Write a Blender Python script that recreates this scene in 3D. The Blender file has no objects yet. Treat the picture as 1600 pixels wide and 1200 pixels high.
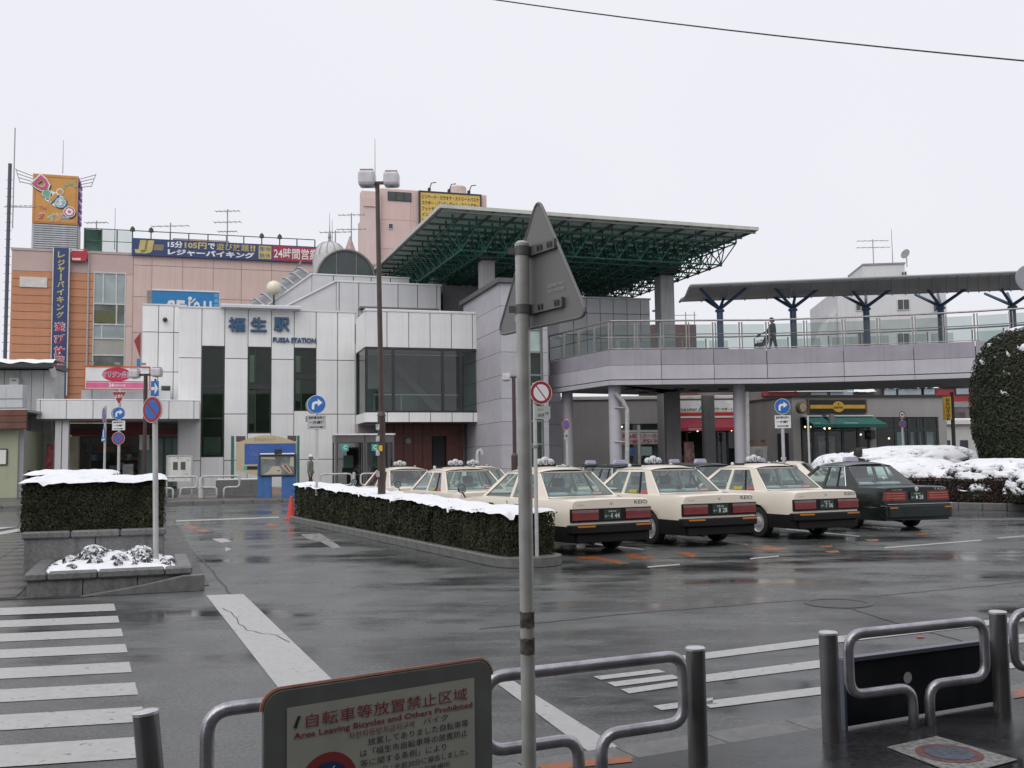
import bpy, bmesh, math, random
from mathutils import Vector, Matrix, noise as mn
random.seed(7)
R = math.radians
SC = bpy.context.scene
COL = SC.collection
# ---------------------------------------------------------------- camera
EYE, FPX, PITCH, ROLL = 1.6, 1570.0, R(4.44), R(0.75)
cam_d = bpy.data.cameras.new('camera'); cam = bpy.data.objects.new('camera', cam_d); COL.objects.link(cam)
cam_d.sensor_width = 36; cam_d.lens = FPX/1600*36; cam_d.clip_end = 3000; cam_d.clip_start = .05
cam.matrix_world = Matrix.Translation((0, 0, EYE)) @ Matrix.Rotation(R(90)+PITCH, 4, 'X') @ Matrix.Rotation(-ROLL, 4, 'Z')
SC.camera = cam
# ---------------------------------------------------------------- overcast sky
SUN_EL, SUN_AZ = R(52), R(205)
w = bpy.data.worlds.new('World'); SC.world = w; w.use_nodes = True
nt = w.node_tree; bg = nt.nodes['Background']
sk = nt.nodes.new('ShaderNodeTexSky'); sk.sky_type = 'NISHITA'; sk.sun_disc = False
sk.sun_elevation = SUN_EL; sk.sun_rotation = SUN_AZ; sk.air_density = 2; sk.dust_density = 6
mul = nt.nodes.new('ShaderNodeMix'); mul.data_type = 'RGBA'; mul.inputs['Factor'].default_value = .97
tc = nt.nodes.new('ShaderNodeTexCoord'); nz = nt.nodes.new('ShaderNodeTexNoise'); nz.inputs['Scale'].default_value = 1.6; nz.inputs['Detail'].default_value = 3
cr = nt.nodes.new('ShaderNodeValToRGB')                      # thick cloud, a little uneven
cr.color_ramp.elements[0].position = .3; cr.color_ramp.elements[0].color = (8.45, 8.55, 9.2, 1)
cr.color_ramp.elements[1].position = .7; cr.color_ramp.elements[1].color = (8.85, 8.9, 9.5, 1)
nt.links.new(tc.outputs['Generated'], nz.inputs['Vector']); nt.links.new(nz.outputs['Fac'], cr.inputs['Fac'])
nt.links.new(sk.outputs['Color'], mul.inputs['A']); nt.links.new(cr.outputs['Color'], mul.inputs['B'])
nt.links.new(mul.outputs['Result'], bg.inputs['Color']); bg.inputs['Strength'].default_value = .1
sd = bpy.data.lights.new('sun', 'SUN'); so = bpy.data.objects.new('sun', sd); COL.objects.link(so)
sd.energy = 1.5; sd.angle = R(70); sd.color = (1, .97, .94)
so.rotation_euler = (R(38), 0, R(-25)); so.location = (0, 0, 60)
SC.view_settings.view_transform = 'Standard'; SC.view_settings.look = 'None'
SC.view_settings.exposure = 0; SC.view_settings.gamma = 1; SC.view_settings.use_curve_mapping = False
SC.render.engine = 'CYCLES'
SC.cycles.max_bounces = 8; SC.cycles.transparent_max_bounces = 16
# ---------------------------------------------------------------- pixel -> place
def ray(px, py):
    u, v = (px-800)/FPX, (600-py)/FPX
    u, v = u*math.cos(ROLL)+v*math.sin(ROLL), -u*math.sin(ROLL)+v*math.cos(ROLL)
    return Vector((u, math.cos(PITCH)-v*math.sin(PITCH), math.sin(PITCH)+v*math.cos(PITCH)))
def at(px, py, d):
    r = ray(px, py); return Vector((0, 0, EYE)) + r*(d/r.y)
def gnd(px, py, z=0.0):
    r = ray(px, py); return Vector((0, 0, EYE)) + r*((z-EYE)/r.z)
# ---------------------------------------------------------------- materials
MATS = {}
def M(name, col=(.5, .5, .5), rough=.6, var=.12, scale=2.5, bump=0.0, metal=0, streak=0.0, rnd=0.0, spec=.5, emit=0, coat=0, bscale=60, island=0.0, tint=None):
    if name in MATS: return MATS[name]
    m = bpy.data.materials.new(name); m.use_nodes = True; MATS[name] = m
    t = m.node_tree; N = t.nodes.new; L = t.links.new; b = t.nodes['Principled BSDF']
    b.inputs['Roughness'].default_value = rough; b.inputs['Metallic'].default_value = metal
    b.inputs['Specular IOR Level'].default_value = spec; b.inputs['Coat Weight'].default_value = coat
    b.inputs['Coat Roughness'].default_value = .04
    co = N('ShaderNodeTexCoord')
    n1 = N('ShaderNodeTexNoise'); n1.inputs['Scale'].default_value = scale; n1.inputs['Detail'].default_value = 6
    L(co.outputs['Object'], n1.inputs['Vector'])
    mr = N('ShaderNodeMapRange'); mr.inputs['From Min'].default_value = .3; mr.inputs['From Max'].default_value = .7
    mr.inputs['To Min'].default_value = 1-var; mr.inputs['To Max'].default_value = 1+var
    L(n1.outputs['Fac'], mr.inputs['Value'])
    fac = mr.outputs['Result']
    def mulv(a, bb):
        q = N('ShaderNodeMath'); q.operation = 'MULTIPLY'; L(a, q.inputs[0]); L(bb, q.inputs[1]); return q.outputs[0]
    if rnd:
        oi = N('ShaderNodeObjectInfo'); r2 = N('ShaderNodeMapRange'); r2.inputs['To Min'].default_value = 1-rnd; r2.inputs['To Max'].default_value = 1+rnd
        L(oi.outputs['Random'], r2.inputs['Value']); fac = mulv(fac, r2.outputs['Result'])
    if island:
        ge = N('ShaderNodeNewGeometry'); r3 = N('ShaderNodeMapRange'); r3.inputs['To Min'].default_value = 1-island; r3.inputs['To Max'].default_value = 1+island
        L(ge.outputs['Random Per Island'], r3.inputs['Value']); fac = mulv(fac, r3.outputs['Result'])
    if streak:
        mp = N('ShaderNodeMapping'); mp.inputs['Scale'].default_value = (5, 5, .3); L(co.outputs['Object'], mp.inputs['Vector'])
        n2 = N('ShaderNodeTexNoise'); n2.inputs['Scale'].default_value = 1.2; n2.inputs['Detail'].default_value = 5; L(mp.outputs['Vector'], n2.inputs['Vector'])
        r4 = N('ShaderNodeMapRange'); r4.inputs['From Min'].default_value = .5; r4.inputs['From Max'].default_value = .75
        r4.inputs['To Min'].default_value = 1; r4.inputs['To Max'].default_value = 1-streak; L(n2.outputs['Fac'], r4.inputs['Value']); fac = mulv(fac, r4.outputs['Result'])
    mx = N('ShaderNodeVectorMath'); mx.operation = 'SCALE'; mx.inputs[0].default_value = col[:3]; L(fac, mx.inputs['Scale'])
    outc = mx.outputs['Vector']
    if tint:
        mt = N('ShaderNodeMix'); mt.data_type = 'RGBA'; ge2 = N('ShaderNodeNewGeometry')
        r5 = N('ShaderNodeMapRange'); r5.inputs['From Min'].default_value = .55; L(ge2.outputs['Random Per Island'], r5.inputs['Value'])
        L(r5.outputs['Result'], mt.inputs['Factor']); L(outc, mt.inputs['A']); mt.inputs['B'].default_value = (*tint, 1); outc = mt.outputs['Result']
    L(outc, b.inputs['Base Color'])
    if bump:
        n3 = N('ShaderNodeTexNoise'); n3.inputs['Scale'].default_value = bscale; n3.inputs['Detail'].default_value = 4; L(co.outputs['Object'], n3.inputs['Vector'])
        bp = N('ShaderNodeBump'); bp.inputs['Strength'].default_value = bump; bp.inputs['Distance'].default_value = .01
        L(n3.outputs['Fac'], bp.inputs['Height']); L(bp.outputs['Normal'], b.inputs['Normal'])
    if emit:
        b.inputs['Emission Color'].default_value = (*col[:3], 1); b.inputs['Emission Strength'].default_value = emit
    return m
def glass(name, tint=(.75, .85, .82), refl=1.0, rough=.02, ior=1.5):
    if name in MATS: return MATS[name]
    m = bpy.data.materials.new(name); m.use_nodes = True; MATS[name] = m
    t = m.node_tree; t.nodes.clear(); N = t.nodes.new; L = t.links.new
    o = N('ShaderNodeOutputMaterial'); mi = N('ShaderNodeMixShader'); tr = N('ShaderNodeBsdfTransparent'); gl = N('ShaderNodeBsdfGlossy')
    ge = N('ShaderNodeNewGeometry'); dt = N('ShaderNodeVectorMath'); dt.operation = 'DOT_PRODUCT'; L(ge.outputs['Incoming'], dt.inputs[0]); L(ge.outputs['Normal'], dt.inputs[1])
    def mth(op, a, c):
        q = N('ShaderNodeMath'); q.operation = op
        for i, v in enumerate((a, c)):
            if v is None: continue
            if isinstance(v, (int, float)): q.inputs[i].default_value = v
            else: L(v, q.inputs[i])
        return q.outputs[0]
    f0 = ((ior-1)/(ior+1))**2*1.6
    fz = mth('ADD', mth('MULTIPLY', mth('POWER', mth('SUBTRACT', 1.0, mth('ABSOLUTE', dt.outputs['Value'], None)), 5.0), 1-f0), f0)
    mu = N('ShaderNodeMath'); mu.operation = 'MULTIPLY'; mu.use_clamp = True; mu.inputs[1].default_value = refl
    co = N('ShaderNodeTexCoord'); n1 = N('ShaderNodeTexNoise'); n1.inputs['Scale'].default_value = 1.3
    mr = N('ShaderNodeMapRange'); mr.inputs['To Min'].default_value = .88; mr.inputs['To Max'].default_value = 1.05
    vs = N('ShaderNodeVectorMath'); vs.operation = 'SCALE'; vs.inputs[0].default_value = tint
    L(co.outputs['Object'], n1.inputs['Vector']); L(n1.outputs['Fac'], mr.inputs['Value']); L(mr.outputs['Result'], vs.inputs['Scale'])
    L(vs.outputs['Vector'], tr.inputs['Color']); gl.inputs['Roughness'].default_value = rough
    L(fz, mu.inputs[0]); L(mu.outputs[0], mi.inputs['Fac']); L(tr.outputs[0], mi.inputs[1]); L(gl.outputs[0], mi.inputs[2]); L(mi.outputs[0], o.inputs['Surface'])
    return m
def wet_road(name, base, r0, r1, bump=.25):
    m = bpy.data.materials.new(name); m.use_nodes = True; MATS[name] = m
    t = m.node_tree; N = t.nodes.new; L = t.links.new; b = t.nodes['Principled BSDF']
    co = N('ShaderNodeTexCoord')
    def noise_(scale, det=5, sc=(1, 1, 1), rough=.55):
        mp = N('ShaderNodeMapping'); mp.inputs['Scale'].default_value = sc; mp.inputs['Rotation'].default_value = (0, 0, R(-17)); L(co.outputs['Object'], mp.inputs['Vector'])
        n = N('ShaderNodeTexNoise'); n.inputs['Scale'].default_value = scale; n.inputs['Detail'].default_value = det; n.inputs['Roughness'].default_value = rough
        L(mp.outputs['Vector'], n.inputs['Vector']); return n.outputs['Fac']
    def mr(v, a, bb, c, d):
        q = N('ShaderNodeMapRange'); q.inputs['From Min'].default_value = a; q.inputs['From Max'].default_value = bb; q.inputs['To Min'].default_value = c; q.inputs['To Max'].default_value = d
        q.clamp = True; L(v, q.inputs['Value']); return q.outputs['Result']
    def mth(op, a, c):
        q = N('ShaderNodeMath'); q.operation = op; q.use_clamp = False
        for i, v in enumerate((a, c)):
            if isinstance(v, (int, float)): q.inputs[i].default_value = v
            else: L(v, q.inputs[i])
        return q.outputs[0]
    wet = mr(noise_(.34, 6, (.55, 1.5, 1), .62), .46, .6, 0, 1)        # where water stands
    grain = noise_(95, 4, rough=.7); fine = noise_(34, 5); mid = noise_(1.7, 6)
    rough = mth('ADD', mr(wet, 0, 1, r1, r0), mr(mid, .3, .7, -.05, .07))
    L(rough, b.inputs['Roughness']); b.inputs['Specular Tint'].default_value = (.97, 1, .99, 1)
    c = mth('MULTIPLY', mr(grain, .3, .7, .35, 1.75), mr(mid, .3, .7, .75, 1.25)); c = mth('MULTIPLY', c, mr(fine, .35, .65, .7, 1.3)); c = mth('MULTIPLY', c, mr(wet, 0, 1, 1.25, .55))
    vs = N('ShaderNodeVectorMath'); vs.operation = 'SCALE'; vs.inputs[0].default_value = base; L(c, vs.inputs['Scale']); L(vs.outputs['Vector'], b.inputs['Base Color'])
    bp = N('ShaderNodeBump'); bp.inputs['Distance'].default_value = .004
    L(mr(wet, 0, 1, bump, bump*.12), bp.inputs['Strength']); L(mth('ADD', grain, fine), bp.inputs['Height']); L(bp.outputs['Normal'], b.inputs['Normal'])
    b.inputs['IOR'].default_value = 1.36
    return m
# ---------------------------------------------------------------- mesh builder
class MB:
    def __init__(s): s.v = []; s.f = []; s.m = []
    def add(s, vs, fs, mi=0):
        o = len(s.v); s.v += [tuple(v) for v in vs]; s.f += [tuple(i+o for i in f) for f in fs]; s.m += [mi]*len(fs); return s
    def quad(s, a, b, c, d, mi=0): return s.add([a, b, c, d], [(0, 1, 2, 3)], mi)
    def box(s, x0, x1, y0, y1, z0, z1, mi=0):
        v = [(x, y, z) for z in (z0, z1) for y in (y0, y1) for x in (x0, x1)]
        return s.add(v, [(0, 2, 3, 1), (4, 5, 7, 6), (0, 1, 5, 4), (2, 6, 7, 3), (0, 4, 6, 2), (1, 3, 7, 5)], mi)
    def prism(s, poly, ext, mi=0):                              # poly: 3D points, ext: vector
        n = len(poly); e = Vector(ext); p = [Vector(q) for q in poly]
        return s.add(p+[q+e for q in p], [tuple(range(n))[::-1], tuple(range(n, 2*n))]+[(i, (i+1) % n, (i+1) % n+n, i+n) for i in range(n)], mi)
    def tube(s, pts, r, n=8, mi=0, closed=False, caps=True):
        pts = [Vector(p) for p in pts]; k = len(pts); rs = r if isinstance(r, (list, tuple)) else [r]*k
        tang = []
        for i in range(k):
            a = pts[i-1] if (i > 0 or closed) else pts[i]; b = pts[(i+1) % k] if (i < k-1 or closed) else pts[i]
            tang.append((b-a).normalized())
        up = Vector((0, 0, 1)) if abs(tang[0].z) < .9 else Vector((1, 0, 0))
        vs = []
        for i in range(k):
            tt = tang[i]; side = tt.cross(up)
            if side.length < 1e-4: side = tt.cross(Vector((0, 1, 0)))
            side.normalize(); up = side.cross(tt).normalized()
            for j in range(n):
                a = 2*math.pi*j/n; vs.append(pts[i]+side*(math.cos(a)*rs[i])+up*(math.sin(a)*rs[i]))
        fs = []
        for i in range(k if closed else k-1):
            for j in range(n):
                a, b = i*n+j, i*n+(j+1) % n; c, d = ((i+1) % k)*n+(j+1) % n, ((i+1) % k)*n+j
                fs.append((a, b, c, d))
        if caps and not closed: fs += [tuple(range(n))[::-1], tuple(range((k-1)*n, k*n))]
        return s.add(vs, fs, mi)
    def lathe(s, prof, o=(0, 0, 0), ax=(0, 0, 1), n=20, mi=0, caps=True):  # prof: (radius, height)
        ax = Vector(ax).normalized(); q = ax.to_track_quat('Z', 'Y'); o = Vector(o); vs = []; fs = []
        for r, h in prof:
            for j in range(n):
                a = 2*math.pi*j/n; vs.append(o+q @ Vector((math.cos(a)*r, math.sin(a)*r, h)))
        for i in range(len(prof)-1):
            for j in range(n): fs.append((i*n+j, i*n+(j+1) % n, (i+1)*n+(j+1) % n, (i+1)*n+j))
        if caps and prof[0][0] > 1e-4: fs.append(tuple(range(n))[::-1])
        if caps and prof[-1][0] > 1e-4: fs.append(tuple(range((len(prof)-1)*n, len(prof)*n)))
        return s.add(vs, fs, mi)
    def grid(s, fn, nu, nv, mi=0, keep=None):
        vs = [fn(i/nu, j/nv) for j in range(nv+1) for i in range(nu+1)]
        fs = [(j*(nu+1)+i, j*(nu+1)+i+1, (j+1)*(nu+1)+i+1, (j+1)*(nu+1)+i) for j in range(nv) for i in range(nu) if keep is None or keep((i+.5)/nu, (j+.5)/nv)]
        return s.add(vs, fs, mi)
    def text(s, body, o, rt, up, wd, ht, mi=0, bold=0.0, lift=(0, 0, 0), shear=0):
        vs, fs = glyphs(body, bold); o = Vector(o)+Vector(lift); rt = Vector(rt).normalized(); up = Vector(up).normalized()
        return s.add([o+rt*((x-.5)*wd+shear*(y-.5)*ht)+up*((y-.5)*ht) for x, y in vs], fs, mi)
    def mesh(s, name, mats):
        me = bpy.data.meshes.new(name); me.from_pydata(s.v, [], s.f)
        for m in (mats if isinstance(mats, (list, tuple)) else [mats]): me.materials.append(m)
        if any(s.m): me.polygons.foreach_set('material_index', s.m)
        return me
    def build(s, name, mats, parent=None, smooth=False, bevel=0, loc=None, stuff=False, kind=None, label=None):
        me = s.mesh(name, mats); bm = None
        if smooth:
            bm = bmesh.new(); bm.from_mesh(me); bmesh.ops.remove_doubles(bm, verts=bm.verts, dist=1e-5); bm.to_mesh(me); bm.free()
            me.shade_smooth() if smooth is True else me.shade_smooth()
            if smooth is not True: me.set_sharp_from_angle(angle=R(smooth))
        o = link(name, me, parent, loc)
        if bevel:
            b = o.modifiers.new('edge', 'BEVEL'); b.width = bevel; b.segments = 2; b.limit_method = 'ANGLE'
        if stuff: o['kind'] = 'stuff'
        if kind: o['kind'] = kind
        if label: o['label'] = label
        return o
def link(name, me, parent=None, loc=None):
    o = bpy.data.objects.new(name, me); COL.objects.link(o)
    if parent is not None: o.parent = parent
    if loc is not None: o.location = loc
    return o
GL = {}
def glyphs(body, bold=0.0):
    if (body, bold) in GL: return GL[body, bold]
    cu = bpy.data.curves.new('t', 'FONT'); cu.body = body; cu.resolution_u = 2; cu.offset = bold
    o = bpy.data.objects.new('t', cu); COL.objects.link(o); bpy.context.view_layer.update()
    me = bpy.data.meshes.new_from_object(o.evaluated_get(bpy.context.evaluated_depsgraph_get()))
    xs = [v.co.x for v in me.vertices]; ys = [v.co.y for v in me.vertices]
    x0, x1, y0, y1 = min(xs), max(xs), min(ys), max(ys)
    res = ([((v.co.x-x0)/max(1e-6, x1-x0), (v.co.y-y0)/max(1e-6, y1-y0)) for v in me.vertices], [tuple(p.vertices) for p in me.polygons])
    GL[body, bold] = res
    bpy.data.objects.remove(o); bpy.data.curves.remove(cu); bpy.data.meshes.remove(me)
    return res
class Frame:                                                    # a local frame turned about z
    def __init__(s, o, deg): s.o = Vector(o); s.rz = R(deg); s.m = Matrix.Translation(s.o) @ Matrix.Rotation(s.rz, 4, 'Z'); s.i = s.m.inverted()
    def pix(s, px, py, y=0.0):                                  # where the sight line meets the local plane y
        c = s.i @ Vector((0, 0, EYE)); d = s.i.to_3x3() @ ray(px, py); return c+d*((y-c.y)/d.y)
    def pixx(s, px, py, x=0.0):
        c = s.i @ Vector((0, 0, EYE)); d = s.i.to_3x3() @ ray(px, py); return c+d*((x-c.x)/d.x)
    def w(s, *p): return s.m @ Vector(p)
    def l(s, p): return s.i @ Vector(p)
def tag(o, label, cat, group=None):
    o['label'] = label; o['category'] = cat
    if group: o['group'] = group
    return o
def thing(name, label, cat, loc=(0, 0, 0), rz=0.0, group=None):
    o = bpy.data.objects.new(name, None); COL.objects.link(o); o.location = loc; o.rotation_euler = (0, 0, rz); o.empty_display_size = .2
    return tag(o, label, cat, group)
def fthing(fr, name, label, cat, group=None): return thing(name, label, cat, fr.o, fr.rz, group)
def copy_tree(o, parent=None, **kw):
    c = o.copy(); COL.objects.link(c)
    if parent is not None: c.parent = parent
    for k, v in kw.items(): c[k] = v
    for ch in [x for x in o.children]: copy_tree(ch, c)
    return c
PC = {}
def piece(name, parent, size, loc, mat, bev=.006, rz=0.0):      # one panel / stone / slat, mesh data shared between equal sizes
    key = (name, tuple(round(a, 2) for a in size), mat.name)
    if key not in PC:
        x, y, z = [a/2 for a in key[1]]; b = min(bev, x*.4, y*.4, z*.4)
        bm = bmesh.new(); bmesh.ops.create_cube(bm, size=2); bmesh.ops.scale(bm, vec=(x, y, z), verts=bm.verts)
        if b > 0: bmesh.ops.bevel(bm, geom=bm.edges[:], offset=b, segments=1, affect='EDGES')
        me = bpy.data.meshes.new(name); bm.to_mesh(me); bm.free(); me.materials.append(mat); PC[key] = me
    o = link(name, PC[key], parent, loc); o.rotation_euler = (0, 0, rz); return o
def tiles(name, parent, x, z, y, mat, th=.05, gap=.02, skip=lambda i, j: False, axis='x', jit=0.0):
    for i in range(len(x)-1):                                   # pieces on a wall: grid lines x and z, face at y (outer side towards -y)
        for j in range(len(z)-1):
            if skip(i, j): continue
            a, b, c, d = x[i], x[i+1], z[j], z[j+1]; jj = random.uniform(-jit, jit)
            if axis == 'x': piece(name, parent, (b-a-gap, th, d-c-gap), ((a+b)/2, y+th/2+jj, (c+d)/2), mat)
            else: piece(name, parent, (th, b-a-gap, d-c-gap), (y+th/2+jj, (a+b)/2, (c+d)/2), mat)
def lin(a, b, n): return [a+(b-a)*i/n for i in range(n+1)]
def leaves(mb, sample, n, size, mi=0, flat=.6):
    for _ in range(n):
        p, nn = sample(); p = Vector(p); nn = (Vector(nn)+Vector((random.gauss(0, flat), random.gauss(0, flat), random.gauss(0, flat)))).normalized()
        t = nn.cross(Vector((random.gauss(0, 1), random.gauss(0, 1), random.gauss(0, 1)))).normalized(); b = nn.cross(t)
        sz = size*random.uniform(.6, 1.3); t *= sz; b *= sz*.55
        mb.add([p-t, p+b, p+t, p-b], [(0, 1, 2, 3)], mi)
# base colours
WHITE = M('white_paint', (.74, .745, .75), .45, .07, streak=.2); STEEL = M('stainless_steel', (.3, .295, .28), .4, .15, 6, metal=.6)
GREYP = M('grey_post_paint', (.42, .42, .41), .45, .15, 8, streak=.25); DARK = M('dark_interior', (.025, .025, .027), .8)
BROWNP = M('brown_lamp_paint', (.055, .035, .03), .4, .2, 6); SNOW = M('snow', (.77, .78, .81), .75, .04, 9, bump=.5, bscale=30, spec=.2)
STONE = M('granite', (.15, .15, .15), .45, .25, 30, bump=.6, bscale=25, rnd=.1, streak=.3); CONC = M('kerb_concrete', (.14, .14, .135), .45, .2, 9, bump=.4, streak=.2)
SIGNBLUE = M('sign_blue', (.02, .13, .42), .4, .05); SIGNRED = M('sign_red', (.3, .02, .03), .4, .06); SIGNWHITE = M('sign_white', (.72, .72, .72), .4, .05)
BLACKM = M('black_print', (.015, .015, .017), .5, .1); RUBBER = M('black_rubber', (.018, .018, .019), .6, .2)
# ================================================================ GROUND
S = Frame((at(280, 700, 50).x, 50, 0), 17)                      # the station's own axes
ROAD = wet_road('wet_asphalt', (.08, .084, .083), .09, .32, .4)
PAVE = wet_road('wet_pavement', (.038, .039, .04), .10, .34, .35)
PLAZA = wet_road('wet_plaza_paving', (.09, .088, .085), .14, .45, .3)
road = MB().quad((-500, -60, 0), (500, -60, 0), (500, 900, 0), (-500, 900, 0)).build('road', ROAD, kind='structure', label='wet dark asphalt forecourt with puddles')
def paint_mat(name, col, wear):
    m = M(name, col, .38, .12, 9, bump=.2)
    t = m.node_tree; b = t.nodes['Principled BSDF']; src = b.inputs['Base Color'].links[0].from_socket
    co = t.nodes.new('ShaderNodeTexCoord'); n = t.nodes.new('ShaderNodeTexNoise'); n.inputs['Scale'].default_value = 9; n.inputs['Detail'].default_value = 8; n.inputs['Roughness'].default_value = .7
    t.links.new(co.outputs['Object'], n.inputs['Vector']); mr = t.nodes.new('ShaderNodeMapRange'); mr.inputs['From Min'].default_value = wear; mr.inputs['From Max'].default_value = wear+.12
    t.links.new(n.outputs['Fac'], mr.inputs['Value']); mx = t.nodes.new('ShaderNodeMix'); mx.data_type = 'RGBA'
    t.links.new(mr.outputs['Result'], mx.inputs['Factor']); t.links.new(src, mx.inputs['A']); mx.inputs['B'].default_value = (.06, .06, .06, 1); t.links.new(mx.outputs['Result'], b.inputs['Base Color'])
    return m
PAINT = paint_mat('road_paint_white', (.42, .42, .41), .57); PAINTO = paint_mat('road_paint_orange', (.33, .1, .025), .5); PAINTW = paint_mat('road_paint_worn', (.3, .3, .29), .47); CRACKM = M('crack_fill', (.012, .012, .012), .4)
def mark(name, px, m=PAINT, z=.004):
    MB().add([gnd(x, y, z) for x, y in px], [tuple(range(len(px)))]).build(name, m, road)
for a, b, c, d in [(178, 943, 181, 954), (184, 962, 186.5, 972.5), (189.5, 982, 192.5, 994), (196, 1006, 199.5, 1019), (202, 1034, 206, 1050), (211, 1066, 216, 1085), (222, 1104, 229, 1127), (233, 1150, 243, 1182)]:
    p, q = gnd(a, b, .004), gnd(c, d, .004); e = Vector((-.98, -.2, 0))*4.5
    MB().quad(p, p+e, q+e, q).build('crosswalk_stripe', PAINT, road)
mark('stop_line', [(322, 930), (380, 928), (575, 1115), (478, 1130)])
mark('lane_line', [(766, 1060), (796, 1060), (990, 1182), (930, 1182)])
def Z6(*p): return [(740+x/3.478, 900+y/3.478) for x, y in p]
mark('crosswalk_stripe', Z6((650, 545), (1000, 505), (1042, 522), (690, 563)))
mark('crosswalk_stripe', Z6((725, 578), (1080, 535), (1125, 555), (770, 600)))
mark('crosswalk_stripe', Z6((800, 615), (1120, 570), (1160, 590), (845, 638)))
mark('crosswalk_stripe', Z6((975, 705), (1300, 660), (1300, 695), (1020, 728)))
mark('lane_line', [(1066, 1024), (1290, 996), (1640, 958), (1640, 966), (1290, 1006), (1066, 1034)])
mark('lane_line', [(1085, 1056), (1290, 1030), (1640, 985), (1640, 992), (1290, 1042), (1100, 1066)])
mark('lane_line', [(1095, 1096), (1290, 1072), (1640, 1028), (1640, 1036), (1290, 1084), (1110, 1106)])
mark('road_arrow', [(1383, 1017), (1450, 1012), (1640, 990), (1640, 1000), (1412, 1021)])
for x0, y0, x1, y1 in [(1172, 872, 1217, 868), (1382, 855, 1534, 843), (1012, 885, 1062, 881), (1560, 840, 1640, 833), (640, 847, 660, 846)]:
    mark('dashed_line', [(x0, y0), (x1, y1), (x1, y1+1.6), (x0, y0+1.8)])
for x0, y0, x1, y1 in [(905, 846, 1008, 858), (1040, 836, 1170, 850), (1230, 826, 1345, 837), (1345, 818, 1420, 824)]:
    mark('bay_line', [(x0, y0), (x1, y1), (x1-3, y1+1.6), (x0-3, y0+1.6)])
mark('road_arrow', [(895, 869), (925, 868), (948, 872), (985, 880), (968, 881), (930, 874), (905, 873)], PAINTO)
mark('road_arrow', [(976, 866), (992, 865), (1002, 869), (1028, 869), (1006, 874), (984, 872)], PAINTO)
mark('road_arrow', [(1050, 864), (1075, 862), (1092, 867), (1082, 871), (1070, 867)], PAINTO)
mark('road_arrow', [(1155, 854), (1190, 856), (1196, 852), (1236, 858), (1215, 860), (1190, 859)], PAINTO)
for x, y in [(1290, 853), (1362, 843), (1440, 834), (1300, 861)]: mark('road_arrow', [(x-12, y), (x+9, y-1), (x+12, y+2), (x-4, y+2.5)], PAINTO)
for x, y in [(300, 824), (318, 829), (425, 820)]: mark('road_arrow', [(x-14, y), (x-2, y-3), (x+14, y+1), (x, y+3)], PAINTO)
mark('lane_line', [(275, 813), (436, 807), (436, 809), (275, 815)])
mark('road_arrow', [(330, 842), (350, 841), (362, 846), (345, 848)]); mark('road_arrow', [(470, 835), (500, 833), (535, 856), (520, 857), (500, 846), (480, 842)], PAINTW)
mark('road_arrow', [(352, 855), (362, 858), (352, 862)])
def crack(pts, wpx=1.6):
    p = [gnd(x+random.uniform(-2, 2), y+random.uniform(-.6, .6), .0035) for x, y in pts]; mb = MB()
    for a, b in zip(p, p[1:]):
        n = Vector((a.y-b.y, b.x-a.x, 0)).normalized()*.007*wpx; mb.quad(a-n, b-n, b+n, a+n)
    mb.build('crack', CRACKM, road)
def seam(a, b, n): return [(a[0]+(b[0]-a[0])*i/n, a[1]+(b[1]-a[1])*i/n) for i in range(n+1)]
crack(seam((749, 983), (970, 960), 12)+seam((970, 960), (1200, 941), 12)+[(1262, 937)])
crack(seam((1360, 932), (1640, 905), 14)); crack(seam((1330, 950), (1384, 968), 6)+seam((1384, 968), (1410, 975), 3)); crack(seam((1420, 980), (1505, 1001), 8))
crack(seam((278, 836), (330, 890), 8)+seam((330, 890), (362, 930), 6), 2.2); crack(seam((1290, 1037), (1170, 1052), 8))
p0 = [(348, 950), (354, 954), (361, 956), (366, 963), (370, 965), (373, 975), (381, 978), (385, 984), (398, 986), (409, 990), (420, 990), (432, 992), (440, 997), (452, 1003)]
mbk = MB(); pp = [gnd(x, y, .0075) for x, y in p0]
for a, b in zip(pp, pp[1:]):
    n = Vector((a.y-b.y, b.x-a.x, 0)).normalized()*.0045; mbk.quad(a-n, b-n, b+n, a+n)
mbk.build('crack', CRACKM, road)
mc = gnd(1310, 943); ring = MB()
ring.lathe([(.36, .0), (.36, .006), (.31, .008), (.31, .003), (.0, .004)], mc, n=28).build('manhole_cover', M('cast_iron', (.045, .045, .045), .45, .2, 30, bump=.8, bscale=40), road)
tag(MB().box(-.03, .03, -.02, .02, 0, .008).build('litter_scrap', M('pink_paper', (.5, .12, .1), .6), loc=gnd(1438, 996, .004)), 'small reddish paper scrap lying on the wet road', 'litter')
# pavement on the camera's side, its gutter and kerb line
e0, e1 = gnd(1180, 1160), gnd(1284, 1143); dr = (e1-e0).normalized(); a0, a1 = e0-dr*14, e1+dr*30; nb = Vector((dr.y, -dr.x, 0))
pv = MB().prism([a0, a1, a1+nb*14, a0+nb*14], (0, 0, .022)).build('pavement', PAVE, kind='structure')
gut = MB(); k0 = a0-nb*.02; L = (a1-a0).length; n = int(L/.6)
for i in range(n):
    c = a0+dr*(L*(i+.5)/n)-nb*.13; piece('gutter_slab', pv, (L/n-.008, .25, .02), c+Vector((0, 0, .006)), CONC, .003, math.atan2(dr.y, dr.x))
def strip(px, m, name):
    MB().add([gnd(x, y, .026) for x, y in px], [tuple(range(len(px)))]).build(name, m, pv)
strip([(840, 1195), (985, 1180), (988, 1190), (850, 1204)], PAINTO, 'kerb_marking'); strip([(1312, 1123), (1332, 1120), (1332, 1131), (1312, 1134)], PAINTO, 'kerb_marking'); strip([(1584, 1078), (1640, 1068), (1640, 1082), (1584, 1091)], PAINTO, 'kerb_marking')
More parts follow.
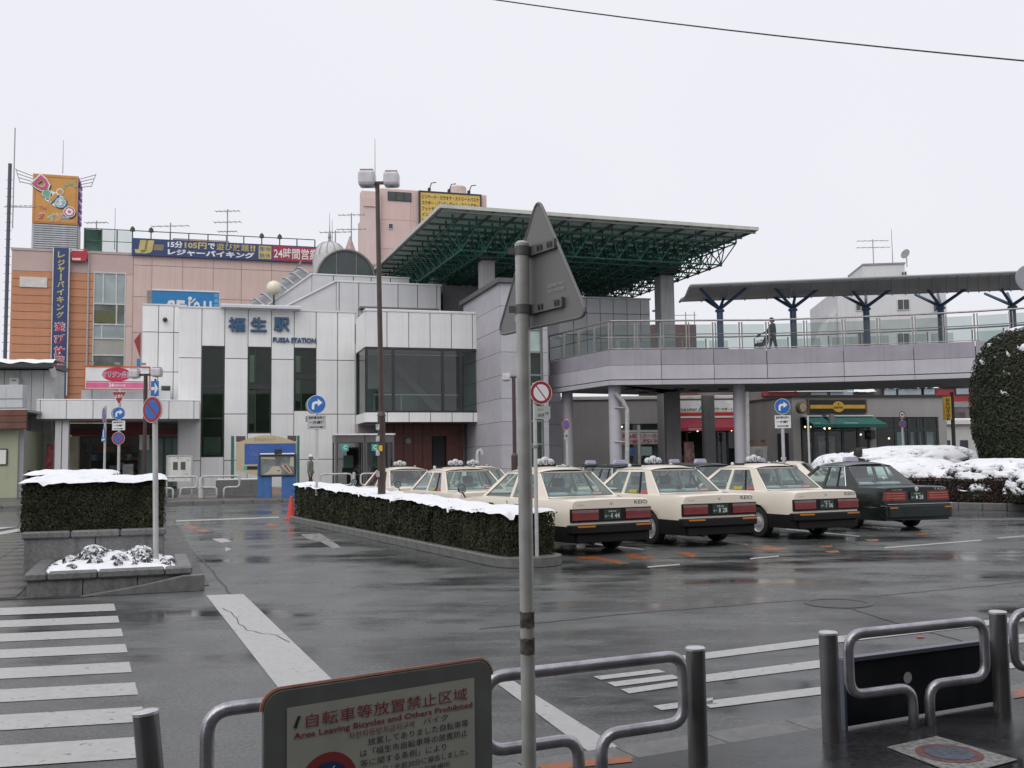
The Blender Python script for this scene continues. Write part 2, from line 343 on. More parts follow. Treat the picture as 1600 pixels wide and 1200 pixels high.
# paved slab with a round no parking picture
pw = [gnd(x, y, .026) for x, y in [(1386, 1168), (1464, 1151), (1590, 1188), (1500, 1212)]]
ctr = sum(pw, Vector())/4; slab = MB().prism(pw, (0, 0, .004)).build('picture_slab', M('speckled_slab', (.2, .2, .19), .5, .6, 45, bump=.4), pv)
ux = ((pw[1]-pw[0])+(pw[2]-pw[3])).normalized(); uy = Vector((-ux.y, ux.x, 0))
mb = MB(); mb.lathe([(.17, .006), (.0, .0061)], ctr, n=28, mi=0); mb.lathe([(.125, .008), (.0, .0081)], ctr, n=24, mi=1)
mb.build('pavement_emblem', [M('worn_red', (.13, .05, .045), .5, .5, 40), M('worn_blue', (.06, .075, .1), .5, .5, 40)], slab)
# station forecourt pavement, rising gently from its kerb to the buildings
KY = -8.5
pl = MB().add([S.w(-34, KY, .15), S.w(70, KY, .15), S.w(70, -2, .5), S.w(-34, -2, .5), S.w(70, 60, .5), S.w(-34, 60, .5), S.w(-34, KY, -.05), S.w(70, KY, -.05)],
     [(0, 1, 2, 3), (3, 2, 4, 5), (6, 7, 1, 0)]).build('plaza_pavement', PLAZA, kind='structure')
for i in range(44): piece('kerb_stone', pl, (1.19, .16, .19), S.w(-34+1.2*(i+.5), KY-.085, .065), CONC, .015, S.rz)
MB().add([S.w(-6, KY+.05, .156), S.w(4, KY+.05, .156), S.w(4, KY+.22, .165), S.w(-6, KY+.22, .165)], [(0, 1, 2, 3)]).build('tactile_strip', PAINTO, pl)
# ================================================================ PLANTERS AND HEDGES
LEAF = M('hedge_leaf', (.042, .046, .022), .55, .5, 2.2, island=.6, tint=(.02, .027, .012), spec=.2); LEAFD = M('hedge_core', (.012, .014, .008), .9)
LEAFB = M('brown_leaf', (.04, .018, .014), .55, .25, 4, island=.5, tint=(.02, .012, .01), spec=.3); LEAFR = M('topiary_leaf', (.034, .04, .02), .55, .25, 4, island=.5, tint=(.018, .024, .011), spec=.2)
def hump(v, s=1.0, seed=0): return mn.noise(Vector(v)*s+Vector((seed, seed*2, 3)))
def hedge(fr, name, label, x0, x1, y0, y1, zb, zt, leafmat=LEAF, nleaf=9000, size=.035, group=None, seed=0, snow=True, th=.08):
    """zt(y): height of the clipped top; leaves on all sides, snow lying on the top"""
    t = thing(name, label, 'hedge', fr.w((x0+x1)/2, y0, zb), fr.rz, group); hw = (x1-x0)/2; Ln = y1-y0
    def side(a, y, q): return -.05*(random.random() < .03)+ .03+.06*hump((a, y*1.5, q*.9), 1.5, seed)+.03*hump((a, y, q), 6, seed)
    core = MB(); n = max(2, int(Ln/.4))
    for i in range(n):
        ya, yb = Ln*i/n+.09*(i == 0), Ln*(i+1)/n-.09*(i == n-1); za, zc = zt(y0+ya)-zb-.05, zt(y0+yb)-zb-.05
        core.add([(-hw+.1, ya, 0), (hw-.1, ya, 0), (hw-.1, yb, 0), (-hw+.1, yb, 0), (-hw+.1, ya, za), (hw-.1, ya, za), (hw-.1, yb, zc), (-hw+.1, yb, zc)], [(0, 1, 5, 4), (1, 2, 6, 5), (2, 3, 7, 6), (3, 0, 4, 7), (4, 5, 6, 7)])
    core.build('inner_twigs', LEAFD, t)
    A = [Ln*.8, Ln*.8, hw*2*.8, hw*2*.8, hw*2*Ln*(.12 if snow else 1)]; cum = [sum(A[:i+1])/sum(A) for i in range(5)]
    def sample():
        k = random.random(); i = next(j for j in range(5) if k <= cum[j]+1e-9)
        y = random.uniform(0, Ln); x = random.uniform(-hw, hw); H = zt(y0+y)-zb; z = random.random()*H
        if i == 0: return (-hw+side(0, y, z), y, z), (-1, 0, .25)
        if i == 1: return (hw-side(5, y, z), y, z), (1, 0, .25)
        H0 = (zt(y0) if i == 2 else zt(y1))-zb; z = random.random()*H0
        if i == 2: return (x, side(9, x, z), z), (0, -1, .25)
        if i == 3: return (x, Ln-side(9, x, z), z), (0, 1, .25)
        return (x, y, H+random.uniform(-.02, .035)), (0, 0, 1)
    lv = MB(); leaves(lv, sample, nleaf, size); lv.build('leaves', leafmat, t, stuff=True)
    if snow:
        nu, nv = 30, max(8, int(Ln/.04)); mb = MB(); o = .045
        def fn(u, v):
            x, y = -hw-o+u*(2*hw+2*o), -o+v*(Ln+2*o); e = min(x+hw+o, hw+o-x, y+o, Ln+o-y); k = max(0, 1-e/.16)
            rag = hump((x*1.2, y, 1), 3.2, seed)+.5*hump((x*1.2, y, 1), 9, seed); z = zt(y0+min(max(y, 0), Ln))-zb+th*.75+th*.6*hump((x, y, 0), 1.5, seed)+th*.2*hump((x, y, 0), 6, seed)
            hn = hump((x*1.5, y, 2), 2.6, seed)+.6*hump((x, y, 3), 8, seed)+.35*hump((x, y, 3), 17, seed); hole = min(1, max(0, (hn-.5)/.22)); hole = hole*hole*(3-2*hole)
            return (x, y+.015*rag*k, z-k*k*(.05+.018*rag)-.07*hole)
        mb.grid(fn, nu, nv).build('snow_cap', SNOW, t, smooth=True)
    return t
HF = Frame((-.1, 15.1, 0), 24.8)
isl = thing('traffic_island', 'long low kerbed island under the hedge beside the parked taxis', 'traffic island', HF.o, HF.rz)
isl['kind'] = 'structure'; del isl['category']
for i in range(24): piece('kerb_stone', isl, (.15, .595, .17), (.075, .45+.6*(i+.5), .075), CONC, .02); piece('kerb_stone', isl, (.15, .595, .17), (1.03, .45+.6*(i+.5), .075), CONC, .02)
pts = [(.552+.552*math.cos(a), .45-.42*math.sin(a)) for a in lin(0, math.pi, 14)]
MB().prism([(x, y, 0) for x, y in pts], (0, 0, .16)).build('rounded_end', CONC, isl, bevel=.015)
MB().box(.15, .955, .4, 14.85, .02, .13).build('planting_bed', M('wet_soil', (.03, .025, .02), .7), isl)
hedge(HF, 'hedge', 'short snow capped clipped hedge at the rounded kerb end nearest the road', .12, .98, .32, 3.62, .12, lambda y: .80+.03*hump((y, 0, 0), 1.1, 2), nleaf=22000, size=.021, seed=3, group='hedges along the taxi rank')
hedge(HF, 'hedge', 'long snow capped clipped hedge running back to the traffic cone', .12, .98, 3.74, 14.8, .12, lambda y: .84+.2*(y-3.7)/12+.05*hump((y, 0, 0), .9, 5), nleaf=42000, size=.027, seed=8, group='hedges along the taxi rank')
PF = Frame(gnd(38, 936), 20)
def planter(name, label, y0, y1, z1, copes, zb=0.0, hw=1.03):
    t = thing(name, label, 'planter', PF.w(hw+.02-(.25 if y0 > 1 else 0), y0, zb), PF.rz); H = z1-zb; D = y1-y0
    n = 2 if y0 > 1 else 3
    for i in range(n):
        w = 2*hw/n; piece('wall_slab', t, (w-.008, .1, H-.1), (-hw+w*(i+.5), .05, (H-.1)/2), STONE, .006)
    for s in (-1, 1):
        for i in range(max(2, int(D/1.1))):
            k = (D-.1)/max(2, int(D/1.1)); piece('wall_slab', t, (.1, k-.008, H-.1), (s*(hw-.05), .1+k*(i+.5), (H-.1)/2), STONE, .006)
    x = -hw-.03
    for w in copes:
        o = piece('coping_stone', t, (w-.01, .22, .105), (x+w/2, .06, H-.05), STONE, .025); x += w
    for s in (-1, 1):
        for i in range(max(2, int(D/.9))):
            k = (D-.17)/max(2, int(D/.9)); piece('coping_stone', t, (.2, k-.01, .105), (s*(hw-.07), .17+k*(i+.5), H-.05), STONE, .025)
    MB().box(-hw+.1, hw-.1, .1, D, 0, H-.06).build('soil', MATS['wet_soil'], t)
    return t
planter('stone_planter', 'low grey stone planter of small snowy plants beside the crosswalk', 0, 2.0, .31, [.26, .58, .8, .34], 0, .96)
planter('stone_planter', 'taller grey stone planter holding the snow topped box hedge', 2.0, 8.4, .7, [.64, .66, .64], 0, .94)
kw = MB(); kw.prism([(-.5, -.02, 0), (1.06, -.02, 0), (1.06, -.02, .21), (.8, -.02, .205), (.3, -.02, .11)], (0, -.12, 0))
ko = kw.build('kerb_block', CONC, bevel=.01, loc=PF.w(1.05, -.02, 0)); ko.rotation_euler.z = PF.rz; tag(ko, 'dark wedge shaped kerb block in front of the low stone planter', 'kerb')
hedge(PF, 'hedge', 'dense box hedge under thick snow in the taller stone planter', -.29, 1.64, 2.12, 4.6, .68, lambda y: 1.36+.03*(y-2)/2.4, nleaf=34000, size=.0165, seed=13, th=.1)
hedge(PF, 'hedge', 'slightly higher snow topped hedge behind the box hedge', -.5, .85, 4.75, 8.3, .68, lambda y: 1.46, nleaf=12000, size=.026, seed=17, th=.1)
# small plants and snow in the low planter
bed = MB()
def fbed(u, v):
    x, y = -.88+1.62*u, .19+1.72*v; e = min(u, 1-u, v*1.2)*2; return (x, y, .27+.06*min(1, e*3)+.025*hump((x, y, 0), 5, 2)+.02*hump((x, y, 0), 13, 4)+.12*math.exp(-((x+.1)**2+(y-1.2)**2)*5))
sn = bed.grid(fbed, 46, 46).build('snow_bed', SNOW, smooth=True, loc=PF.w(1.05, 0, 0)); sn.rotation_euler.z = PF.rz
tag(sn, 'lumpy snow lying in the low stone planter', 'snow'); sn['kind'] = 'stuff'; del sn['category']
CABB = M('ornamental_leaf', (.05, .06, .04), .6, .2, 5, island=.4)
for i, (x, y, s) in enumerate([(-.32, 1.0, .2), (.28, 1.05, .2), (.02, .75, .12), (-.28, .62, .1), (.3, .6, .14), (-.6, .95, .1), (.62, .8, .1), (.0, .45, .07), (.6, .42, .07), (-.55, .45, .07)]+[(random.uniform(-.8, .65), random.uniform(.3, 1.6), random.uniform(.03, .055)) for _ in range(22)]):
    mb = MB(); zz = fbed((x+.88)/1.62, (y-.19)/1.72)[2]
    for k in range(int(260*s/.1)):
        a = random.uniform(0, 6.28); el = random.uniform(.1, 1.5); r = s*random.uniform(.5, 1); d = Vector((math.cos(a)*math.cos(el), math.sin(a)*math.cos(el), math.sin(el)*.9)); p = d*r
        t = d.cross(Vector((random.gauss(0, 1), random.gauss(0, 1), random.gauss(0, 1)))).normalized(); b = d.cross(t).normalized()*.6+d*.5; q = .035
        mb.add([p-t*q, p+b*q*.7, p+t*q, p-b*q*.7], [(0, 1, 2, 3)], 1 if random.random() < .5+.35*(el > .8) else 0)
    o = mb.build('small_plant', [CABB, SNOW], loc=PF.w(1.05+x, y, zz-.02)); tag(o, ['largest leafy plant heaped with snow at the back left of the low planter', 'second large snowy plant at the back right of the low planter'][i] if i < 2 else 'small leafy plant poking through snow in the low planter', 'plant', 'plants in the low planter')
# paving slabs on the left
lp = MB().prism([gnd(-420, 952), gnd(38, 937), gnd(120, 935), PF.w(2.2, .4, 0), PF.w(2.25, 15, 0), PF.w(-9, 18, 0)], (0, 0, .012)).build('side_pavement', PAVE, kind='structure')
SLAB = wet_road('wet_slab', (.075, .075, .073), .12, .4, .3)
for i in range(5):
    for j in range(15): piece('paving_slab', lp, (.9, .9, .02), PF.w(-.55-.91*i, .5+.91*j, .013+random.uniform(-.001, .001)), SLAB, .004, PF.rz)
for i in range(3):
    MB().add([PF.w(-3.2+i*.9, 13.2+i*.05, .028), PF.w(-2.75+i*.9, 13.2, .028), PF.w(-1.9+i*.9, 16.6, .028), PF.w(-2.4+i*.9, 16.6, .028)], [(0, 1, 2, 3)]).build('white_stripe', PAINT, lp)
# shrubs of the right island
RF = Frame((11.6, 32.2, 0), -45)
ri = thing('planted_island', 'x', 'x', RF.o, RF.rz); ri['kind'] = 'structure'; del ri['category']; ri['label'] = 'kerbed island of snowy shrubs on the right'
for i in range(18): piece('kerb_stone', ri, (.695, .18, .22), (-1.0+.7*(i+.5), .09, .1), CONC, .02)
MB().box(-1, 11.6, .18, 12, 0, .19).build('planting_bed', MATS['wet_soil'], ri)
hb = Frame(RF.w(-1, .3, 0), -45-90)
hedge(Frame(RF.w(11.5, .35, 0), 45), 'hedge', 'dark reddish brown clipped hedge along the right kerb', 0, 1.3, 0, 12.2, .2, lambda y: .9+.1*hump((y, 0, 0), .6, 4), leafmat=LEAFB, nleaf=17000, size=.045, seed=23, th=.05, snow=False)
def mound(px, d, rx, ry, zt, label, seed, zb=.3, leafmat=LEAF, cover=.55):
    c = at(px, 700, d); t = thing('shrub_mound', label, 'shrub', (c.x, c.y, zb), 0, 'snow covered shrub mounds'); H = zt-zb
    def dome(u, v, k=1.0):
        a = 2*math.pi*u; el = v*math.pi/2; r = (1+.1*hump((math.cos(a)*2, math.sin(a)*2, el), 1.3, seed))
        cz = math.sin(el)**.8; cx = math.cos(el)**.55
        return Vector((math.cos(a)*cx*rx*r, math.sin(a)*cx*ry*r, H*cz*(1+.05*hump((a, el, 0), 2, seed))))*k
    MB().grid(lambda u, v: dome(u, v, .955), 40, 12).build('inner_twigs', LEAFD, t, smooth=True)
    lv = MB()
    def smp():
        u = random.random(); v = random.random()**1.2; p = dome(u, v, random.uniform(.93, 1.0)); return p, (p.x/rx, p.y/ry, .3+p.z/H)
    leaves(lv, smp, int(3000*rx), .05); lv.build('leaves', leafmat, t, stuff=True)
    def lay(u, v):
        p = dome(u, .08+v*.92); q = Vector((p.x, p.y, p.z*2.6)); n = mn.noise(q*2.2+Vector((seed, 0, 0)))*.5+mn.noise(q*6)*.4+mn.noise(q*13)*.2+v*.5-.5*(1-cover)
        k = min(1, max(0, (n+.1)/.2)); k = k*k*(3-2*k); return p*(.93+.075*k)+Vector((0, 0, .04*k+.02*hump(p, 5, seed)))
    MB().grid(lay, 170, 64).build('snow_cap', SNOW, t, smooth=True)
    return t
mound(1424, 37.5, 3.0, 1.7, 1.95, 'largest snow covered shrub mound, behind the black sedan', 31, cover=.9)
mound(1318, 40, 1.5, 1.3, 1.72, 'low snowy shrub mound beyond the black sedan roof', 32, cover=.8)
mound(1420, 33.6, 1.9, 1.3, 1.52, 'smooth snow covered shrub mound right behind the black sedan', 33, cover=.95)
mound(1556, 31.5, 1.8, 1.5, 1.45, 'snowy shrub mound at the foot of the tall clipped bush', 34, cover=.75)
mound(1650, 28.5, 1.4, 1.4, 1.25, 'snowy shrub mound at the right edge of the picture', 35, cover=.75)
mound(1490, 32.6, 1.3, 1.0, 1.15, 'lower snowy shrub between the two mounds behind the brown hedge', 36, cover=.8)
c = at(1612, 700, 34); t = thing('clipped_bush', 'tall dark green clipped bush shaped like a rounded column', 'bush', (c.x, c.y, .2)); RT, HT = 1.8, 5.95
def tp(u, v, k=1.0):
    a = 2*math.pi*u; s = v*1.25; r = 1.0 if s < .62 else math.sqrt(max(0, 1-((s-.62)/.63)**3.2)); r *= .86+.14*min(1, s*2.5); r *= 1+.05*hump((math.cos(a), math.sin(a), s*3), 1.6, 4)
    z = 1.15+min(s, .62)*3.0+max(0, s-.62)/.63*(HT-1.15-.62*3.0-.2)
    return Vector((math.cos(a)*RT*r*k, math.sin(a)*RT*r*k, z))
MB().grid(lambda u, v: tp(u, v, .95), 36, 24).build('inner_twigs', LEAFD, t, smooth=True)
lv = MB()
def smp():
    u, v = random.random(), random.random(); p = tp(u, v, random.uniform(.95, 1.03)); return p, (p.x, p.y, .4+max(0, v-.5)*4)
leaves(lv, smp, 26000, .05); lv.build('leaves', LEAFR, t, stuff=True)
MB().tube([(0, 0, 0), (.02, .03, .8), (0, 0, 1.6)], [.13, .1, .1], 8).build('trunk', M('bark', (.05, .04, .03), .9, .3, 9), t)
def tlay(u, v):
    p = tp(u, .55+v*.45); n = mn.noise(p*3)*.8+.6*mn.noise(p*9)+v*.7-.93; k = min(1, max(0, (n+.1)/.2)); return tp(u, .55+v*.45, .93+.095*k)+Vector((0, 0, .04*k-.1*(1-k)))
MB().grid(tlay, 150, 60).build('snow_cap', SNOW, t, smooth=True)
# ================================================================ STATION
PANEL = M('white_wall_panel', (.755, .755, .75), .4, .04, 1.2, streak=.07, rnd=.045); JOINT = M('dark_joint', (.2, .2, .2), .8)
PANELU = M('upper_wall_panel', (.62, .625, .64), .4, .05, 1.2, streak=.07, rnd=.04)
DGLASS = M('dark_green_glass', (.03, .042, .035), .06, .3, 1.5, spec=.8); FRAMED = M('dark_frame', (.03, .03, .03), .4, .1)
BRICK = M('rust_brown_tile', (.11, .037, .024), .5, .25, 3, streak=.3); LILAC = M('lilac_tile', (.44, .425, .46), .5, .06, 1.5, streak=.08, rnd=.04); LILACD = M('lilac_band', (.3, .285, .325), .5, .08, 1.5, streak=.12, rnd=.03)
CLEAR = glass('clear_glass', (.62, .74, .72), .8); GREYIN = M('interior_grey', (.3, .32, .32), .7, .2, 1)
SIGNT = M('station_blue', (.035, .1, .19), .35)
def X(px, py=700, y=0): return S.pix(px, py, y).x
def Zz(px, py, y=0): return S.pix(px, py, y).z
st = fthing(S, 'station_building', 'white panelled two storey railway station with blue lettering and dark green windows', 'station')
def shell(x0, x1, y0, y1, z0, z1, name='wall', mat=JOINT): return MB().box(x0, x1, y0, y1, z0, z1).build(name, mat, st)
x0, x1 = X(280, 560), X(555, 560); zt = Zz(300, 481); z0 = .45
cols = [X(p, 560) for p in (280, 315, 351, 387.5, 424, 459.5, 494, 527.5, 555)]
rows = [z0, Zz(400, 719), Zz(400, 647), Zz(400, 561), zt]
wins = {1: (Zz(333, 714), Zz(333, 541)), 3: (Zz(405, 677), Zz(405, 542.5)), 5: (Zz(476, 642), Zz(476, 544))}
shell(x0+.05, x1, .06, 14, z0-.5, zt-.05)
for k in range(8):
    zs = list(rows)
    if k in wins:
        a, b = wins[k]; zs = [z for z in rows if z < a-.25]+[a, b, zt]
    for j in range(len(zs)-1):
        if k in wins and abs(zs[j]-wins[k][0]) < 1e-6: continue
        piece('wall_panel', st, (cols[k+1]-cols[k]-.035, .08, zs[j+1]-zs[j]-.035), ((cols[k]+cols[k+1])/2, .02, (zs[j]+zs[j+1])/2), PANEL, .01)
WGL = glass('window_glass', (.34, .44, .37), .7)
ROOMW = M('dim_room_wall', (.045, .066, .048), .8, .4, 1.2); LIGHTB = M('pale_blind', (.5, .55, .5), .7, .2, 2)
for k, (a, b) in wins.items():
    xa, xb = cols[k]+.02, cols[k+1]-.02; f = MB(); f.box(xa, xa+.05, 0, .1, a, b).box(xb-.05, xb, 0, .1, a, b).box(xa+.05, xb-.05, 0, .1, b-.06, b).box(xa+.05, xb-.05, 0, .1, a, a+.06)
    zm = [Zz(333, 655), Zz(333, 605)] if k == 1 else [Zz(405, 608)] if k == 3 else [Zz(476, 592)]
    for z in zm: f.box(xa+.05, xb-.05, .01, .09, z, z+(.08 if k == 1 else .22))
    if k > 1: f.box(xa+.32, xa+.38, .012, .088, a+.06, b-.06)
    fo = f.build('window', FRAMED, st)
    MB().quad((xa, .05, a), (xb, .05, a), (xb, .05, b), (xa, .05, b)).build('pane', WGL, fo)
    mb = MB(); mb.quad((xa-.01, .057, a), (xb+.01, .057, a), (xb+.01, .057, b), (xa-.01, .057, b), 0)
    if k > 1: mb.quad((xa+.06, .055, zm[0]+.35), (xa+.3, .055, zm[0]+.35), (xa+.3, .055, b-.4), (xa+.06, .055, b-.4), 1); mb.quad((xa+.06, .055, a+.5), (xa+.3, .055, a+.5), (xa+.3, .055, zm[0]-.05), (xa+.06, .055, zm[0]-.05), 2)
    else: mb.quad((xa+.12, .055, a+.1), (xb-.12, .055, a+.1), (xb-.12, .055, a+1.0), (xa+.12, .055, a+1.0), 2)
    mb.build('blind', [ROOMW, LIGHTB, GREYIN], fo)
# left wing, set back
wy = 1.4; wx = [X(p, 560, wy) for p in (222, 247, 271)]+[x0+.3]; wz = [z0, Zz(245, 655, wy), Zz(245, 581, wy), Zz(245, 519, wy), Zz(245, 477, wy)]
shell(wx[0]+.05, x0+.05, wy+.06, 9, z0-.5, wz[-1]-.05); tiles('wall_panel', st, wx, wz, wy-.02, PANEL, .08, .035)
for j in range(1, 5): pass
tiles('wall_panel', st, [.02, wy-.05], rows, x0-.03, PANEL, .08, .035, axis='y')
tiles('wall_panel', st, [wy+.1, 4, 6.5, 9], wz, wx[0]-.03, PANEL, .08, .035, axis='y')
MB().box(X(252, 608, wy), X(266, 608, wy), wy-.05, wy, Zz(258, 611, wy), Zz(258, 603, wy)).build('window', DGLASS, st)
piece('coping', st, (x1-x0+.1, .5, .09), ((x0+x1)/2, .2, zt+.03), PANELU); piece('coping', st, (wx[-1]-wx[0], .5, .08), ((wx[0]+wx[-1])/2, wy+.2, wz[-1]+.03), PANELU)
# sunshade rail and station lettering
sr = MB(); a, b = X(345, 483, -.5), X(470, 488, -.5); sr.box(a, b, -.55, -.1, zt+.02, zt+.14); [sr.box(a+(b-a)*t-.05, a+(b-a)*t+.05, -.1, .1, zt-.02, zt+.1) for t in (.05, .35, .65, .95)]
sr.build('roof_rail', PANELU, st); piece('snow_strip', st, (b-a, .4, .05), ((a+b)/2, -.32, zt+.165), SNOW, .02)
for ch, p, w_ in (('福', 370, 27), ('生', 404, 26), ('駅', 440, 25)):
    mb = MB(); c = S.pix(p, 507, -.1); h = Zz(p, 496, -.1)-Zz(p, 518.5, -.1); ww = X(p+w_/2, 507, -.1)-X(p-w_/2, 507, -.1)
    for k in range(5): mb.text(ch, (c.x, -.16+.03*k, c.z), (1, 0, 0), (0, 0, 1), ww, h, 0, bold=.03)
    mb.build('letter', SIGNT, st)
mb = MB(); c = S.pix(460, 531.5, -.08); [mb.text('FUSSA STATION', (c.x, -.1+.02*k, c.z), (1, 0, 0), (0, 0, 1), X(494, 531, -.08)-X(427, 531, -.08), .27, 0, bold=.03) for k in range(4)]; mb.build('lettering', SIGNT, st)
mb = MB().lathe([(.0, -.2), (.1, -.14), (.12, 0), (.12, .1)], (X(258, 500, wy), wy-.12, Zz(258, 500, wy)), (0, 1, 0), 12); mb.build('camera_dome', FRAMED, st)
# bay: upper fascia, glass room, lower fascia
by = -3.2; bx = [X(p, 600, by) for p in (571, 605, 639, 672.5, 706, 739, 747)]; bt, bm_, bl, bb = Zz(650, 488, by), Zz(650, 544, by), Zz(650, 644, by), Zz(650, 660, by)
shell(bx[0]+.05, bx[-1], by+.06, .1, bm_+.02, bt-.03); shell(bx[0]+.05, bx[-1], by+.06, .1, bb+.02, bl-.02, 'floor_slab')
tiles('wall_panel', st, bx, [bm_, bt], by-.02, PANEL, .08, .04); tiles('wall_panel', st, bx, [bb, bl], by-.02, PANEL, .08, .04)
tiles('wall_panel', st, [by+.07, by/2, -.02], [bm_, bt], bx[0]-.03, PANEL, .08, .04, axis='y'); tiles('wall_panel', st, [by+.07, by/2, -.02], [bb, bl], bx[0]-.03, PANEL, .08, .04, axis='y')
piece('coping', st, (bx[-1]-bx[0]+.1, .5, .09), ((bx[0]+bx[-1])/2, by+.2, bt+.03), PANELU); piece('snow_strip', st, (bx[-1]-bx[0], .4, .05), ((bx[0]+bx[-1])/2, by+.2, bt+.095), SNOW, .02)
room = MB(); room.quad((bx[0], .04, bl), (bx[-1], .04, bl), (bx[-1], .04, bm_), (bx[0], .04, bm_), 0); room.quad((bx[0], .04, bl), (bx[0], by+.2, bl), (bx[-1], by+.2, bl), (bx[-1], .04, bl), 1); room.quad((bx[-1]-.02, .04, bl), (bx[-1]-.02, by+.2, bl), (bx[-1]-.02, by+.2, bm_), (bx[-1]-.02, .04, bm_), 0)
room.build('interior_wall', [M('hall_wall', (.2, .22, .22), .7, .35, .7), GREYIN], st)
sw = MB(); xa, xb = bx[1]+.5, bx[4]+.3
sw.prism([(xb, -.9, bl), (xb-.6, -.9, bl), (xa, -.9, bm_-.5), (xa, -.9, bm_-.1)], (0, -.08, 0)); sw.prism([(xb, -.2, bl), (xb-.6, -.2, bl), (xa, -.2, bm_-.5), (xa, -.2, bm_-.1)], (0, -.08, 0))
for i in range(10): t = i/10; sw.box(xb-.5+(xa-xb+.5)*t-.15, xb-.5+(xa-xb+.5)*t+.2, -.9, -.2, bl+(bm_-.5-bl)*t, bl+(bm_-.5-bl)*t+.05)
sw.build('staircase', M('pale_stair', (.17, .18, .18), .6), st)
MB().box(bx[3], bx[4]-.4, -.4, .02, bl+.1, bm_-.4).box(bx[0]+1, bx[1]+.6, -.6, -.3, bl, bl+1.2).build('partition', M('hall_dark', (.05, .055, .055), .6), st)
rl = MB(); zr = Zz(650, 617, by+.5); rl.tube([(bx[0]+.5, by+.5, bl), (bx[0]+.5, by+.5, zr), (bx[-2]-.6, by+.5, zr), (bx[-2]-.6, by+.5, bl)], .03, 6); rl.tube([(bx[2]-.3, by+.5, bl), (bx[2]-.3, by+.5, zr)], .025, 6); rl.build('handrail', M('white_rail', (.7, .7, .7), .4), st)
xs = [X(560, 600, by)+.02, X(615, 600, by), X(692, 600, by), X(720, 600, by), bx[-1]]
for i, (a, b) in enumerate(zip([bx[0]+.05]+xs[1:-1], xs[1:])):
    f = MB(); f.box(a, a+.07, by, by+.1, bl, bm_).box(b-.07, b, by, by+.1, bl, bm_).box(a+.07, b-.07, by, by+.1, bm_-.1, bm_).box(a+.07, b-.07, by, by+.1, bl, bl+.08)
    fo = f.build('window', FRAMED, st); MB().quad((a, by+.05, bl), (b, by+.05, bl), (b, by+.05, bm_), (a, by+.05, bm_)).build('pane', glass('bay_glass', (.45, .57, .52), 1.3), fo)
f = MB(); f.box(bx[0], bx[0]+.1, by+.1, by+.17, bl, bm_).box(bx[0], bx[0]+.1, -.1, -.03, bl, bm_); fo = f.build('window', FRAMED, st)
MB().quad((bx[0]+.05, by+.1, bl), (bx[0]+.05, -.05, bl), (bx[0]+.05, -.05, bm_), (bx[0]+.05, by+.1, bm_)).build('pane', CLEAR, fo)
MB().quad((bx[0]+.1, -.2, bm_+.01), (bx[-1], -.2, bm_+.01), (bx[-1], by+.1, bm_+.01), (bx[0]+.1, by+.1, bm_+.01)).build('ceiling', M('pale_ceiling', (.6, .6, .58), .8), st)
# brown entrance under the bay
ex = [X(600, 700, -1.2), X(625, 700, -1.2), X(675, 700, -1.2), X(697, 700, -1.2), X(723, 700, -1.2)]
eb = MB(); eb.box(ex[0], ex[2], -1.2, .06, .4, bb).box(ex[3], ex[4], -1.2, .06, .4, bb).box(ex[2], ex[3], -1.2, .06, 3.0, bb); eb.build('entrance_wall', BRICK, st)
for i in range(7):
    w = (ex[2]-ex[0])/5
    if i < 5: piece('wall_tile', st, (w-.03, .05, 2.5), (ex[0]+w*(i+.5), -1.22, 1.75), BRICK); piece('wall_tile', st, (w-.03, .05, bb-3.15), (ex[0]+w*(i+.5), -1.22, (bb+3.1)/2), BRICK)
piece('wall_tile', st, (ex[4]-ex[3]-.03, .05, 2.5), ((ex[3]+ex[4])/2, -1.22, 1.75), BRICK); piece('wall_tile', st, (ex[4]-ex[2]-.03, .05, bb-3.15), ((ex[2]+ex[4])/2, -1.22, (bb+3.1)/2), BRICK)
MB().box(ex[2]+.04, ex[3]-.04, -1.1, -1.0, .45, 3.0).build('door', DARK, st)
MB().lathe([(0, -.03), (.14, -.03), (.14, .02)], ((ex[0]+ex[2])/2, -1.25, 2.75), (0, 1, 0), 14).build('wall_lamp', M('grey_dull', (.25, .25, .25), .5), st)
MB().box(bx[0]+.1, X(722, 700, -.2), -.2, .05, .4, bb).build('wall', M('plain_grey_wall', (.3, .3, .31), .6, .1), st)  # even mid grey wall below the bay
MB().box(X(722, 700, -.6), bx[-1]+1.2, -.6, .1, .4, bb+.3).build('wall', LILAC, st)
# upper, set back storeys
uy = 3.0; ux_ = [X(p, 460, uy) for p in (525, 530, 560.5, 591, 622, 652.5, 682.5, 689)]; uz0, uz1 = zt-.2, Zz(600, 443, uy)
shell(ux_[0]+.04, ux_[-1], uy+.06, 9, uz0, uz1-.04); tiles('wall_panel', st, ux_, [uz0, uz1], uy-.02, PANELU, .08, .045); piece('coping', st, (ux_[-1]-ux_[0]+.1, .5, .09), ((ux_[0]+ux_[-1])/2, uy+.2, uz1+.03), PANEL)
MB().box(ux_[2], ux_[6], uy-.6, uy-.02, Zz(600, 485, uy), Zz(600, 482, uy)).build('ledge', JOINT, st)
sx, sz = X(430, 486, uy), Zz(430, 488, uy)
MB().prism([(ux_[0], uy, uz0), (ux_[0], uy, uz1), (sx, uy, sz), (sx, uy, uz0)], (0, .5, 0)).build('sloping_parapet', PANELU, st)
MB().prism([(ux_[0], uy-.1, uz1), (ux_[0], uy-.1, uz1+.1), (sx, uy-.1, sz+.1), (sx, uy-.1, sz)], (0, .7, 0)).build('coping', PANEL, st)
vy = 6.0; vx = [X(p, 433, vy) for p in (487, 521, 552, 580, 610, 640)]; vz1 = Zz(560, 432, vy)
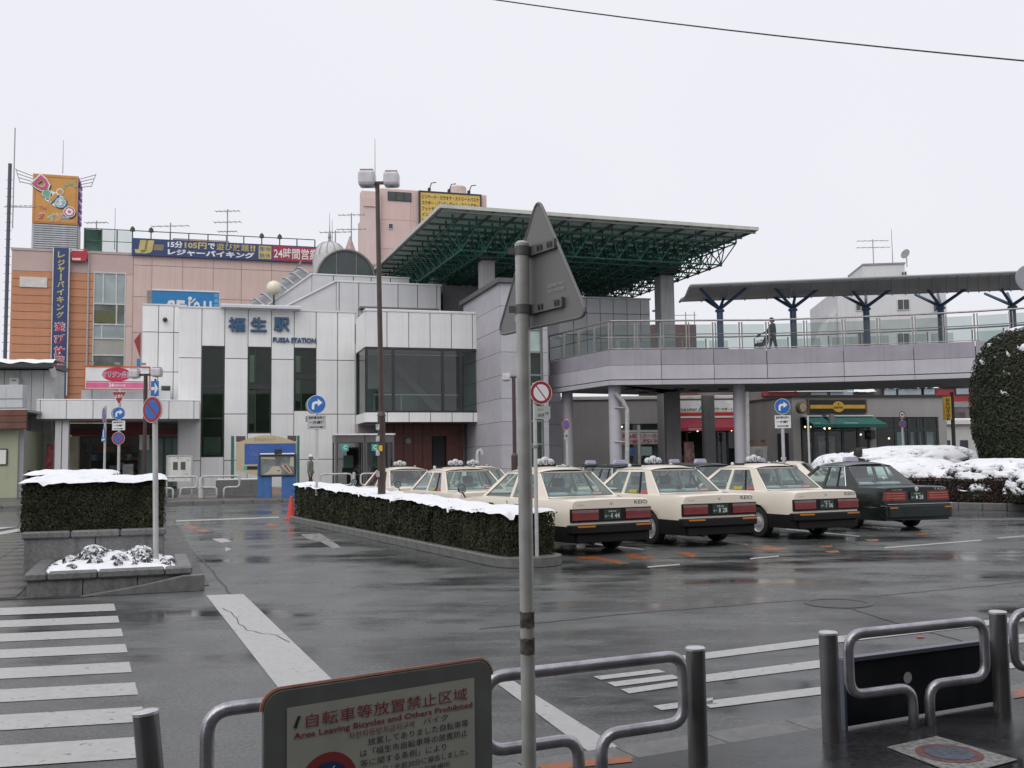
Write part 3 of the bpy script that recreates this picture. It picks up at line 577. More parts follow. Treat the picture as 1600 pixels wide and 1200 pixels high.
shell(vx[0]+.04, vx[-1], vy+.06, 12, uz0, vz1-.04); tiles('wall_panel', st, vx, [uz1-.4, vz1], vy-.02, PANELU, .08, .045)
piece('coping', st, (vx[-1]-vx[0]+.1, .5, .08), ((vx[0]+vx[-1])/2, vy+.2, vz1+.03), PANEL)
sx2, sz2 = X(418, 478, vy), Zz(418, 478, vy)
MB().prism([(vx[0], vy, uz0), (vx[0], vy, vz1), (sx2, vy, sz2), (sx2, vy, uz0)], (0, .4, 0)).build('sloping_parapet', PANELU, st)
MB().prism([(vx[0], vy-.1, vz1), (vx[0], vy-.1, vz1+.1), (sx2, vy-.1, sz2+.1), (sx2, vy-.1, sz2)], (0, .6, 0)).build('coping', PANEL, st)
# barrel vault with its round end window, and the sloping vault over the stair
vc = X(541, 432, 7.5); vr = (X(587, 432, 7.5)-X(496, 432, 7.5))/2; vzb = Zz(541, 433, 7.5)-.15; vh = Zz(541, 391, 7.5)-vzb
arc = [(vc+vr*math.cos(a), vzb+vh*math.sin(a)) for a in lin(0, math.pi, 20)]
MB().prism([(x, 7.5, z) for x, z in arc], (0, .05, 0)).build('arch_window', M('vault_glass', (.03, .045, .045), .15, .2, 2, spec=.7), st)
rm = MB(); rm.tube([(x, 7.45, z) for x, z in arc], .09, 6); [rm.box(vc+vr*k-.03, vc+vr*k+.03, 7.44, 7.5, vzb, vzb+vh*math.sqrt(1-k*k)) for k in (-.34, .34)]; rm.build('arch_frame', M('vault_frame', (.16, .16, .15), .4, metal=.3), st)
rf = MB(); rf.grid(lambda u, v: (vc+vr*1.0*math.cos(math.pi*u), 7.56+v*13, vzb+vh*math.sin(math.pi*u)), 20, 8); rf.build('vault_roof', M('vault_metal', (.3, .3, .31), .35, .2, 2, metal=.4), st, smooth=True)
sA, sB = Vector((vx[0]+.3, 7.2, vz1-.1)), Vector((sx2-.2, 7.2, sz2-.5))
VG = M('stair_vault_glass', (.13, .14, .15), .2, .2, 2)
vd = (sB-sA); vn = Vector((-vd.z, 0, vd.x)); vn = vn.normalized()*(1 if vn.z > 0 else -1)
sv = MB(); sv.grid(lambda u, v: sA+vd*v+Vector((0, 4*u, 0))+vn*1.3*math.sin(math.pi*u)**.6, 14, 10); sv.build('stair_vault', VG, st, smooth=True)
rb = MB()
for k in lin(0, 1, 7): rb.tube([sA+vd*k+Vector((0, 4*u, 0))+vn*(1.34*math.sin(math.pi*u)**.6) for u in lin(0, 1, 14)], .06, 5)
rb.build('vault_rib', M('vault_rib_grey', (.36, .36, .37), .5), st)
MB().prism([(vx[0]-.1, 11.5, vz1+.2), (vx[0]-.1, 11.5, vz1+2.0), (sx2+.6, 11.5, sz2+1.1), (sx2+.6, 11.5, sz2-.6)], (0, 1, 0)).build('grey_gable', M('grey_cladding', (.22, .2, .2), .6), st)
MB().prism([(X(406, 476, 4), 4, zt), (X(406, 476, 4), 4, zt+.9), (X(413, 476, 4), 4, zt+.95), (X(413, 476, 4), 4, zt)], (0, .8, 0)).build('roof_stair', PANELU, st)
g = at(428, 450, 57); t = thing('globe_lamp', 'pale round globe lamp standing on the station roof', 'lamp', (g.x, g.y, zt-.2)); hz = g.z-zt+.2
MB().lathe([(.42*math.sin(a), hz-.42*math.cos(a)) for a in lin(.05, math.pi, 12)], n=18).build('globe', M('cream_globe', (.7, .66, .52), .35), t, smooth=True); MB().tube([(0, 0, 0), (0, 0, hz-.4)], .05, 6).build('post', FRAMED, t)
dm = at(515, 398, 74); t = thing('white_dome', 'white ribbed onion dome with a thin spire behind the station vault', 'dome', (dm.x, dm.y, dm.z-3.2))
prof = [(1.15*(math.cos(a)**.8), 3.0+1.15*math.sin(a)) for a in lin(0, math.pi/2-.02, 9)]; MB().lathe([(1.25, 0), (1.25, 3.0)]+prof, n=22).build('dome_shell', M('dome_white', (.5, .49, .5), .4, .1, 3), t, smooth=35)
rb = MB(); [rb.tube([(math.cos(a)*r*1.01, math.sin(a)*r*1.01, z) for r, z in prof], .035, 5) for a in lin(0, 2*math.pi, 12)]; rb.build('rib', M('grey_dull', (.25, .25, .25), .5), t)
MB().lathe([(.16, 4.1), (.1, 4.4), (.14, 4.5), (.03, 5.1), (.012, 6.4)], n=8).build('spire', M('grey_dull'), t)
cn = at(547, 392, 84); t = thing('stone_turret', 'small pinkish grey turret with a pointed roof behind the station', 'turret', (cn.x, cn.y, cn.z-4)); MB().lathe([(.6, 0), (.6, 3.6), (.7, 3.7), (.5, 3.95)], n=10).build('wall', M('mauve_grey', (.25, .22, .22), .7), t); MB().lathe([(.5, 3.95), (.03, 5.3)], n=10).build('roof', M('pink_grey', (.4, .3, .28), .7), t)
# left canopy with the take-away shop below
cy = -3.4; cx0, cx1 = X(57, 640, cy), X(312, 640, cy); cz0, cz1 = Zz(190, 655, cy), Zz(190, 626, cy)
ca = fthing(S, 'entrance_canopy', 'long white panelled flat canopy over the take-away shop front', 'canopy')
MB().box(cx0+.03, cx1-.03, cy+.06, wy-.1, cz0+.03, cz1-.03).build('slab', PANELU, ca)
cxs = [cx0]+[X(p, 640, cy) for p in (63, 104, 145.5, 188, 228, 264, 303)]+[cx1]; tiles('fascia_panel', ca, cxs, [cz0, cz1], cy-.02, PANEL, .08, .035); tiles('fascia_panel', ca, [cy+.07, -1, wy-.2], [cz0, cz1], cx0-.03, PANEL, .07, .03, axis='y')
tiles('fascia_panel', ca, [cy+.07, -.2], [cz0, cz1], cx1-.05, PANEL, .07, .03, axis='y')
piece('snow_strip', ca, (cx1-cx0, .5, .06), ((cx0+cx1)/2, cy+.25, cz1+.03), SNOW, .02); MB().box(cx0+.1, cx1-.1, cy+.1, cy+.2, cz0-.06, cz0).build('drip_edge', JOINT, ca)
for p in (96, 100): pass
xc = X(97, 700, cy+.6); MB().box(xc-.28, xc-.02, cy+.4, cy+.9, .3, cz0).box(xc+.02, xc+.28, cy+.4, cy+.9, .3, cz0).build('column', PANEL, ca)
sh = fthing(S, 'takeaway_shop', 'dark glazed take-away shop front under the white canopy', 'shop')
sy = .9; sx0, sx1 = X(106, 700, sy), X(279, 700, sy)
MB().box(sx0, sx1, sy+1.4, sy+1.6, .3, cz0).build('back_wall', M('shop_back', (.07, .05, .045), .7, .5, 1.5), sh)
zzs = Zz(190, 672, sy)
MB().box(sx0, sx1, sy+.0, sy+.1, zzs, cz0-.02).build('fascia', M('dull_grey_board', (.12, .12, .12), .6), sh); piece('red_stripe', sh, (sx1-sx0, .06, .3), ((sx0+sx1)/2, sy-.05, zzs-.1), M('dull_red', (.2, .03, .035), .5))
mb = MB(); ell = [(X(208, 668, sy-.1)+.62*math.cos(a), sy-.09, zzs+.25+.28*math.sin(a)) for a in lin(0, 2*math.pi, 24)[:-1]]; mb.prism(ell, (0, .04, 0)).build('oval_badge', M('dull_red'), sh)
dx = [X(p, 700, sy) for p in (106, 124, 141, 186, 218, 256, 279)]
for i, (a, b) in enumerate(zip(dx, dx[1:])):
    f = MB(); f.box(a, a+.06, sy, sy+.08, .45, zzs-.3).box(b-.06, b, sy, sy+.08, .45, zzs-.3).box(a+.06, b-.06, sy, sy+.08, zzs-.4, zzs-.3).box(a+.06, b-.06, sy, sy+.08, .45, .6)
    fo = f.build('door' if i in (3, 4) else 'window', M('dark_bronze', (.06, .05, .045), .4), sh); MB().quad((a, sy+.04, .5), (b, sy+.04, .5), (b, sy+.04, zzs-.3), (a, sy+.04, zzs-.3)).build('pane', CLEAR, fo)
cols_ = [M('goods_'+n, c, .6, .2) for n, c in (('red', (.3, .04, .03)), ('orange', (.45, .15, .03)), ('cream', (.5, .45, .35)), ('green', (.06, .14, .06)), ('blue', (.06, .1, .22)), ('pale', (.6, .6, .58)))]
gb = MB()
for i in range(70):
    x = random.uniform(sx0+.3, sx1-.4); z = .6+random.randint(0, 4)*.45; gb.box(x, x+random.uniform(.15, .5), sy+.7, sy+1.2, z, z+random.uniform(.12, .35), random.randint(0, 5))
gb.build('goods', cols_, sh, stuff=True)
MB().box(X(108, 690, .0), X(124, 690, .0), -.3, .2, .5, Zz(115, 682, 0)).build('counter', M('goods_cream'), sh)
for p in (221, 230): piece('price_strip', sh, (.2, .03, 1.0), (X(p, 687, sy-.1), sy-.06, Zz(p, 687, sy-.1)), SIGNWHITE)
for p in (200,): piece('poster', sh, (.5, .02, .9), (X(p, 725, sy-.05), sy-.03, 1.3), M('poster_grey', (.4, .42, .42), .5, .3, 6))
# billboard on the canopy
bb_ = fthing(S, 'shop_billboard', 'white and pink shop billboard with a red oval on the canopy roof', 'billboard'); yb = -.6
a, b = X(131, 590, yb), X(235, 590, yb); c_, d_ = Zz(183, 609.5, yb), Zz(183, 572, yb); h = d_-c_; w_ = b-a
MB().box(a, b, yb, yb+.35, c_, d_).build('board', SIGNWHITE, bb_); MB().box(a, b, yb-.02, yb, d_-.07, d_).box(a, b, yb-.02, yb, c_, c_+.06).box(a, a+.06, yb-.02, yb, c_+.06, d_-.07).box(b-.06, b, yb-.02, yb, c_+.06, d_-.07).build('frame', M('orange_trim', (.5, .12, .04), .5), bb_)
mb = MB(); mb.quad((a+.1, yb-.012, c_+.1), (b-.1, yb-.012, c_+.1), (b-.1, yb-.012, c_+h*.31), (a+.1, yb-.012, c_+h*.31), 0); mb.quad((a+.1, yb-.012, c_+h*.34), (b-.1, yb-.012, c_+h*.34), (b-.1, yb-.012, c_+h*.37), (a+.1, yb-.012, c_+h*.37), 1)
mb.add([(a+w_*.49+w_*.22*math.cos(t_), yb-.012, c_+h*.65+h*.29*math.sin(t_)) for t_ in lin(0, 2*math.pi, 32)[:-1]], [tuple(range(32))], 1)
mb.text('オリジン弁当', (a+w_*.49, yb-.016, c_+h*.65), (1, 0, 0), (0, 0, 1), w_*.43, h*.28, 2, bold=.045); mb.text('オリジン弁当', (a+w_*.49, yb-.02, c_+h*.65), (1, 0, 0), (0, 0, 1), w_*.42, h*.25, 3, bold=.0)
mb.text('24', (a+w_*.41, yb-.016, c_+h*.205), (1, 0, 0), (0, 0, 1), w_*.075, h*.15, 2, bold=.03); mb.text('時間営業', (a+w_*.54, yb-.016, c_+h*.19), (1, 0, 0), (0, 0, 1), w_*.17, h*.1, 2)
mb.build('print', [M('sign_pink', (.62, .12, .25), .5), M('sign_crimson', (.5, .02, .06), .5), SIGNWHITE, M('sign_navy', (.03, .05, .2), .5)], bb_)
for t_ in (.12, .5, .9): mb = MB().box(a+w_*t_-.04, a+w_*t_+.04, yb+.1, yb+.2, cz1-.05, c_); mb.build('leg', STEEL, bb_); MB().box(a+w_*t_-.12, a+w_*t_+.1, yb-.25, yb-.1, d_+.05, d_+.16).build('spotlight', M('grey_dull'), bb_)
MB().box(X(127, 617, .2), X(266, 617, .2), .2, 1.2, cz1-.05, Zz(190, 610, .2)).build('parapet', PANELU, ca)
# ================================================================ LILAC STAIR TOWER
TF = Frame((S.w(14.5, -7.56, 0)), 17)
tw = fthing(TF, 'stair_tower', 'lilac tiled stair tower with a grey sloped cap beside the station bay', 'tower')
tz1 = TF.pix(783, 442, 0).z; tx1 = TF.pix(862, 600, 0).x; gx0, gx1 = TF.pix(821, 600, 0).x, TF.pix(849, 600, 0).x
MB().box(.06, gx0, .06, 7, 0, tz1-.05).box(gx0, gx1, .5, 7, 0, tz1-.05).box(gx1, gx1+.25, .06, 7, 0, tz1-.05).box(gx1+.25, tx1+1.6, 3.26, 7, 0, tz1-1.2).build('wall', JOINT, tw)
tzs = lin(.2, tz1, 9); tiles('wall_tile', tw, [0, gx0], tzs, -.02, LILAC, .08, .016); tiles('wall_tile', tw, [gx1, gx1+.25], tzs, -.02, LILAC, .08, .016); tiles('wall_tile', tw, [gx1+.25, tx1+1.6], [z for z in tzs if z < tz1-1.3], 3.18, LILAC, .08, .016)
tiles('wall_tile', tw, [.07, 4.5, 7], tzs, -.03, LILAC, .08, .016, axis='y')
cp = MB(); cp.prism([(-.2, -.2, tz1), (gx1+.35, -.2, tz1), (gx1+.35, 7.2, tz1), (-.2, 7.2, tz1)], (0, 0, .22)); cp.build('cap', M('cap_grey', (.1, .1, .1), .5), tw)
for i, (a, b) in enumerate(zip(tzs, tzs[1:])):
    f = MB(); f.box(gx0, gx1, .2, .3, a, a+.09).box(gx0, gx0+.06, .2, .3, a+.09, b).box(gx1-.06, gx1, .2, .3, a+.09, b); fo = f.build('window', M('grey_green_frame', (.2, .24, .23), .5), tw)
    MB().quad((gx0, .26, a), (gx1, .26, a), (gx1, .26, b), (gx0, .26, b)).build('pane', WGL if i != 6 else M('pale_green_panel', (.4, .5, .47), .3), fo)
# grey concrete block in the gap behind, seen under the roof truss
MB().box(X(692, 460, 4), X(760, 460, 4), 4, 10, zt-.2, Zz(720, 447, 4)).build('wall', M('grey_block', (.16, .16, .165), .7), st); MB().box(X(677, 440, 5), X(698, 440, 5), 5, 6.5, zt-.2, Zz(690, 433, 5)).build('pillar', M('grey_pillar', (.25, .25, .26), .7), st)
# ================================================================ SPACE FRAME ROOF
ZR = 14.0
def zpl(px, py, z): r = ray(px, py); return Vector((0, 0, EYE))+r*((z-EYE)/r.z)
A_, B_ = zpl(690, 324, ZR), zpl(1180, 359, ZR); ang = math.degrees(math.atan2((B_-A_).y, (B_-A_).x))
CF = Frame((A_.x, A_.y, 0), ang); CW = (B_-A_).length; CD = CW*1.08
sf = fthing(CF, 'canopy_roof', 'large flat glass roof on a dark green space frame above the station', 'roof')
GREENM = M('truss_green', (.012, .085, .062), .4, .2, 4); RGL = M('roof_glass_frosted', (.5, .6, .56), .3, .12, 1)
m_ = RGL.node_tree; b_ = m_.nodes['Principled BSDF']; b_.inputs['Transmission Weight'].default_value = 0
tl = m_.nodes.new('ShaderNodeBsdfTranslucent'); tl.inputs['Color'].default_value = (.42, .52, .48, 1); ms = m_.nodes.new('ShaderNodeMixShader'); ms.inputs['Fac'].default_value = .27
m_.links.new(b_.outputs[0], ms.inputs[1]); m_.links.new(tl.outputs[0], ms.inputs[2]); m_.links.new(ms.outputs[0], m_.nodes['Material Output'].inputs['Surface'])
NX, NY = 13, 14; px_ = CW/NX; py_ = CD/NY
for i in range(NX):
    for j in range(NY): piece('roof_pane', sf, (px_-.04, py_-.04, .04), (px_*(i+.5), py_*(j+.5), ZR+.02), RGL, .0)
ed = MB(); ed.box(-.12, CW+.12, -.16, -.02, ZR-.06, ZR+.12).box(-.14, -.02, -.02, CD, ZR-.06, ZR+.12).box(CW+.02, CW+.14, -.02, CD, ZR-.06, ZR+.12).box(-.12, CW+.12, CD, CD+.14, ZR-.06, ZR+.12); ed.build('edge_gutter', M('gutter_cream', (.5, .5, .45), .5), sf)
pu = MB()
for i in range(NX*1+1): pu.box(px_*i-.05, px_*i+.05, .0, CD, ZR-.12, ZR-.005)
for j in range(NY+1): pu.box(.0, CW, py_*j-.04, py_*j+.04, ZR-.22, ZR-.125)
pu.build('purlin', M('purlin_grey', (.14, .14, .13), .5), sf)
zc, zb_ = ZR-.62, ZR-1.75; UB = {}
def bar(p, q, r, k, name='truss_bar'):
    if r not in UB:
        mm = MB(); mm.tube([(0, 0, 0), (0, 0, 1)], r, 5, caps=False); UB[r] = mm.mesh('truss_bar', GREENM)
    p, q = Vector(p), Vector(q); o = link(name, UB[r], sf, p); d = q-p; o.rotation_mode = 'QUATERNION'; o.rotation_quaternion = d.to_track_quat('Z', 'Y'); o.scale = (1, 1, d.length)
bars = []; ix = .75
def tpn(i, j): return (ix+(CW-2*ix)*i/NX, ix+(CD-2*ix)*j/NY, zc)
def btn(i, j): return (ix+(CW-2*ix)*(i+.5)/NX, ix+(CD-2*ix)*(j+.5)/NY, zb_)
for i in range(NX+1):
    for j in range(NY+1):
        if i < NX: bars.append((tpn(i, j), tpn(i+1, j), .045))
        if j < NY: bars.append((tpn(i, j), tpn(i, j+1), .045))
        x, y, z = tpn(i, j); bars.append(((x, y, z), (x, y, ZR-.12), .05))
        for di in (0, -1):
            for dj in (0, -1):
                if 0 <= i+di < NX and 0 <= j+dj < NY: bars.append((tpn(i, j), btn(i+di, j+dj), .035))
        if i < NX-1 and j < NY: bars.append((btn(i, j), btn(i+1, j), .045))
        if j < NY-1 and i < NX: bars.append((btn(i, j), btn(i, j+1), .045))
ci = CF.i @ Vector((0, 0, EYE)); bars.sort(key=lambda b: ((Vector(b[0])+Vector(b[1]))/2-ci).length)
for k, (p, q, r) in enumerate(bars[:300]): bar(p, q, r, k)
far = MB(); [far.tube([p, q], r, 5, caps=False) for p, q, r in bars[300:]]; far.build('truss_bar', GREENM, sf, stuff=True)
nd = MB()
for i in range(NX):
    for j in range(NY): x, y, z = btn(i, j); nd.lathe([(.0, -.1), (.09, -.04), (.09, .04), (0, .1)], (x, y, z), n=6)
nd.build('truss_node', GREENM, sf, stuff=True)
for k, (px, py, d) in enumerate([(1038, 424, 57.5), (1004, 433, 62), (970, 448, 66), (932, 459, 70)]):
    c = CF.l(at(px, py, d)); MB().box(c.x-.7, c.x+.7, c.y-.4, c.y+.4, c.z-.15, c.z+.45).build('bearing_box', FRAMED, sf)
def column(px0, px1, pyt, d, label):
    p, q = at(px0, 500, d), at(px1, 500, d); w = (q.x-p.x)/2; t = thing('concrete_column', label, 'column', ((p.x+q.x)/2, d, .2), R(17), 'tall columns under the space frame roof')
    MB().box(-w*.85, w*.85, -w*.85, w*.85, 0, zb_-.25).build('shaft', M('column_concrete', (.36, .36, .37), .6, .1, 1, streak=.2), t, bevel=.06); MB().box(-w*1.0, w*1.0, -w, w, zb_-.25, zb_-.02).build('bearing_plate', FRAMED, t)
column(748, 774, 400, 52.5, 'tall pale concrete column rising from behind the lilac tower')
column(1025, 1053, 425, 57.5, 'tall pale concrete column rising from behind the bridge railing')
# ================================================================ PEDESTRIAN BRIDGE
BZ = dict(rail=7.78, glass0=6.5, band=5.8, low=5.16, lip=4.93)
def bp(px, d): c = at(px, 600, d); return Vector((c.x, c.y, 0))
path = [bp(857, 49.3), bp(953, 44.2), bp(1075, 44.3), bp(1200, 44.5), bp(1320, 44.0), bp(1430, 43.4), bp(1527, 42.7), bp(1640, 41.6), bp(1760, 40)]
br = thing('footbridge', 'lilac panelled footbridge with glass railings crossing in front of the shops', 'footbridge', (path[1].x, path[1].y, 0)); BO = Vector((path[1].x, path[1].y, 0)); path = [p-BO for p in path]
def nrm(i):
    a = path[max(0, i-1)]; b = path[min(len(path)-1, i+1)]; t = (b-a).normalized(); return Vector((-t.y, t.x, 0))
seg = []                                                        # 1.33 m panels along the near edge
for a, b in zip(path, path[1:]):
    n = max(1, round((b-a).length/1.36)); seg += [(a+(b-a)*i/n, a+(b-a)*(i+1)/n) for i in range(n)]
WD = 6.2
def off(p, q, w): t = (q-p).normalized(); return Vector((-t.y, t.x, 0))*w
inner = [p+nrm(i)*.16 for i, p in enumerate(path)]; outer = [p+nrm(i)*WD for i, p in enumerate(path)]
dk = MB()
for i in range(len(path)-1):
    a, b, c, d = inner[i], inner[i+1], outer[i+1], outer[i]; U = Vector((0, 0, 1))
    dk.add([a+U*4.97, b+U*4.97, c+U*4.97, d+U*4.97, a+U*6.3, b+U*6.3, c+U*6.3, d+U*6.3], [(3, 2, 1, 0), (4, 5, 6, 7), (0, 1, 5, 4), (2, 3, 7, 6)])
dk.build('deck', M('deck_concrete', (.26, .26, .26), .7, .12, 1), br)
for k in range(0, len(seg)-1, 2):
    p, q = seg[k][0], seg[min(k+1, len(seg)-1)][1]; t = q-p; Ln = t.length; rz = math.atan2(t.y, t.x); m_ = (p+q)/2; nn = off(p, q, 1)
    piece('upper_panel', br, (Ln-.025, .1, BZ['glass0']-BZ['band']-.02), m_+nn*.1+Vector((0, 0, (BZ['glass0']+BZ['band'])/2)), LILACD, .008, rz)
    piece('lower_panel', br, (Ln-.025, .1, BZ['band']-BZ['low']-.02), m_+nn*.05+Vector((0, 0, (BZ['band']+BZ['low'])/2)), LILAC, .008, rz)
    piece('edge_strip', br, (Ln-.01, .2, BZ['low']-BZ['lip']-.03), m_+nn*.06+Vector((0, 0, (BZ['low']+BZ['lip'])/2-.02)), LILAC, .01, rz)
BGL = glass('railing_glass', (.6, .67, .645), .9)
def railing(sg, w, detail=True):
    for k, (p, q) in enumerate(sg):
        o = off(p, q, w); a, b = p+o, q+o; t = (b-a); Ln = t.length; rz = math.atan2(t.y, t.x); U = Vector((0, 0, 1))
        piece('railing_post', br, (.07, .06, 1.2), a+U*(BZ['glass0']+.6), STEEL, .01, rz)
        if detail: piece('railing_post', br, (.05, .09, 1.2), a+t.normalized()*.12+U*(BZ['glass0']+.6), STEEL, .01, rz)
        g0, g1 = a+t.normalized()*.16, b-t.normalized()*.06
        MB().quad(g0+U*(BZ['glass0']+.06), g1+U*(BZ['glass0']+.06), g1+U*(BZ['glass0']+1.1), g0+U*(BZ['glass0']+1.1)).build('railing_pane', BGL, br)
        mb = MB(); mb.tube([a+U*(BZ['glass0']+.68)+o.normalized()*.06, b+U*(BZ['glass0']+.68)+o.normalized()*.06], .022, 6); mb.tube([a+U*(BZ['glass0']+.04), b+U*(BZ['glass0']+.04)], .025, 6); mb.build('railing_bar', STEEL, br)
    mb = MB(); U = Vector((0, 0, BZ['rail'])); mb.tube([sg[0][0]+off(*sg[0], w)+U]+[q+off(p, q, w)+U for p, q in sg], .04, 8); mb.build('handrail', STEEL, br)
railing(seg, .08); railing([(a, b) for a, b in seg[4:]], WD-.1, False)
# round legs
def leg(px, py_t, w, d, label, dia=None, square=False):
    c = bp(px, d)-BO
    if square: MB().box(c.x-w, c.x+w, c.y-w, c.y+w, .1, 4.98).build('pier', M('pier_grey', (.2, .19, .195), .6, .1, streak=.15), br, bevel=.03)
    else: MB().lathe([(w, .1), (w, 4.98)], (c.x, c.y, 0), n=20).build('pier', LILAC, br, smooth=40)
leg(886, 0, .27, 49, ''); leg(960, 0, .28, 45, ''); leg(1154, 0, .27, 45.6, ''); leg(1049, 0, .36, 50, '', square=True); leg(1105, 0, .3, 53, '', square=True)
ds = MB(); p_ = [at(962, 615, 44.6), at(974, 628, 44.6), at(980, 640, 44.6), at(980, 760, 44.6)]; ds.tube([p-BO for p in p_], .1, 8); [ds.tube([at(960, y, 44.7)-BO, at(980, y, 44.6)-BO], .03, 5) for y in (637, 690)]; ds.build('downpipe', GREYP, br)
ds = MB(); ds.tube([at(1167, 612, 45)-BO, at(1170, 760, 45)-BO], .09, 8); ds.build('downpipe', GREYP, br)
for px, d in ((985, 47), (1018, 47.5), (1060, 47.5), (1085, 48.5), (1130, 48), (1005, 49.5)): c = bp(px, d)-BO; piece('deck_lamp', br, (.5, .2, .06), (c.x, c.y, 4.93), FRAMED)
# canopy of the bridge
cn = thing('bridge_canopy', 'long grey canopy on blue branching posts over the footbridge', 'canopy', BO); CZ = 9.42
near = [zpl(1079, 448, CZ+.12), zpl(1320, 438, CZ+.12), zpl(1480, 432, CZ+.12), zpl(1605, 427, CZ+.12), zpl(1760, 421, CZ+.12)]
farp = [zpl(1062, 473, CZ-.1), zpl(1320, 463.5, CZ-.1), zpl(1480, 458.5, CZ-.1), zpl(1605, 454, CZ-.1), zpl(1760, 447, CZ-.1)]
near = [p-BO for p in near]; farp = [p-BO for p in farp]
def cpt(s, t):                                                  # s along, t across 0 near .. 1 far
    k = s*(len(near)-1); i = min(int(k), len(near)-2); f = k-i; a = near[i].lerp(near[i+1], f); b = farp[i].lerp(farp[i+1], f); p = a.lerp(b, t); p.z += .28*math.cos(t*math.pi)**2*.6-.12; return p
UND = M('canopy_underside', (.3, .3, .3), .5, .06, 1)
mb = MB(); mb.grid(lambda u, v: cpt(u, .1+.9*v), 40, 10); top = MB(); mb.grid(lambda u, v: cpt(u, .1+.9*v)+Vector((0, 0, .09)), 40, 10); mb.build('roof_sheet', UND, cn, smooth=40)
ns = 30
for i in range(ns):
    a, b = (i+.03)/ns, (i+.97)/ns; mb = MB(); mb.quad(cpt(a, -.02), cpt(b, -.02), cpt(b, .1), cpt(a, .1)); mb.quad(cpt(a, -.02)+Vector((0, 0, .05)), cpt(b, -.02)+Vector((0, 0, .05)), cpt(b, .1)+Vector((0, 0, .05)), cpt(a, .1)+Vector((0, 0, .05))); mb.build('glazing_strip', RGL, cn)
    mb = MB(); mb.tube([cpt(i/ns, -.02)-Vector((0, 0, .04)), cpt(i/ns, .3)-Vector((0, 0, .04)), cpt(i/ns, .6)-Vector((0, 0, .04)), cpt(i/ns, 1)-Vector((0, 0, .04))], .035, 4); mb.build('purlin', UND, cn)
mb = MB(); mb.tube([cpt(u, -.03) for u in lin(0, 1, 20)], .06, 6); mb.tube([cpt(u, 1.0)+Vector((0, 0, .04)) for u in lin(0, 1, 20)], .06, 6); mb.tube([cpt(0, v) for v in lin(0, 1, 10)], .06, 6); mb.build('edge_beam', UND, cn)
BLUEP = M('blue_post_paint', (.025, .06, .125), .4, .15, 5)
for px in (1128, 1243, 1358, 1475, 1588, 1700):
    b0 = bp(px, 46.9)-BO; mb = MB(); n0 = Vector((b0.x, b0.y, 8.65)); mb.tube([(b0.x, b0.y, 6.2), n0], .15, 10); mb.lathe([(.15, 0), (.22, .02), (.22, .1), (.15, .14)], (b0.x, b0.y, 8.5), n=10)
    for dx, dy in ((-1.05, -.9), (1.05, -.9), (-.55, 1.5), (.55, 1.5)): mb.tube([n0, n0+Vector((dx, dy, .82))], [.085, .065], 6)
    mb.build('branching_post', BLUEP, cn)
# white upper building seen over the bridge rail
U_ = Frame((at(896, 500, 59).x, 59, 0), 14); ub = fthing(U_, 'white_upper_block', 'low white panelled block showing above the footbridge rail beside the concrete column', 'building'); ux1 = U_.pix(1016, 500).x; uz1_ = U_.pix(960, 467).z
MB().box(-1.5, ux1, .06, 6, 6.3, uz1_-.04).build('wall', JOINT, ub); tiles('wall_panel', ub, [-1.5]+[U_.pix(p, 500).x for p in (896, 917, 938, 958.5, 980, 1001, 1016)], [6.3, uz1_-2.2, uz1_-.9, uz1_], 0, PANELU, .08, .04)
piece('coping', ub, (ux1+1.6, .4, .1), ((ux1-1.5)/2, .15, uz1_+.04), PANELU); MB().box(ux1+.1, ux1+.9, -.3, -.1, uz1_-.75, uz1_-.65).build('side_lamp', M('lantern_cap', (.45, .44, .46), .4), ub)
V_ = Frame((at(1018, 520, 75).x, 75, 0), 5); rb_ = fthing(V_, 'brick_red_block', 'dull brick red low block seen through the footbridge glass', 'building'); MB().box(0, V_.pix(1088, 520).x, 0, 5, 0, V_.pix(1050, 507).z).build('wall', M('dull_brick', (.16, .08, .065), .8, .2, 1), rb_)
q_ = at(1078, 508, 74); t = thing('roof_frame', 'thin metal scaffold frame on the brick red block', 'frame', (q_.x, q_.y, q_.z)); mb = MB()
for dx in (-.3, .35): mb.tube([(dx, 0, 0), (dx, 0, 1.0)], .035, 4)
for z in (.35, .75): mb.tube([(-1.6, 0, z), (.5, 0, z)], .025, 4)
mb.build('bars', M('antenna_grey', (.3, .3, .31), .5), t)
# ================================================================ PINK DEPARTMENT STORE
PINK = M('pink_wall', (.62, .465, .42), .7, .05, .6, streak=.1, rnd=.025); ORTILE = M('orange_tile', (.54, .245, .13), .55, .08, 1.5, rnd=.07, streak=.1)
MAUVE = M('mauve_wall', (.5, .375, .345), .7, .06, .6, rnd=.03)
G = Frame((at(13, 600, 73).x, 73, 0), 17)
def gx(px, py=500, y=0): return G.pix(px, py, y).x
def gz(px, py, y=0): return G.pix(px, py, y).z
ds_ = fthing(G, 'department_store', 'large pink department store with an orange tiled wing behind the station', 'store')
gt = gz(100, 394); gb = .4; gxe = gx(610, 420)
MB().box(.05, gxe, .1, 24, 0, gt-.05).build('wall', MAUVE, ds_)
ob = gz(60, 424)
xa, xb = gx(78), gx(108); xw0, xw1 = gx(145), gx(196); xr = gx(207)
tiles('wall_panel', ds_, [0, xa+.2], [ob, gt], 0, MAUVE, .1, .02); tiles('wall_panel', ds_, [xb-.2, xr], [ob, gt], 0, MAUVE, .1, .02)
nb_ = 26
for (a, b) in ((0, xa+.2), (xb-.2, xw0)): tiles('tile_course', ds_, [a, b], lin(gb, ob, nb_), 0, ORTILE, .1, .035)
tiles('wall_panel', ds_, [xw1, xr], lin(gb, ob, 4), 0, PINK, .1, .02)
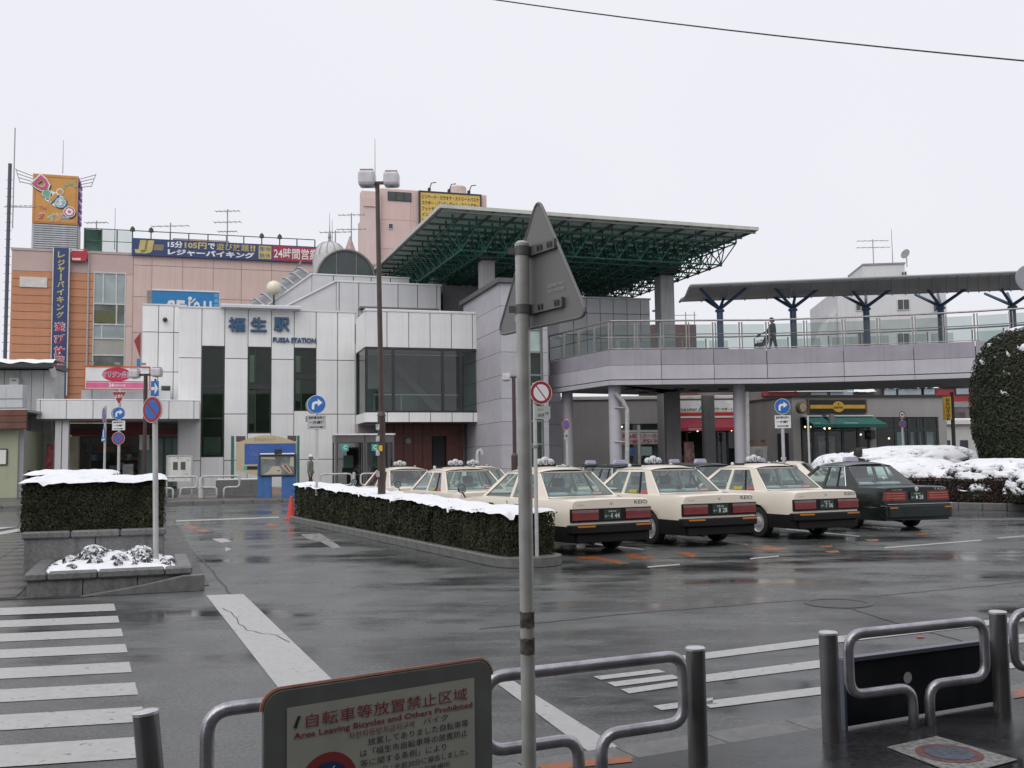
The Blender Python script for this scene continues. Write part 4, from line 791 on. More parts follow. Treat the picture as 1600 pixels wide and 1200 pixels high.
gxs = [xr]+[gx(p, 450) for p in (237, 285, 333, 377, 424, 470, 520)]+[gxe]; gzs = [gb, gz(236, 520), gz(236, 464), gz(236, 415), gt]
tiles('wall_panel', ds_, gxs, gzs, .02, PINK, .1, .03)
piece('blank_plate', ds_, (gx(74, 440)-gx(31, 440), .1, gz(50, 433)-gz(50, 449)), ((gx(74, 440)+gx(31, 440))/2, -.03, gz(50, 441)), M('pale_plate', (.62, .6, .55), .5))
wzs = [gz(170, p) for p in (600, 554, 528, 506, 474, 425)]
WG2 = M('store_window', (.3, .36, .36), .12, .35, .4, spec=.7); WG3 = M('store_window_band', (.36, .36, .32), .3, .2, .5)
for j, (a, b) in enumerate(zip(wzs, wzs[1:])):
    f = MB(); f.box(xw0, xw0+.08, -.02, .12, a, b).box(xw1-.08, xw1, -.02, .12, a, b).box(xw0+.08, xw1-.08, -.02, .12, b-.1, b)
    for t in ((.3, .7) if j == 4 else (.72,) if j == 3 else (.28,) if j == 2 else ()): x = xw0+(xw1-xw0)*t; f.box(x-.05, x+.05, -.01, .1, a, b-.1)
    fo = f.build('window', M('window_alu', (.55, .55, .53), .4), ds_); MB().quad((xw0, .05, a), (xw1, .05, a), (xw1, .05, b-.1), (xw0, .05, b-.1)).build('pane', WG2 if j in (4, 2) else WG3 if j in (1,) else M('store_pane_dark', (.12, .14, .12), .15, .6, .7), fo)
MB().box(xw0+.1, xw1-.6, .03, .045, wzs[3]+.1, wzs[3]+1.0).build('goods_shape', M('green_brown', (.12, .13, .06), .8), ds_)
pa = MB(); pa.box(-.05, gxe, -.05, .3, gt, gt+.18).build('parapet_cap', M('parapet_cap', (.45, .36, .34), .6), ds_)
dp = MB(); dp.tube([(gx(137), -.08, gb), (gx(137), -.08, gt)], .07, 6); dp.build('downpipe', GREYP, ds_)
# vertical banner
vb = fthing(G, 'vertical_banner', 'tall dark blue vertical banner with yellow and red lettering on the orange wall', 'banner')
NAVY = M('banner_navy', (.03, .055, .16), .55, .12, 2); YEL = M('banner_yellow', (.52, .43, .17), .55); RED_ = M('banner_red', (.45, .03, .05), .55); WHT = M('banner_white', (.75, .74, .72), .55)
va, vb1 = gx(82, 500, -.5), gx(105.5, 500, -.5); vz0, vz1 = gz(95, 618, -.5), gz(95, 387, -.5)
MB().box(va, vb1, -.5, -.3, vz0, vz1).build('board', NAVY, vb); f = MB(); f.box(va-.07, va-.003, -.54, -.28, vz0, vz1).box(vb1+.003, vb1+.07, -.54, -.28, vz0, vz1); f.build('frame', M('pale_plate'), vb)
mb = MB(); ch = 'レジャーバイキング遊び放題!!'; ys = [398, 410.5, 421, 433, 444, 456, 468, 480, 492, 511, 530, 549, 565, 582, 582]
xm, cw = (va+vb1)/2, vb1-va
for i, (c_, y) in enumerate(zip(ch, ys)):
    red = i >= 9; z = gz(95, y, -.5); hh = .72 if red else .47; ww = .8 if red else .58
    if c_ == '!': xx = xm-.2+.4*(i-13)
    else: xx = xm
    if c_ == '!': ww = .14
    if c_ == 'ー': mb.box(xm-.06, xm+.06, -.512, -.506, z-.26, z+.26, 1); continue
    if red: mb.text(c_, (xx, -.505, z), (1, 0, 0), (0, 0, 1), ww*1.12*cw*.85, hh*1.08, 2, bold=.045)
    mb.text(c_, (xx, -.511, z), (1, 0, 0), (0, 0, 1), ww*cw*.85, hh, 3 if red else 1, bold=.012 if red else .03)
mb.text('深夜', (xm, -.508, gz(95, 600, -.5)), (1, 0, 0), (0, 0, 1), cw*.6, .5, 3, bold=.03); mb.build('lettering', [NAVY, YEL, WHT, RED_], vb)
# red car-shaped sign
cs = fthing(G, 'red_sign', 'small red car shaped sign beside the top of the blue banner', 'sign'); a, b = gx(110, 400, -.4), gx(137, 400, -.4); za, zb2 = gz(120, 409, -.4), gz(120, 388, -.4)
pr = [(0, .5), (.08, .85), (.3, .95), (.95, 1), (1, .55), (.9, .1), (.55, 0), (.1, .02)]
MB().prism([(a+(b-a)*x, -.4, za+(zb2-za)*z) for x, z in pr], (0, .15, 0)).build('board', M('banner_red'), cs, bevel=.03); mb = MB(); mb.box(a+(b-a)*.1, a+(b-a)*.6, -.43, -.41, za+.12, za+.28); mb.box(a+.1, b-.3, -.43, -.41, zb2-.2, zb2-.08); mb.build('stripe', M('pale_plate'), cs)
MB().box(a, b, -.25, .05, za+.3, za+.4).build('bracket', STEEL, cs)
# rooftop tower with the orange sign
T2 = fthing(G, 'rooftop_sign_tower', 'orange sign box with colourful letters on a louvred rooftop tower', 'sign tower')
ty = 1.5; ta, tb = gx(50, 340, ty), gx(121, 340, ty); tz0, tzm, tz1_ = gt-.1, gz(85, 350, ty), gz(85, 273, ty); td = (tb-ta)*.62
MB().box(ta+.1, tb-.1, ty+.12, ty+td-.1, tz0, tzm).build('core', M('louvre_dark', (.1, .11, .12), .6), T2)
for z in lin(tz0+.2, tzm-.12, 13): piece('slat', T2, (tb-ta, .14, .12), ((ta+tb)/2, ty+.04, z), M('louvre_grey', (.4, .43, .45), .5), .0); piece('slat', T2, (.14, td-.1, .12), (tb-.04, ty+.1+td/2, z), M('louvre_grey'), .0)
ORS = M('sign_orange', (.58, .29, .07), .5, .08, 1); PUR = M('sign_purple', (.13, .05, .26), .5, .4, 1.2)
MB().box(ta, tb, ty, ty+td, tzm+.02, tz1_).build('sign_box', ORS, T2); mb = MB()
mb.quad((tb+.01, ty+.05, tzm), (tb+.01, ty+td, tzm), (tb+.01, ty+td, tz1_), (tb+.01, ty+.05, tz1_), 0)
for i in range(7): z = tzm+.3+i*.47; mb.box(tb, tb+.12, ty+.3, ty+td-.2, z, z+.3, i % 2)
mb.build('side_panel', [PUR, M('purple_pale', (.4, .3, .45), .5)], T2)
sw_, sh_ = tb-ta, tz1_-tzm
def sp(u, v, k=0): return (ta+sw_*u, ty-.03-.02*k, tzm+sh_*v)
def rotdir(a): return Vector((math.cos(R(a)), 0, math.sin(R(a)))), Vector((-math.sin(R(a)), 0, math.cos(R(a))))
mb = MB(); LM = [WHT, M('logo_pink', (.5, .1, .16), .5), M('logo_green', (.15, .42, .3), .5), ORS, M('logo_blue', (.2, .45, .55), .5), BLACKM, M('logo_orange_line', (.55, .2, .08), .5)]
for u0, u1, v0, v1 in ((.04, .96, .945, .96), (.04, .96, .03, .045), (.04, .055, .045, .945), (.945, .96, .045, .945)): mb.quad(sp(u0, v0), sp(u1, v0), sp(u1, v1), sp(u0, v1), 6)
def disc(u, v, r, mi, k): mb.add([(ta+sw_*u+r*math.cos(a), ty-.03-.02*k, tzm+sh_*v+r*math.sin(a)) for a in lin(0, 2*math.pi, 24)[:-1]], [tuple(range(24))], mi)
mb.add([(ta+sw_*.5+1.05*math.cos(a)*.8-.25*math.sin(a), ty-.035, tzm+sh_*.5+.62*math.sin(a)-.15*math.cos(a)) for a in lin(0, 2*math.pi, 24)[:-1]], [tuple(range(24))], 0)
for c_, u, v, ww, hh, mi, an in (('D', .2, .79, 1.05, .95, 1, -42), ('a', .32, .6, .55, .55, 2, -38), ('I', .46, .53, .26, .75, 3, -38)):
    rt, up = rotdir(an); mb.text(c_, Vector(sp(u+.015, v-.02, 1)), rt, up, ww*1.25, hh*1.2, 5, bold=.09); mb.text(c_, sp(u, v, 2), rt, up, ww*1.22, hh*1.18, 0, bold=.09); mb.text(c_, sp(u, v, 3), rt, up, ww, hh, mi, bold=.05)
disc(.6, .66, .26, 0, 1); disc(.6, .66, .19, 3, 2); disc(.63, .43, .46, 5, .6); disc(.62, .44, .43, 4, 1); disc(.62, .44, .36, 0, 1.5); disc(.62, .44, .31, 4, 2); rt, up = rotdir(-15); mb.text('S', sp(.62, .44, 3), rt, up, .36, .48, 0, bold=.05)
disc(.83, .24, .46, 5, .8); disc(.82, .26, .43, 0, 1.2); disc(.82, .26, .37, 1, 1.6); disc(.82, .26, .27, 0, 2); disc(.82, .26, .11, 1, 2.6)
for u, v, r in ((.67, .73, .1), (.73, .8, .11), (.84, .84, .13), (.94, .79, .13)): disc(u, v, r, 2, .5); disc(u, v, r*.4, 3, .8)
mb.text('The', sp(.23, .31, .5), (1, 0, 0), (0, 0, 1), .55, .26, 1); 
for c_, u, mi in (('ダ', .2, 1), ('イ', .42, 2), ('ソ', .6, 6), ('ー', .74, 4)):
    hh = .5 if c_ != 'ー' else .14; mb.text(c_, sp(u, .14, .5), (1, 0, 0), (0, 0, 1), .55, hh*1.2, 0, bold=.08); mb.text(c_, sp(u, .14, 1), (1, 0, 0), (0, 0, 1), .48, hh, mi, bold=.03)
mb.build('sign_print', LM, T2)
for s, x in ((-1, ta), (1, tb)):
    mb = MB(); [mb.tube([(x, ty+.5, tz1_-.1-.22*k), (x+s*(1.2-.1*k), ty+.2, tz1_+.25-.3*k)], .03, 4) for k in range(4)]; mb.tube([(x+s*1.25, ty+.2, tz1_+.35), (x+s*.9, ty+.2, tz1_-.75)], .025, 4); mb.build('bracket_antenna', M('antenna_grey', (.3, .3, .31), .5), T2)
# roof fence, netting, long banner
rfn = fthing(G, 'roof_fence', 'thin green post and rail fence along the department store roof edge', 'fence')
GP = M('fence_green', (.05, .11, .09), .5); fz0, fz1 = gt+.1, gz(300, 365, .6); xs = [gx(p, 370, .6) for p in (132, 159, 183, 207, 236, 266, 295, 325, 354, 381, 409, 437, 464, 492)]
for x in xs: piece('fence_post', rfn, (.09, .09, fz1-fz0), (x, .6, (fz0+fz1)/2), GP, 0)
mb = MB(); mb.tube([(xs[0], .6, fz1), (xs[-1], .6, fz1)], .04, 5); mb.tube([(xs[0], .6, fz0+1.0), (xs[3], .6, fz0+1.0)], .03, 5); mb.build('fence_rail', GP, rfn)
NET = glass('grey_netting', (.72, .75, .73), .3, .6)
for i, a in enumerate([(0, 1), (1, 2), (2, 3)]): x0_, x1_ = xs[a[0]], xs[a[1]]; MB().grid(lambda u, v: (x0_+(x1_-x0_)*u, .62+.3*math.sin(v*3)*u, fz0+.2+(fz1-fz0-.25)*v*(1-.25*math.sin(u*3.1)*(1-v))), 6, 6).build('netting', NET if i else M('dark_green_sheet', (.04, .09, .07), .8), rfn)
for i in (3, 4, 10, 11): x = xs[i]; MB().lathe([(.2, 0), (.16, .25), (.02, .4)], (x, .6, fz1-.05), n=8).build('floodlight', FRAMED, rfn)
lb = fthing(G, 'long_banner', 'long blue and red roof edge banner with large white and yellow lettering', 'banner'); yb = -.25
la, lb1 = gx(206, 390, yb), gx(520, 400, yb); lz0, lz1 = gz(206, 398, yb), gz(206, 371.5, yb); lh = lz1-lz0; xr0 = gx(426, 395, yb)
MB().box(la, lb1, yb, yb+.15, lz0, lz1).build('board', NAVY, lb); MB().box(xr0, lb1, yb-.012, yb-.002, lz0+lh*.06, lz1-lh*.06).build('red_field', M('banner_crimson', (.36, .03, .06), .55), lb)
mb = MB(); f_ = lambda t: gx(t, 390, yb)
def bt(s, p0, p1, v, hh, mi, bold=.03, sh=0): mb.text(s, ((f_(p0)+f_(p1))/2, yb-.02, lz0+lh*v), (1, 0, 0), (0, 0, 1), f_(p1)-f_(p0), lh*hh, mi, bold, shear=sh)
bt('JJ', 211, 239, .5, .8, 1, .12, .15); bt('▰', 240, 256, .5, .35, 3, .0)
bt('15分', 262, 286, .72, .4, 0, .04); bt('105円', 288.5, 323, .72, .4, 1, .04); bt('で', 325, 336, .72, .36, 0, .04); bt('遊び放題', 338, 389, .72, .42, 1, .012); bt('!!', 391, 399, .72, .38, 1, .04); bt('レジャーバイキング', 262, 398, .27, .38, 0, .05)
mb.quad((f_(404), yb-.015, lz0+lh*.1), (f_(424), yb-.015, lz0+lh*.1), (f_(424), yb-.015, lz1-lh*.1), (f_(404), yb-.015, lz1-lh*.1), 1); bt('年中', 405.5, 422.5, .7, .3, 2, .01); bt('無休', 405.5, 422.5, .3, .3, 2, .0); bt('24時間営業', 428, 497, .5, .66, 0, .015)
mb.build('lettering', [WHT, YEL, NAVY, M('logo_brown', (.25, .2, .12), .6)], lb)
MB().box(gx(270, 376, 3), gx(358, 376, 3), 3, 5, gt, gz(310, 374, 3)).build('roof_housing', M('roof_housing_tan', (.35, .28, .25), .7), ds_)
# blue sign
bs = thing('blue_sign', 'bright blue sign box with white letters above the station roofline', 'sign', (0, 0, 0)); H_ = Frame((at(238, 470, 66).x, 66, 0), 17); bs.location = H_.o; bs.rotation_euler.z = H_.rz
a, b = 0, H_.pix(342, 470).x; c_, d_ = H_.pix(238, 484).z, H_.pix(238, 453.5).z
MB().box(a, b, 0, .6, c_-2, d_).build('board', M('seibu_blue', (.015, .2, .46), .4, .06), bs); MB().box(a-.35, a-.01, .1, .6, c_-2, d_).build('side_panel', M('grey_dull'), bs); MB().box(a-.02, b+.02, -.04, .62, d_, d_+.1).build('top_trim', WHITE, bs)
mb = MB(); h = d_-c_
for ch_, p0, p1 in (('S', 261, 274), ('E', 276, 289), ('I', 294.5, 297.5), ('Y', 302, 313), ('U', 318, 331)):
    if ch_ == 'Y': mb.text('O', ((H_.pix(p0, 470).x+H_.pix(p1, 470).x)/2, -.02, c_+h*.14), (1, 0, 0), (0, 0, 1), H_.pix(p1, 470).x-H_.pix(p0, 470).x, h*.75, 0, bold=.04); continue
    mb.text(ch_, ((H_.pix(p0, 470).x+H_.pix(p1, 470).x)/2, -.02, c_+h*.16), (1, 0, 0), (0, 0, 1), H_.pix(p1, 470).x-H_.pix(p0, 470).x, h*.75, 0, bold=.05)
xx = H_.pix(297, 465).x; mb.add([(xx+.13*math.cos(t), -.02, c_+h*.64+.13*math.sin(t)) for t in lin(0, 6.283, 16)[:-1]], [tuple(range(16))], 0); mb.quad((xx, -.02, c_+h*.4), (xx+.1, -.02, c_+h*.4), (xx+.38, -.02, c_+h*.62), (xx+.3, -.02, c_+h*.66), 0)
mb.build('lettering', [SIGNWHITE], bs)
for k in range(3): MB().quad((b-.3, -.015, c_+h*(.2+.27*k)), (b-.05, -.015, c_+h*(.2+.27*k)), (b-.05, -.015, c_+h*(.4+.27*k)), (b-.3, -.015, c_+h*(.4+.27*k))).build('light_square', M('pale_blue', (.1, .35, .6), .4), bs)
pfl = thing('shop_flag', 'small red and blue flags hanging at the store corner', 'flag', at(217, 545, 60)); mb = MB(); mb.prism([(-.3, 0, .5), (.1, 0, 1.0), (.1, 0, -.6)], (0, .02, 0)); mb.build('red_flag', M('flag_red', (.3, .04, .04), .7), pfl); piece('blue_flag', pfl, (.22, .03, 1.0), (0, 0, -1.1), M('seibu_blue'), 0); MB().tube([(.13, 0, -1.7), (.13, 0, 1.1)], .03, 5).build('pole', GREYP, pfl)
# ================================================================ PINK TOWER BLOCK BEHIND
Q = Frame((at(594, 400, 112).x, 112, 0), 17); pt = fthing(Q, 'pink_tower_block', 'tall pale pink tower block with a yellow sign rising behind the station', 'building')
qx = lambda p, y=350: Q.pix(p, y).x; qz = lambda p, y: Q.pix(p, y).z
qt = qz(640, 296); q1 = qx(761); PINK2 = M('pink_tower_wall', (.62, .46, .43), .7, .05, .4, streak=.12, rnd=.02); LEFTP = M('pink_tower_pale', (.62, .5, .47), .7, .05, .4, streak=.12)
MB().box(.1, q1, .1, 18, 0, qt).build('wall', PINK2, pt, bevel=.1)
tiles('wall_panel', pt, [0, qx(642), q1], [0, 12, 20, qz(640, 390), qz(640, 345), qt-.1], .03, PINK2, .12, .03)
xl = Q.pix(566, 400, -1).x; MB().box(xl, -.05, -.6, .8, 0, qz(580, 301)).build('stair_core', LEFTP, pt); MB().box(xl+.2, -.3, -.75, -.6, qz(580, 325), qz(580, 311)).build('stair_cap', PINK2, pt)
fo = MB().box(qx(606), qx(643), -.06, .1, qz(620, 314), qz(620, 300)).build('window', FRAMED, pt)
for k in range(3): a = qx(606)+(qx(643)-qx(606))*k/3; MB().quad((a+.1, -.07, qz(620, 313)), (a+.85, -.07, qz(620, 313)), (a+.85, -.07, qz(620, 301)), (a+.1, -.07, qz(620, 301))).build('pane', DGLASS, fo)
fo = MB().box(qx(606.5), qx(614.5), -.06, .1, qz(610, 358), qz(610, 349)).build('window', M('window_alu'), pt); MB().quad((qx(607.5), -.07, qz(610, 357)), (qx(613.5), -.07, qz(610, 357)), (qx(613.5), -.07, qz(610, 350)), (qx(607.5), -.07, qz(610, 350))).build('pane', DGLASS, fo)
MB().lathe([(1.0, qt), (1.0, qz(726, 284)), (.9, qz(726, 282))], (qx(726), 3, 0), n=16).build('water_tank', M('tank_tan', (.5, .42, .38), .6), pt)
ya, yb1, yz0, yz1 = qx(656), qx(748.5), qz(656, 352), qz(656, 302)
ys_ = fthing(Q, 'yellow_signboard', 'yellow signboard with black katakana rows on the pink tower block', 'sign'); MB().box(ya, yb1, -.5, -.2, yz0, yz1).build('board', M('sign_yellow', (.6, .42, .1), .5, .06, 1), ys_); f = MB(); f.box(ya-.2, ya-.003, -.53, -.2, yz0, yz1+.2).box(yb1+.003, yb1+.2, -.53, -.2, yz0, yz1+.2).box(ya, yb1, -.53, -.2, yz1+.003, yz1+.2); f.build('frame', FRAMED, ys_)
H5 = yz1-yz0
for k, (s, e) in enumerate((('ビリヤード・カラオケ・ストリートバスケ', .96), ('スケボー・バンク・ゲーム・ミニシアター', .96), ('フットサル・インラインスケート', .8), ('インターネットカフェ・卓球', .75), ('マンガ・ビデオ・ダーツ', .7))): mb = MB(); mb.text(s, (ya+(yb1-ya)*(.02+e/2), -.52, yz1-H5*(.13+.185*k)), (1, 0, 0), (0, 0, 1), (yb1-ya)*e, H5*.13, 0, bold=.02); mb.build('lettering_row', [BLACKM], ys_)

for p in (671, 702, 733): x = qx(p); mb = MB(); mb.box(x-.15, x+.15, -.2, .2, qt, qt+.3); mb.tube([(x, -.1, qt+.2), (x+.1, -.8, qt+.7), (x+.6, -1.0, qt+.75)], .06, 5); mb.build('spotlight', FRAMED, ys_)
# white block at right
W_ = Frame((at(1310, 500, 96).x, 96, 0), -6); wb = fthing(W_, 'white_apartment_block', 'plain white apartment block with small dark windows seen beyond the footbridge', 'building'); wx_ = lambda p, y=500: W_.pix(p, y).x; wz_ = lambda p, y: W_.pix(p, y).z
WW = M('white_block_wall', (.6, .6, .61), .7, .05, .4, streak=.1)
MB().box(0, wx_(1480), 0, 14, 0, wz_(1400, 448)).box(wx_(1297), -.02, .6, 8, 0, wz_(1300, 488)).build('wall', WW, wb); MB().box(wx_(1355), wx_(1421), .8, 7, wz_(1400, 448)+.02, wz_(1390, 411)).build('penthouse', WW, wb); MB().box(wx_(1354), wx_(1422), .7, 7.1, wz_(1390, 411), wz_(1390, 410)+.1).build('penthouse_roof', M('grey_dull'), wb)
MB().prism([(wx_(1297), .4, 0), (wx_(1297), .4, wz_(1300, 497)), (wx_(1270), .4, wz_(1300, 560)), (wx_(1270), .4, 0)], (0, 4, 0)).build('sloped_wing', WW, wb)
for p0, p1, y0, y1 in ((1337, 1353, 486, 471), (1402, 1421, 485, 467), (1458, 1470, 488, 470), (1408, 1417, 431, 424), (1340, 1353, 540, 520), (1402, 1421, 540, 520)):
    yy = -.05 if y1 > 430 else .75; a, b = W_.pix(p0, y0, yy), W_.pix(p1, y1, yy); f = MB(); f.box(a.x, b.x, yy-.04, yy+.03, a.z, b.z); fo = f.build('window', M('window_alu'), wb); m_ = (a.x+b.x)/2
    for u0, u1 in ((a.x+.07, m_-.03), (m_+.03, b.x-.07)): MB().quad((u0, yy-.05, a.z+.07), (u1, yy-.05, a.z+.07), (u1, yy-.05, b.z-.07), (u0, yy-.05, b.z-.07)).build('pane', DGLASS, fo)
# ================================================================ SHOPS UNDER AND BEYOND THE BRIDGE
SHOPW = M('shop_wall', (.33, .315, .305), .7, .08, .8, streak=.1); BULB = M('warm_bulb', (1, .5, .25), .5, emit=6)
K = Frame((at(880, 650, 60).x, 60, 0), 3); sb = fthing(K, 'corner_shop_building', 'low grey shop building under the bridge with a red awning shop', 'building'); kx = lambda p, y=650: K.pix(p, y).x; kz = lambda p, y: K.pix(p, y).z; kt = kz(1000, 624)
MB().box(-2, kx(968), 0, 10, 0, kt).box(kx(968), kx(1160), .6, 10, 0, kt).build('wall', SHOPW, sb); MB().box(-2, kx(1160), -.2, 10, kt, kt+.14).build('roof_edge', M('pale_plate'), sb); piece('snow_strip', sb, (kx(1160)+2, 2, .05), ((kx(1160)-2)/2, .9, kt+.17), SNOW, 0)
MB().box(kx(968), kx(1160), 0, .6, kz(1000, 662), kt).build('upper_wall', SHOPW, sb)
wd = [kx(p) for p in (968, 998, 1030, 1045)]
for a, b in zip(wd, wd[1:]):
    f = MB(); f.box(a, a+.08, .1, .2, .3, kz(1000, 663)).box(b-.08, b, .1, .2, .3, kz(1000, 663)).box(a+.08, b-.08, .1, .2, kz(1000, 675), kz(1000, 672)); fo = f.build('window', M('window_alu'), sb); MB().quad((a, .15, .3), (b, .15, .3), (b, .15, kz(1000, 663)), (a, .15, kz(1000, 663))).build('pane', CLEAR, fo)
ps = MB(); a, b = kx(968), kx(1030); ps.quad((a, .12, kz(1000, 694)), (b, .12, kz(1000, 694)), (b, .12, kz(1000, 676)), (a, .12, kz(1000, 676)), 0); ps.text('英会話スクール', ((a+b)/2, .11, kz(1000, 681)), (1, 0, 0), (0, 0, 1), (b-a)*.9, .28, 1, bold=.03); ps.text('ゴルフ無料体験受付中', ((a+b)/2, .11, kz(1000, 689.5)), (1, 0, 0), (0, 0, 1), (b-a)*.9, .26, 1, bold=.03)
ps.quad((kx(1001), .12, kz(1000, 712)), (kx(1018), .12, kz(1000, 712)), (kx(1018), .12, kz(1000, 698)), (kx(1001), .12, kz(1000, 698)), 2); ps.quad((kx(982), .12, kz(1000, 712)), (kx(992), .12, kz(1000, 712)), (kx(992), .12, kz(1000, 699)), (kx(982), .12, kz(1000, 699)), 3); ps.build('window_poster', [M('poster_pale', (.5, .48, .48), .6), M('poster_red', (.4, .04, .07), .6), M('poster_teal', (.3, .42, .38), .6), M('poster_blue', (.08, .13, .3), .6, .5, 3)], sb)
rs = fthing(K, 'drugstore_front', 'red awning shop front with a white fascia sign behind the bridge piers', 'shop'); a, b = kx(1055), kx(1147); y = -.25
MB().box(a, b, y, .0, kz(1100, 652), kz(1100, 626)).build('fascia', M('poster_white', (.7, .72, .7), .5), rs); MB().box(a, b, y-.03, y-.003, kz(1100, 650), kz(1100, 645)).build('red_stripe', M('poster_crimson', (.45, .02, .04), .5), rs); MB().box(a, b, y-.03, y-.003, kz(1100, 645)+.01, kz(1100, 643)).build('yellow_stripe', M('poster_cream', (.6, .5, .25), .5), rs)
mb = MB(); mb.text('YOUR SUPPORT', (kx(1074), y-.02, kz(1100, 640.5)), (1, 0, 0), (0, 0, 1), kx(1088)-kx(1060), .17, 0, bold=.02); mb.text('A', (kx(1096), y-.02, kz(1100, 636.5)), (1, 0, 0), (0, 0, 1), .42, .55, 1, bold=.05, shear=.3); mb.text('ケアーサポート', (kx(1128), y-.02, kz(1100, 640)), (1, 0, 0), (0, 0, 1), kx(1142)-kx(1112), .2, 0, bold=.02); mb.build('lettering', [BLACKM, M('teal_print', (.02, .3, .33), .5)], rs)
MB().prism([(a, y, kz(1100, 654)), (a, y-1.0, kz(1100, 669)), (a, y-1.0, kz(1100, 674)), (a, y, kz(1100, 674))], (b-a, 0, 0)).build('awning', M('awning_red', (.3, .03, .05), .7, .1, 2), rs); mb = MB(); mb.text('MEDICINE AND COSMETICS', (kx(1086), y-1.01, kz(1100, 671.5)), (1, 0, 0), (0, 0, 1), 1.4, .12, 0); mb.build('awning_print', [SIGNWHITE], rs); MB().box(a, b, y-.05, y-.01, kz(1100, 653.2), kz(1100, 652)).build('trim', SIGNWHITE, rs)
MB().box(a, b, .1, .15, .3, kz(1100, 674)).build('shop_interior', DARK, rs)
dx = [kx(p) for p in (1057, 1072, 1100, 1118, 1135, 1147)]
for p, q in zip(dx, dx[1:]):
    f = MB(); f.box(p, p+.06, -.1, 0, .3, kz(1100, 674)).box(q-.06, q, -.1, 0, .3, kz(1100, 674)); fo = f.build('window', FRAMED, rs); MB().quad((p, -.05, .3), (q, -.05, .3), (q, -.05, kz(1100, 674)), (p, -.05, kz(1100, 674))).build('pane', CLEAR, fo)
MB().quad((kx(1066), -.12, .6), (kx(1084), -.12, .6), (kx(1082), -.12, kz(1100, 690)), (kx(1067), -.12, kz(1100, 690))).build('window_poster', M('poster_mixed', (.3, .18, .16), .6, 1.0, 2.4), rs)
for p, yy in ((1060, 667), (1090, 673), (1113, 673), (1143, 672), (971, 667)): c_ = K.pix(p, yy, -1.1 if p > 1000 else .05); MB().lathe([(0, -.07), (.07, 0), (0, .07)], c_, n=8).build('bulb', BULB, rs if p > 1000 else sb)
# cafe on the corner
C_ = Frame((at(1238, 650, 55).x, 55, 0), 12); cf = fthing(C_, 'corner_cafe', 'grey corner cafe with a green awning and a black and yellow sign', 'cafe'); cx_ = lambda p, y=650, yy=0: C_.pix(p, y, yy).x; cz_ = lambda p, y, yy=0: C_.pix(p, y, yy).z; ct = cz_(1300, 620)
e = cx_(1478); lw = C_.l(at(1150, 650, 62))
wl = MB(); wl.box(0, e, 0, .15, cz_(1300, 652), ct)
for p0, p1 in ((1238, 1250), (1358, 1368), (1466, 1478)): wl.box(cx_(p0), cx_(p1), 0, .15, 0, cz_(1300, 652))
wl.prism([(0, 0.02, 0), (0, 0.02, ct), (lw.x, lw.y, ct), (lw.x, lw.y, 0)], (.1, .12, 0)); wl.box(e-.15, e, .15, 8, 0, ct); wl.build('wall', SHOPW, cf)
MB().prism([(-.1, -.12, ct), (e+.1, -.12, ct), (e+.1, 9, ct), (lw.x-.1, lw.y+.5, ct), (lw.x-.1, lw.y-.1, ct)], (0, 0, .1)).build('roof_edge', FRAMED, cf); MB().box(.3, e-.3, 2.6, 2.7, .2, ct-.2).build('back_wall', M('cafe_back', (.06, .045, .035), .7, .5, 1.5), cf)
sd_ = Vector((lw.x, lw.y, 0)); nl = Vector((lw.y, -lw.x, 0)).normalized(); nl = nl if nl.y < 0 else -nl
MB().prism([sd_*.07+nl*.03, sd_*.25+nl*.03, sd_*.25+nl*.03+Vector((0, 0, 3.0)), sd_*.07+nl*.03+Vector((0, 0, 3.0))], nl*-.04).build('side_door', M('dark_navy', (.03, .03, .05), .5), cf); MB().tube([sd_*.93+nl*.1, sd_*.93+nl*.1+Vector((0, 0, ct))], .07, 6).build('downpipe', GREYP, cf)
for u in (.45, .68): MB().prism([sd_*u+nl*.02+Vector((0, 0, 1.6)), sd_*(u+.1)+nl*.02+Vector((0, 0, 1.6)), sd_*(u+.1)+nl*.02+Vector((0, 0, 2.7)), sd_*u+nl*.02+Vector((0, 0, 2.7))], nl*-.03).build('wall_poster', M('poster_mixed2', (.33, .2, .17), .6, .9, 3), cf)
y = -.16; a, b, z0_, z1_ = cx_(1263), cx_(1351), cz_(1300, 646), cz_(1300, 625.5); MB().box(a, b, y, -.01, z0_, z1_).build('signboard', BLACKM, cf); f = MB(); f.box(a-.08, b+.08, y, -.02, z1_+.003, z1_+.08).box(a-.08, a-.003, y, -.02, z0_, z1_).box(b+.003, b+.08, y, -.02, z0_, z1_); f.build('sign_frame', M('bronze', (.13, .1, .06), .4), cf)
h = z1_-z0_; SY = M('cafe_yellow', (.6, .36, .03), .5); mb = MB(); mb.quad((a+.05, y-.01, z0_+h*.36), (b-.05, y-.01, z0_+h*.36), (b-.05, y-.01, z0_+h*.64), (a+.05, y-.01, z0_+h*.64), 0); xm = cx_(1308); mb.add([(xm+.36*math.cos(t), y-.02, z0_+h*.5+.3*math.sin(t)) for t in lin(0, 6.2832, 24)[:-1]], [tuple(range(24))], 0); mb.text('DOUTOR', (xm, y-.03, z0_+h*.44), (1, 0, 0), (0, 0, 1), .52, .11, 1, bold=.05); mb.box(xm-.03, xm+.03, y-.03, y-.025, z0_+h*.62, z0_+h*.78, 1); mb.build('sign_print', [SY, BLACKM], cf)
a, b = cx_(1254), cx_(1362); GRN = M('awning_green', (.02, .12, .1), .7, .1, 2)
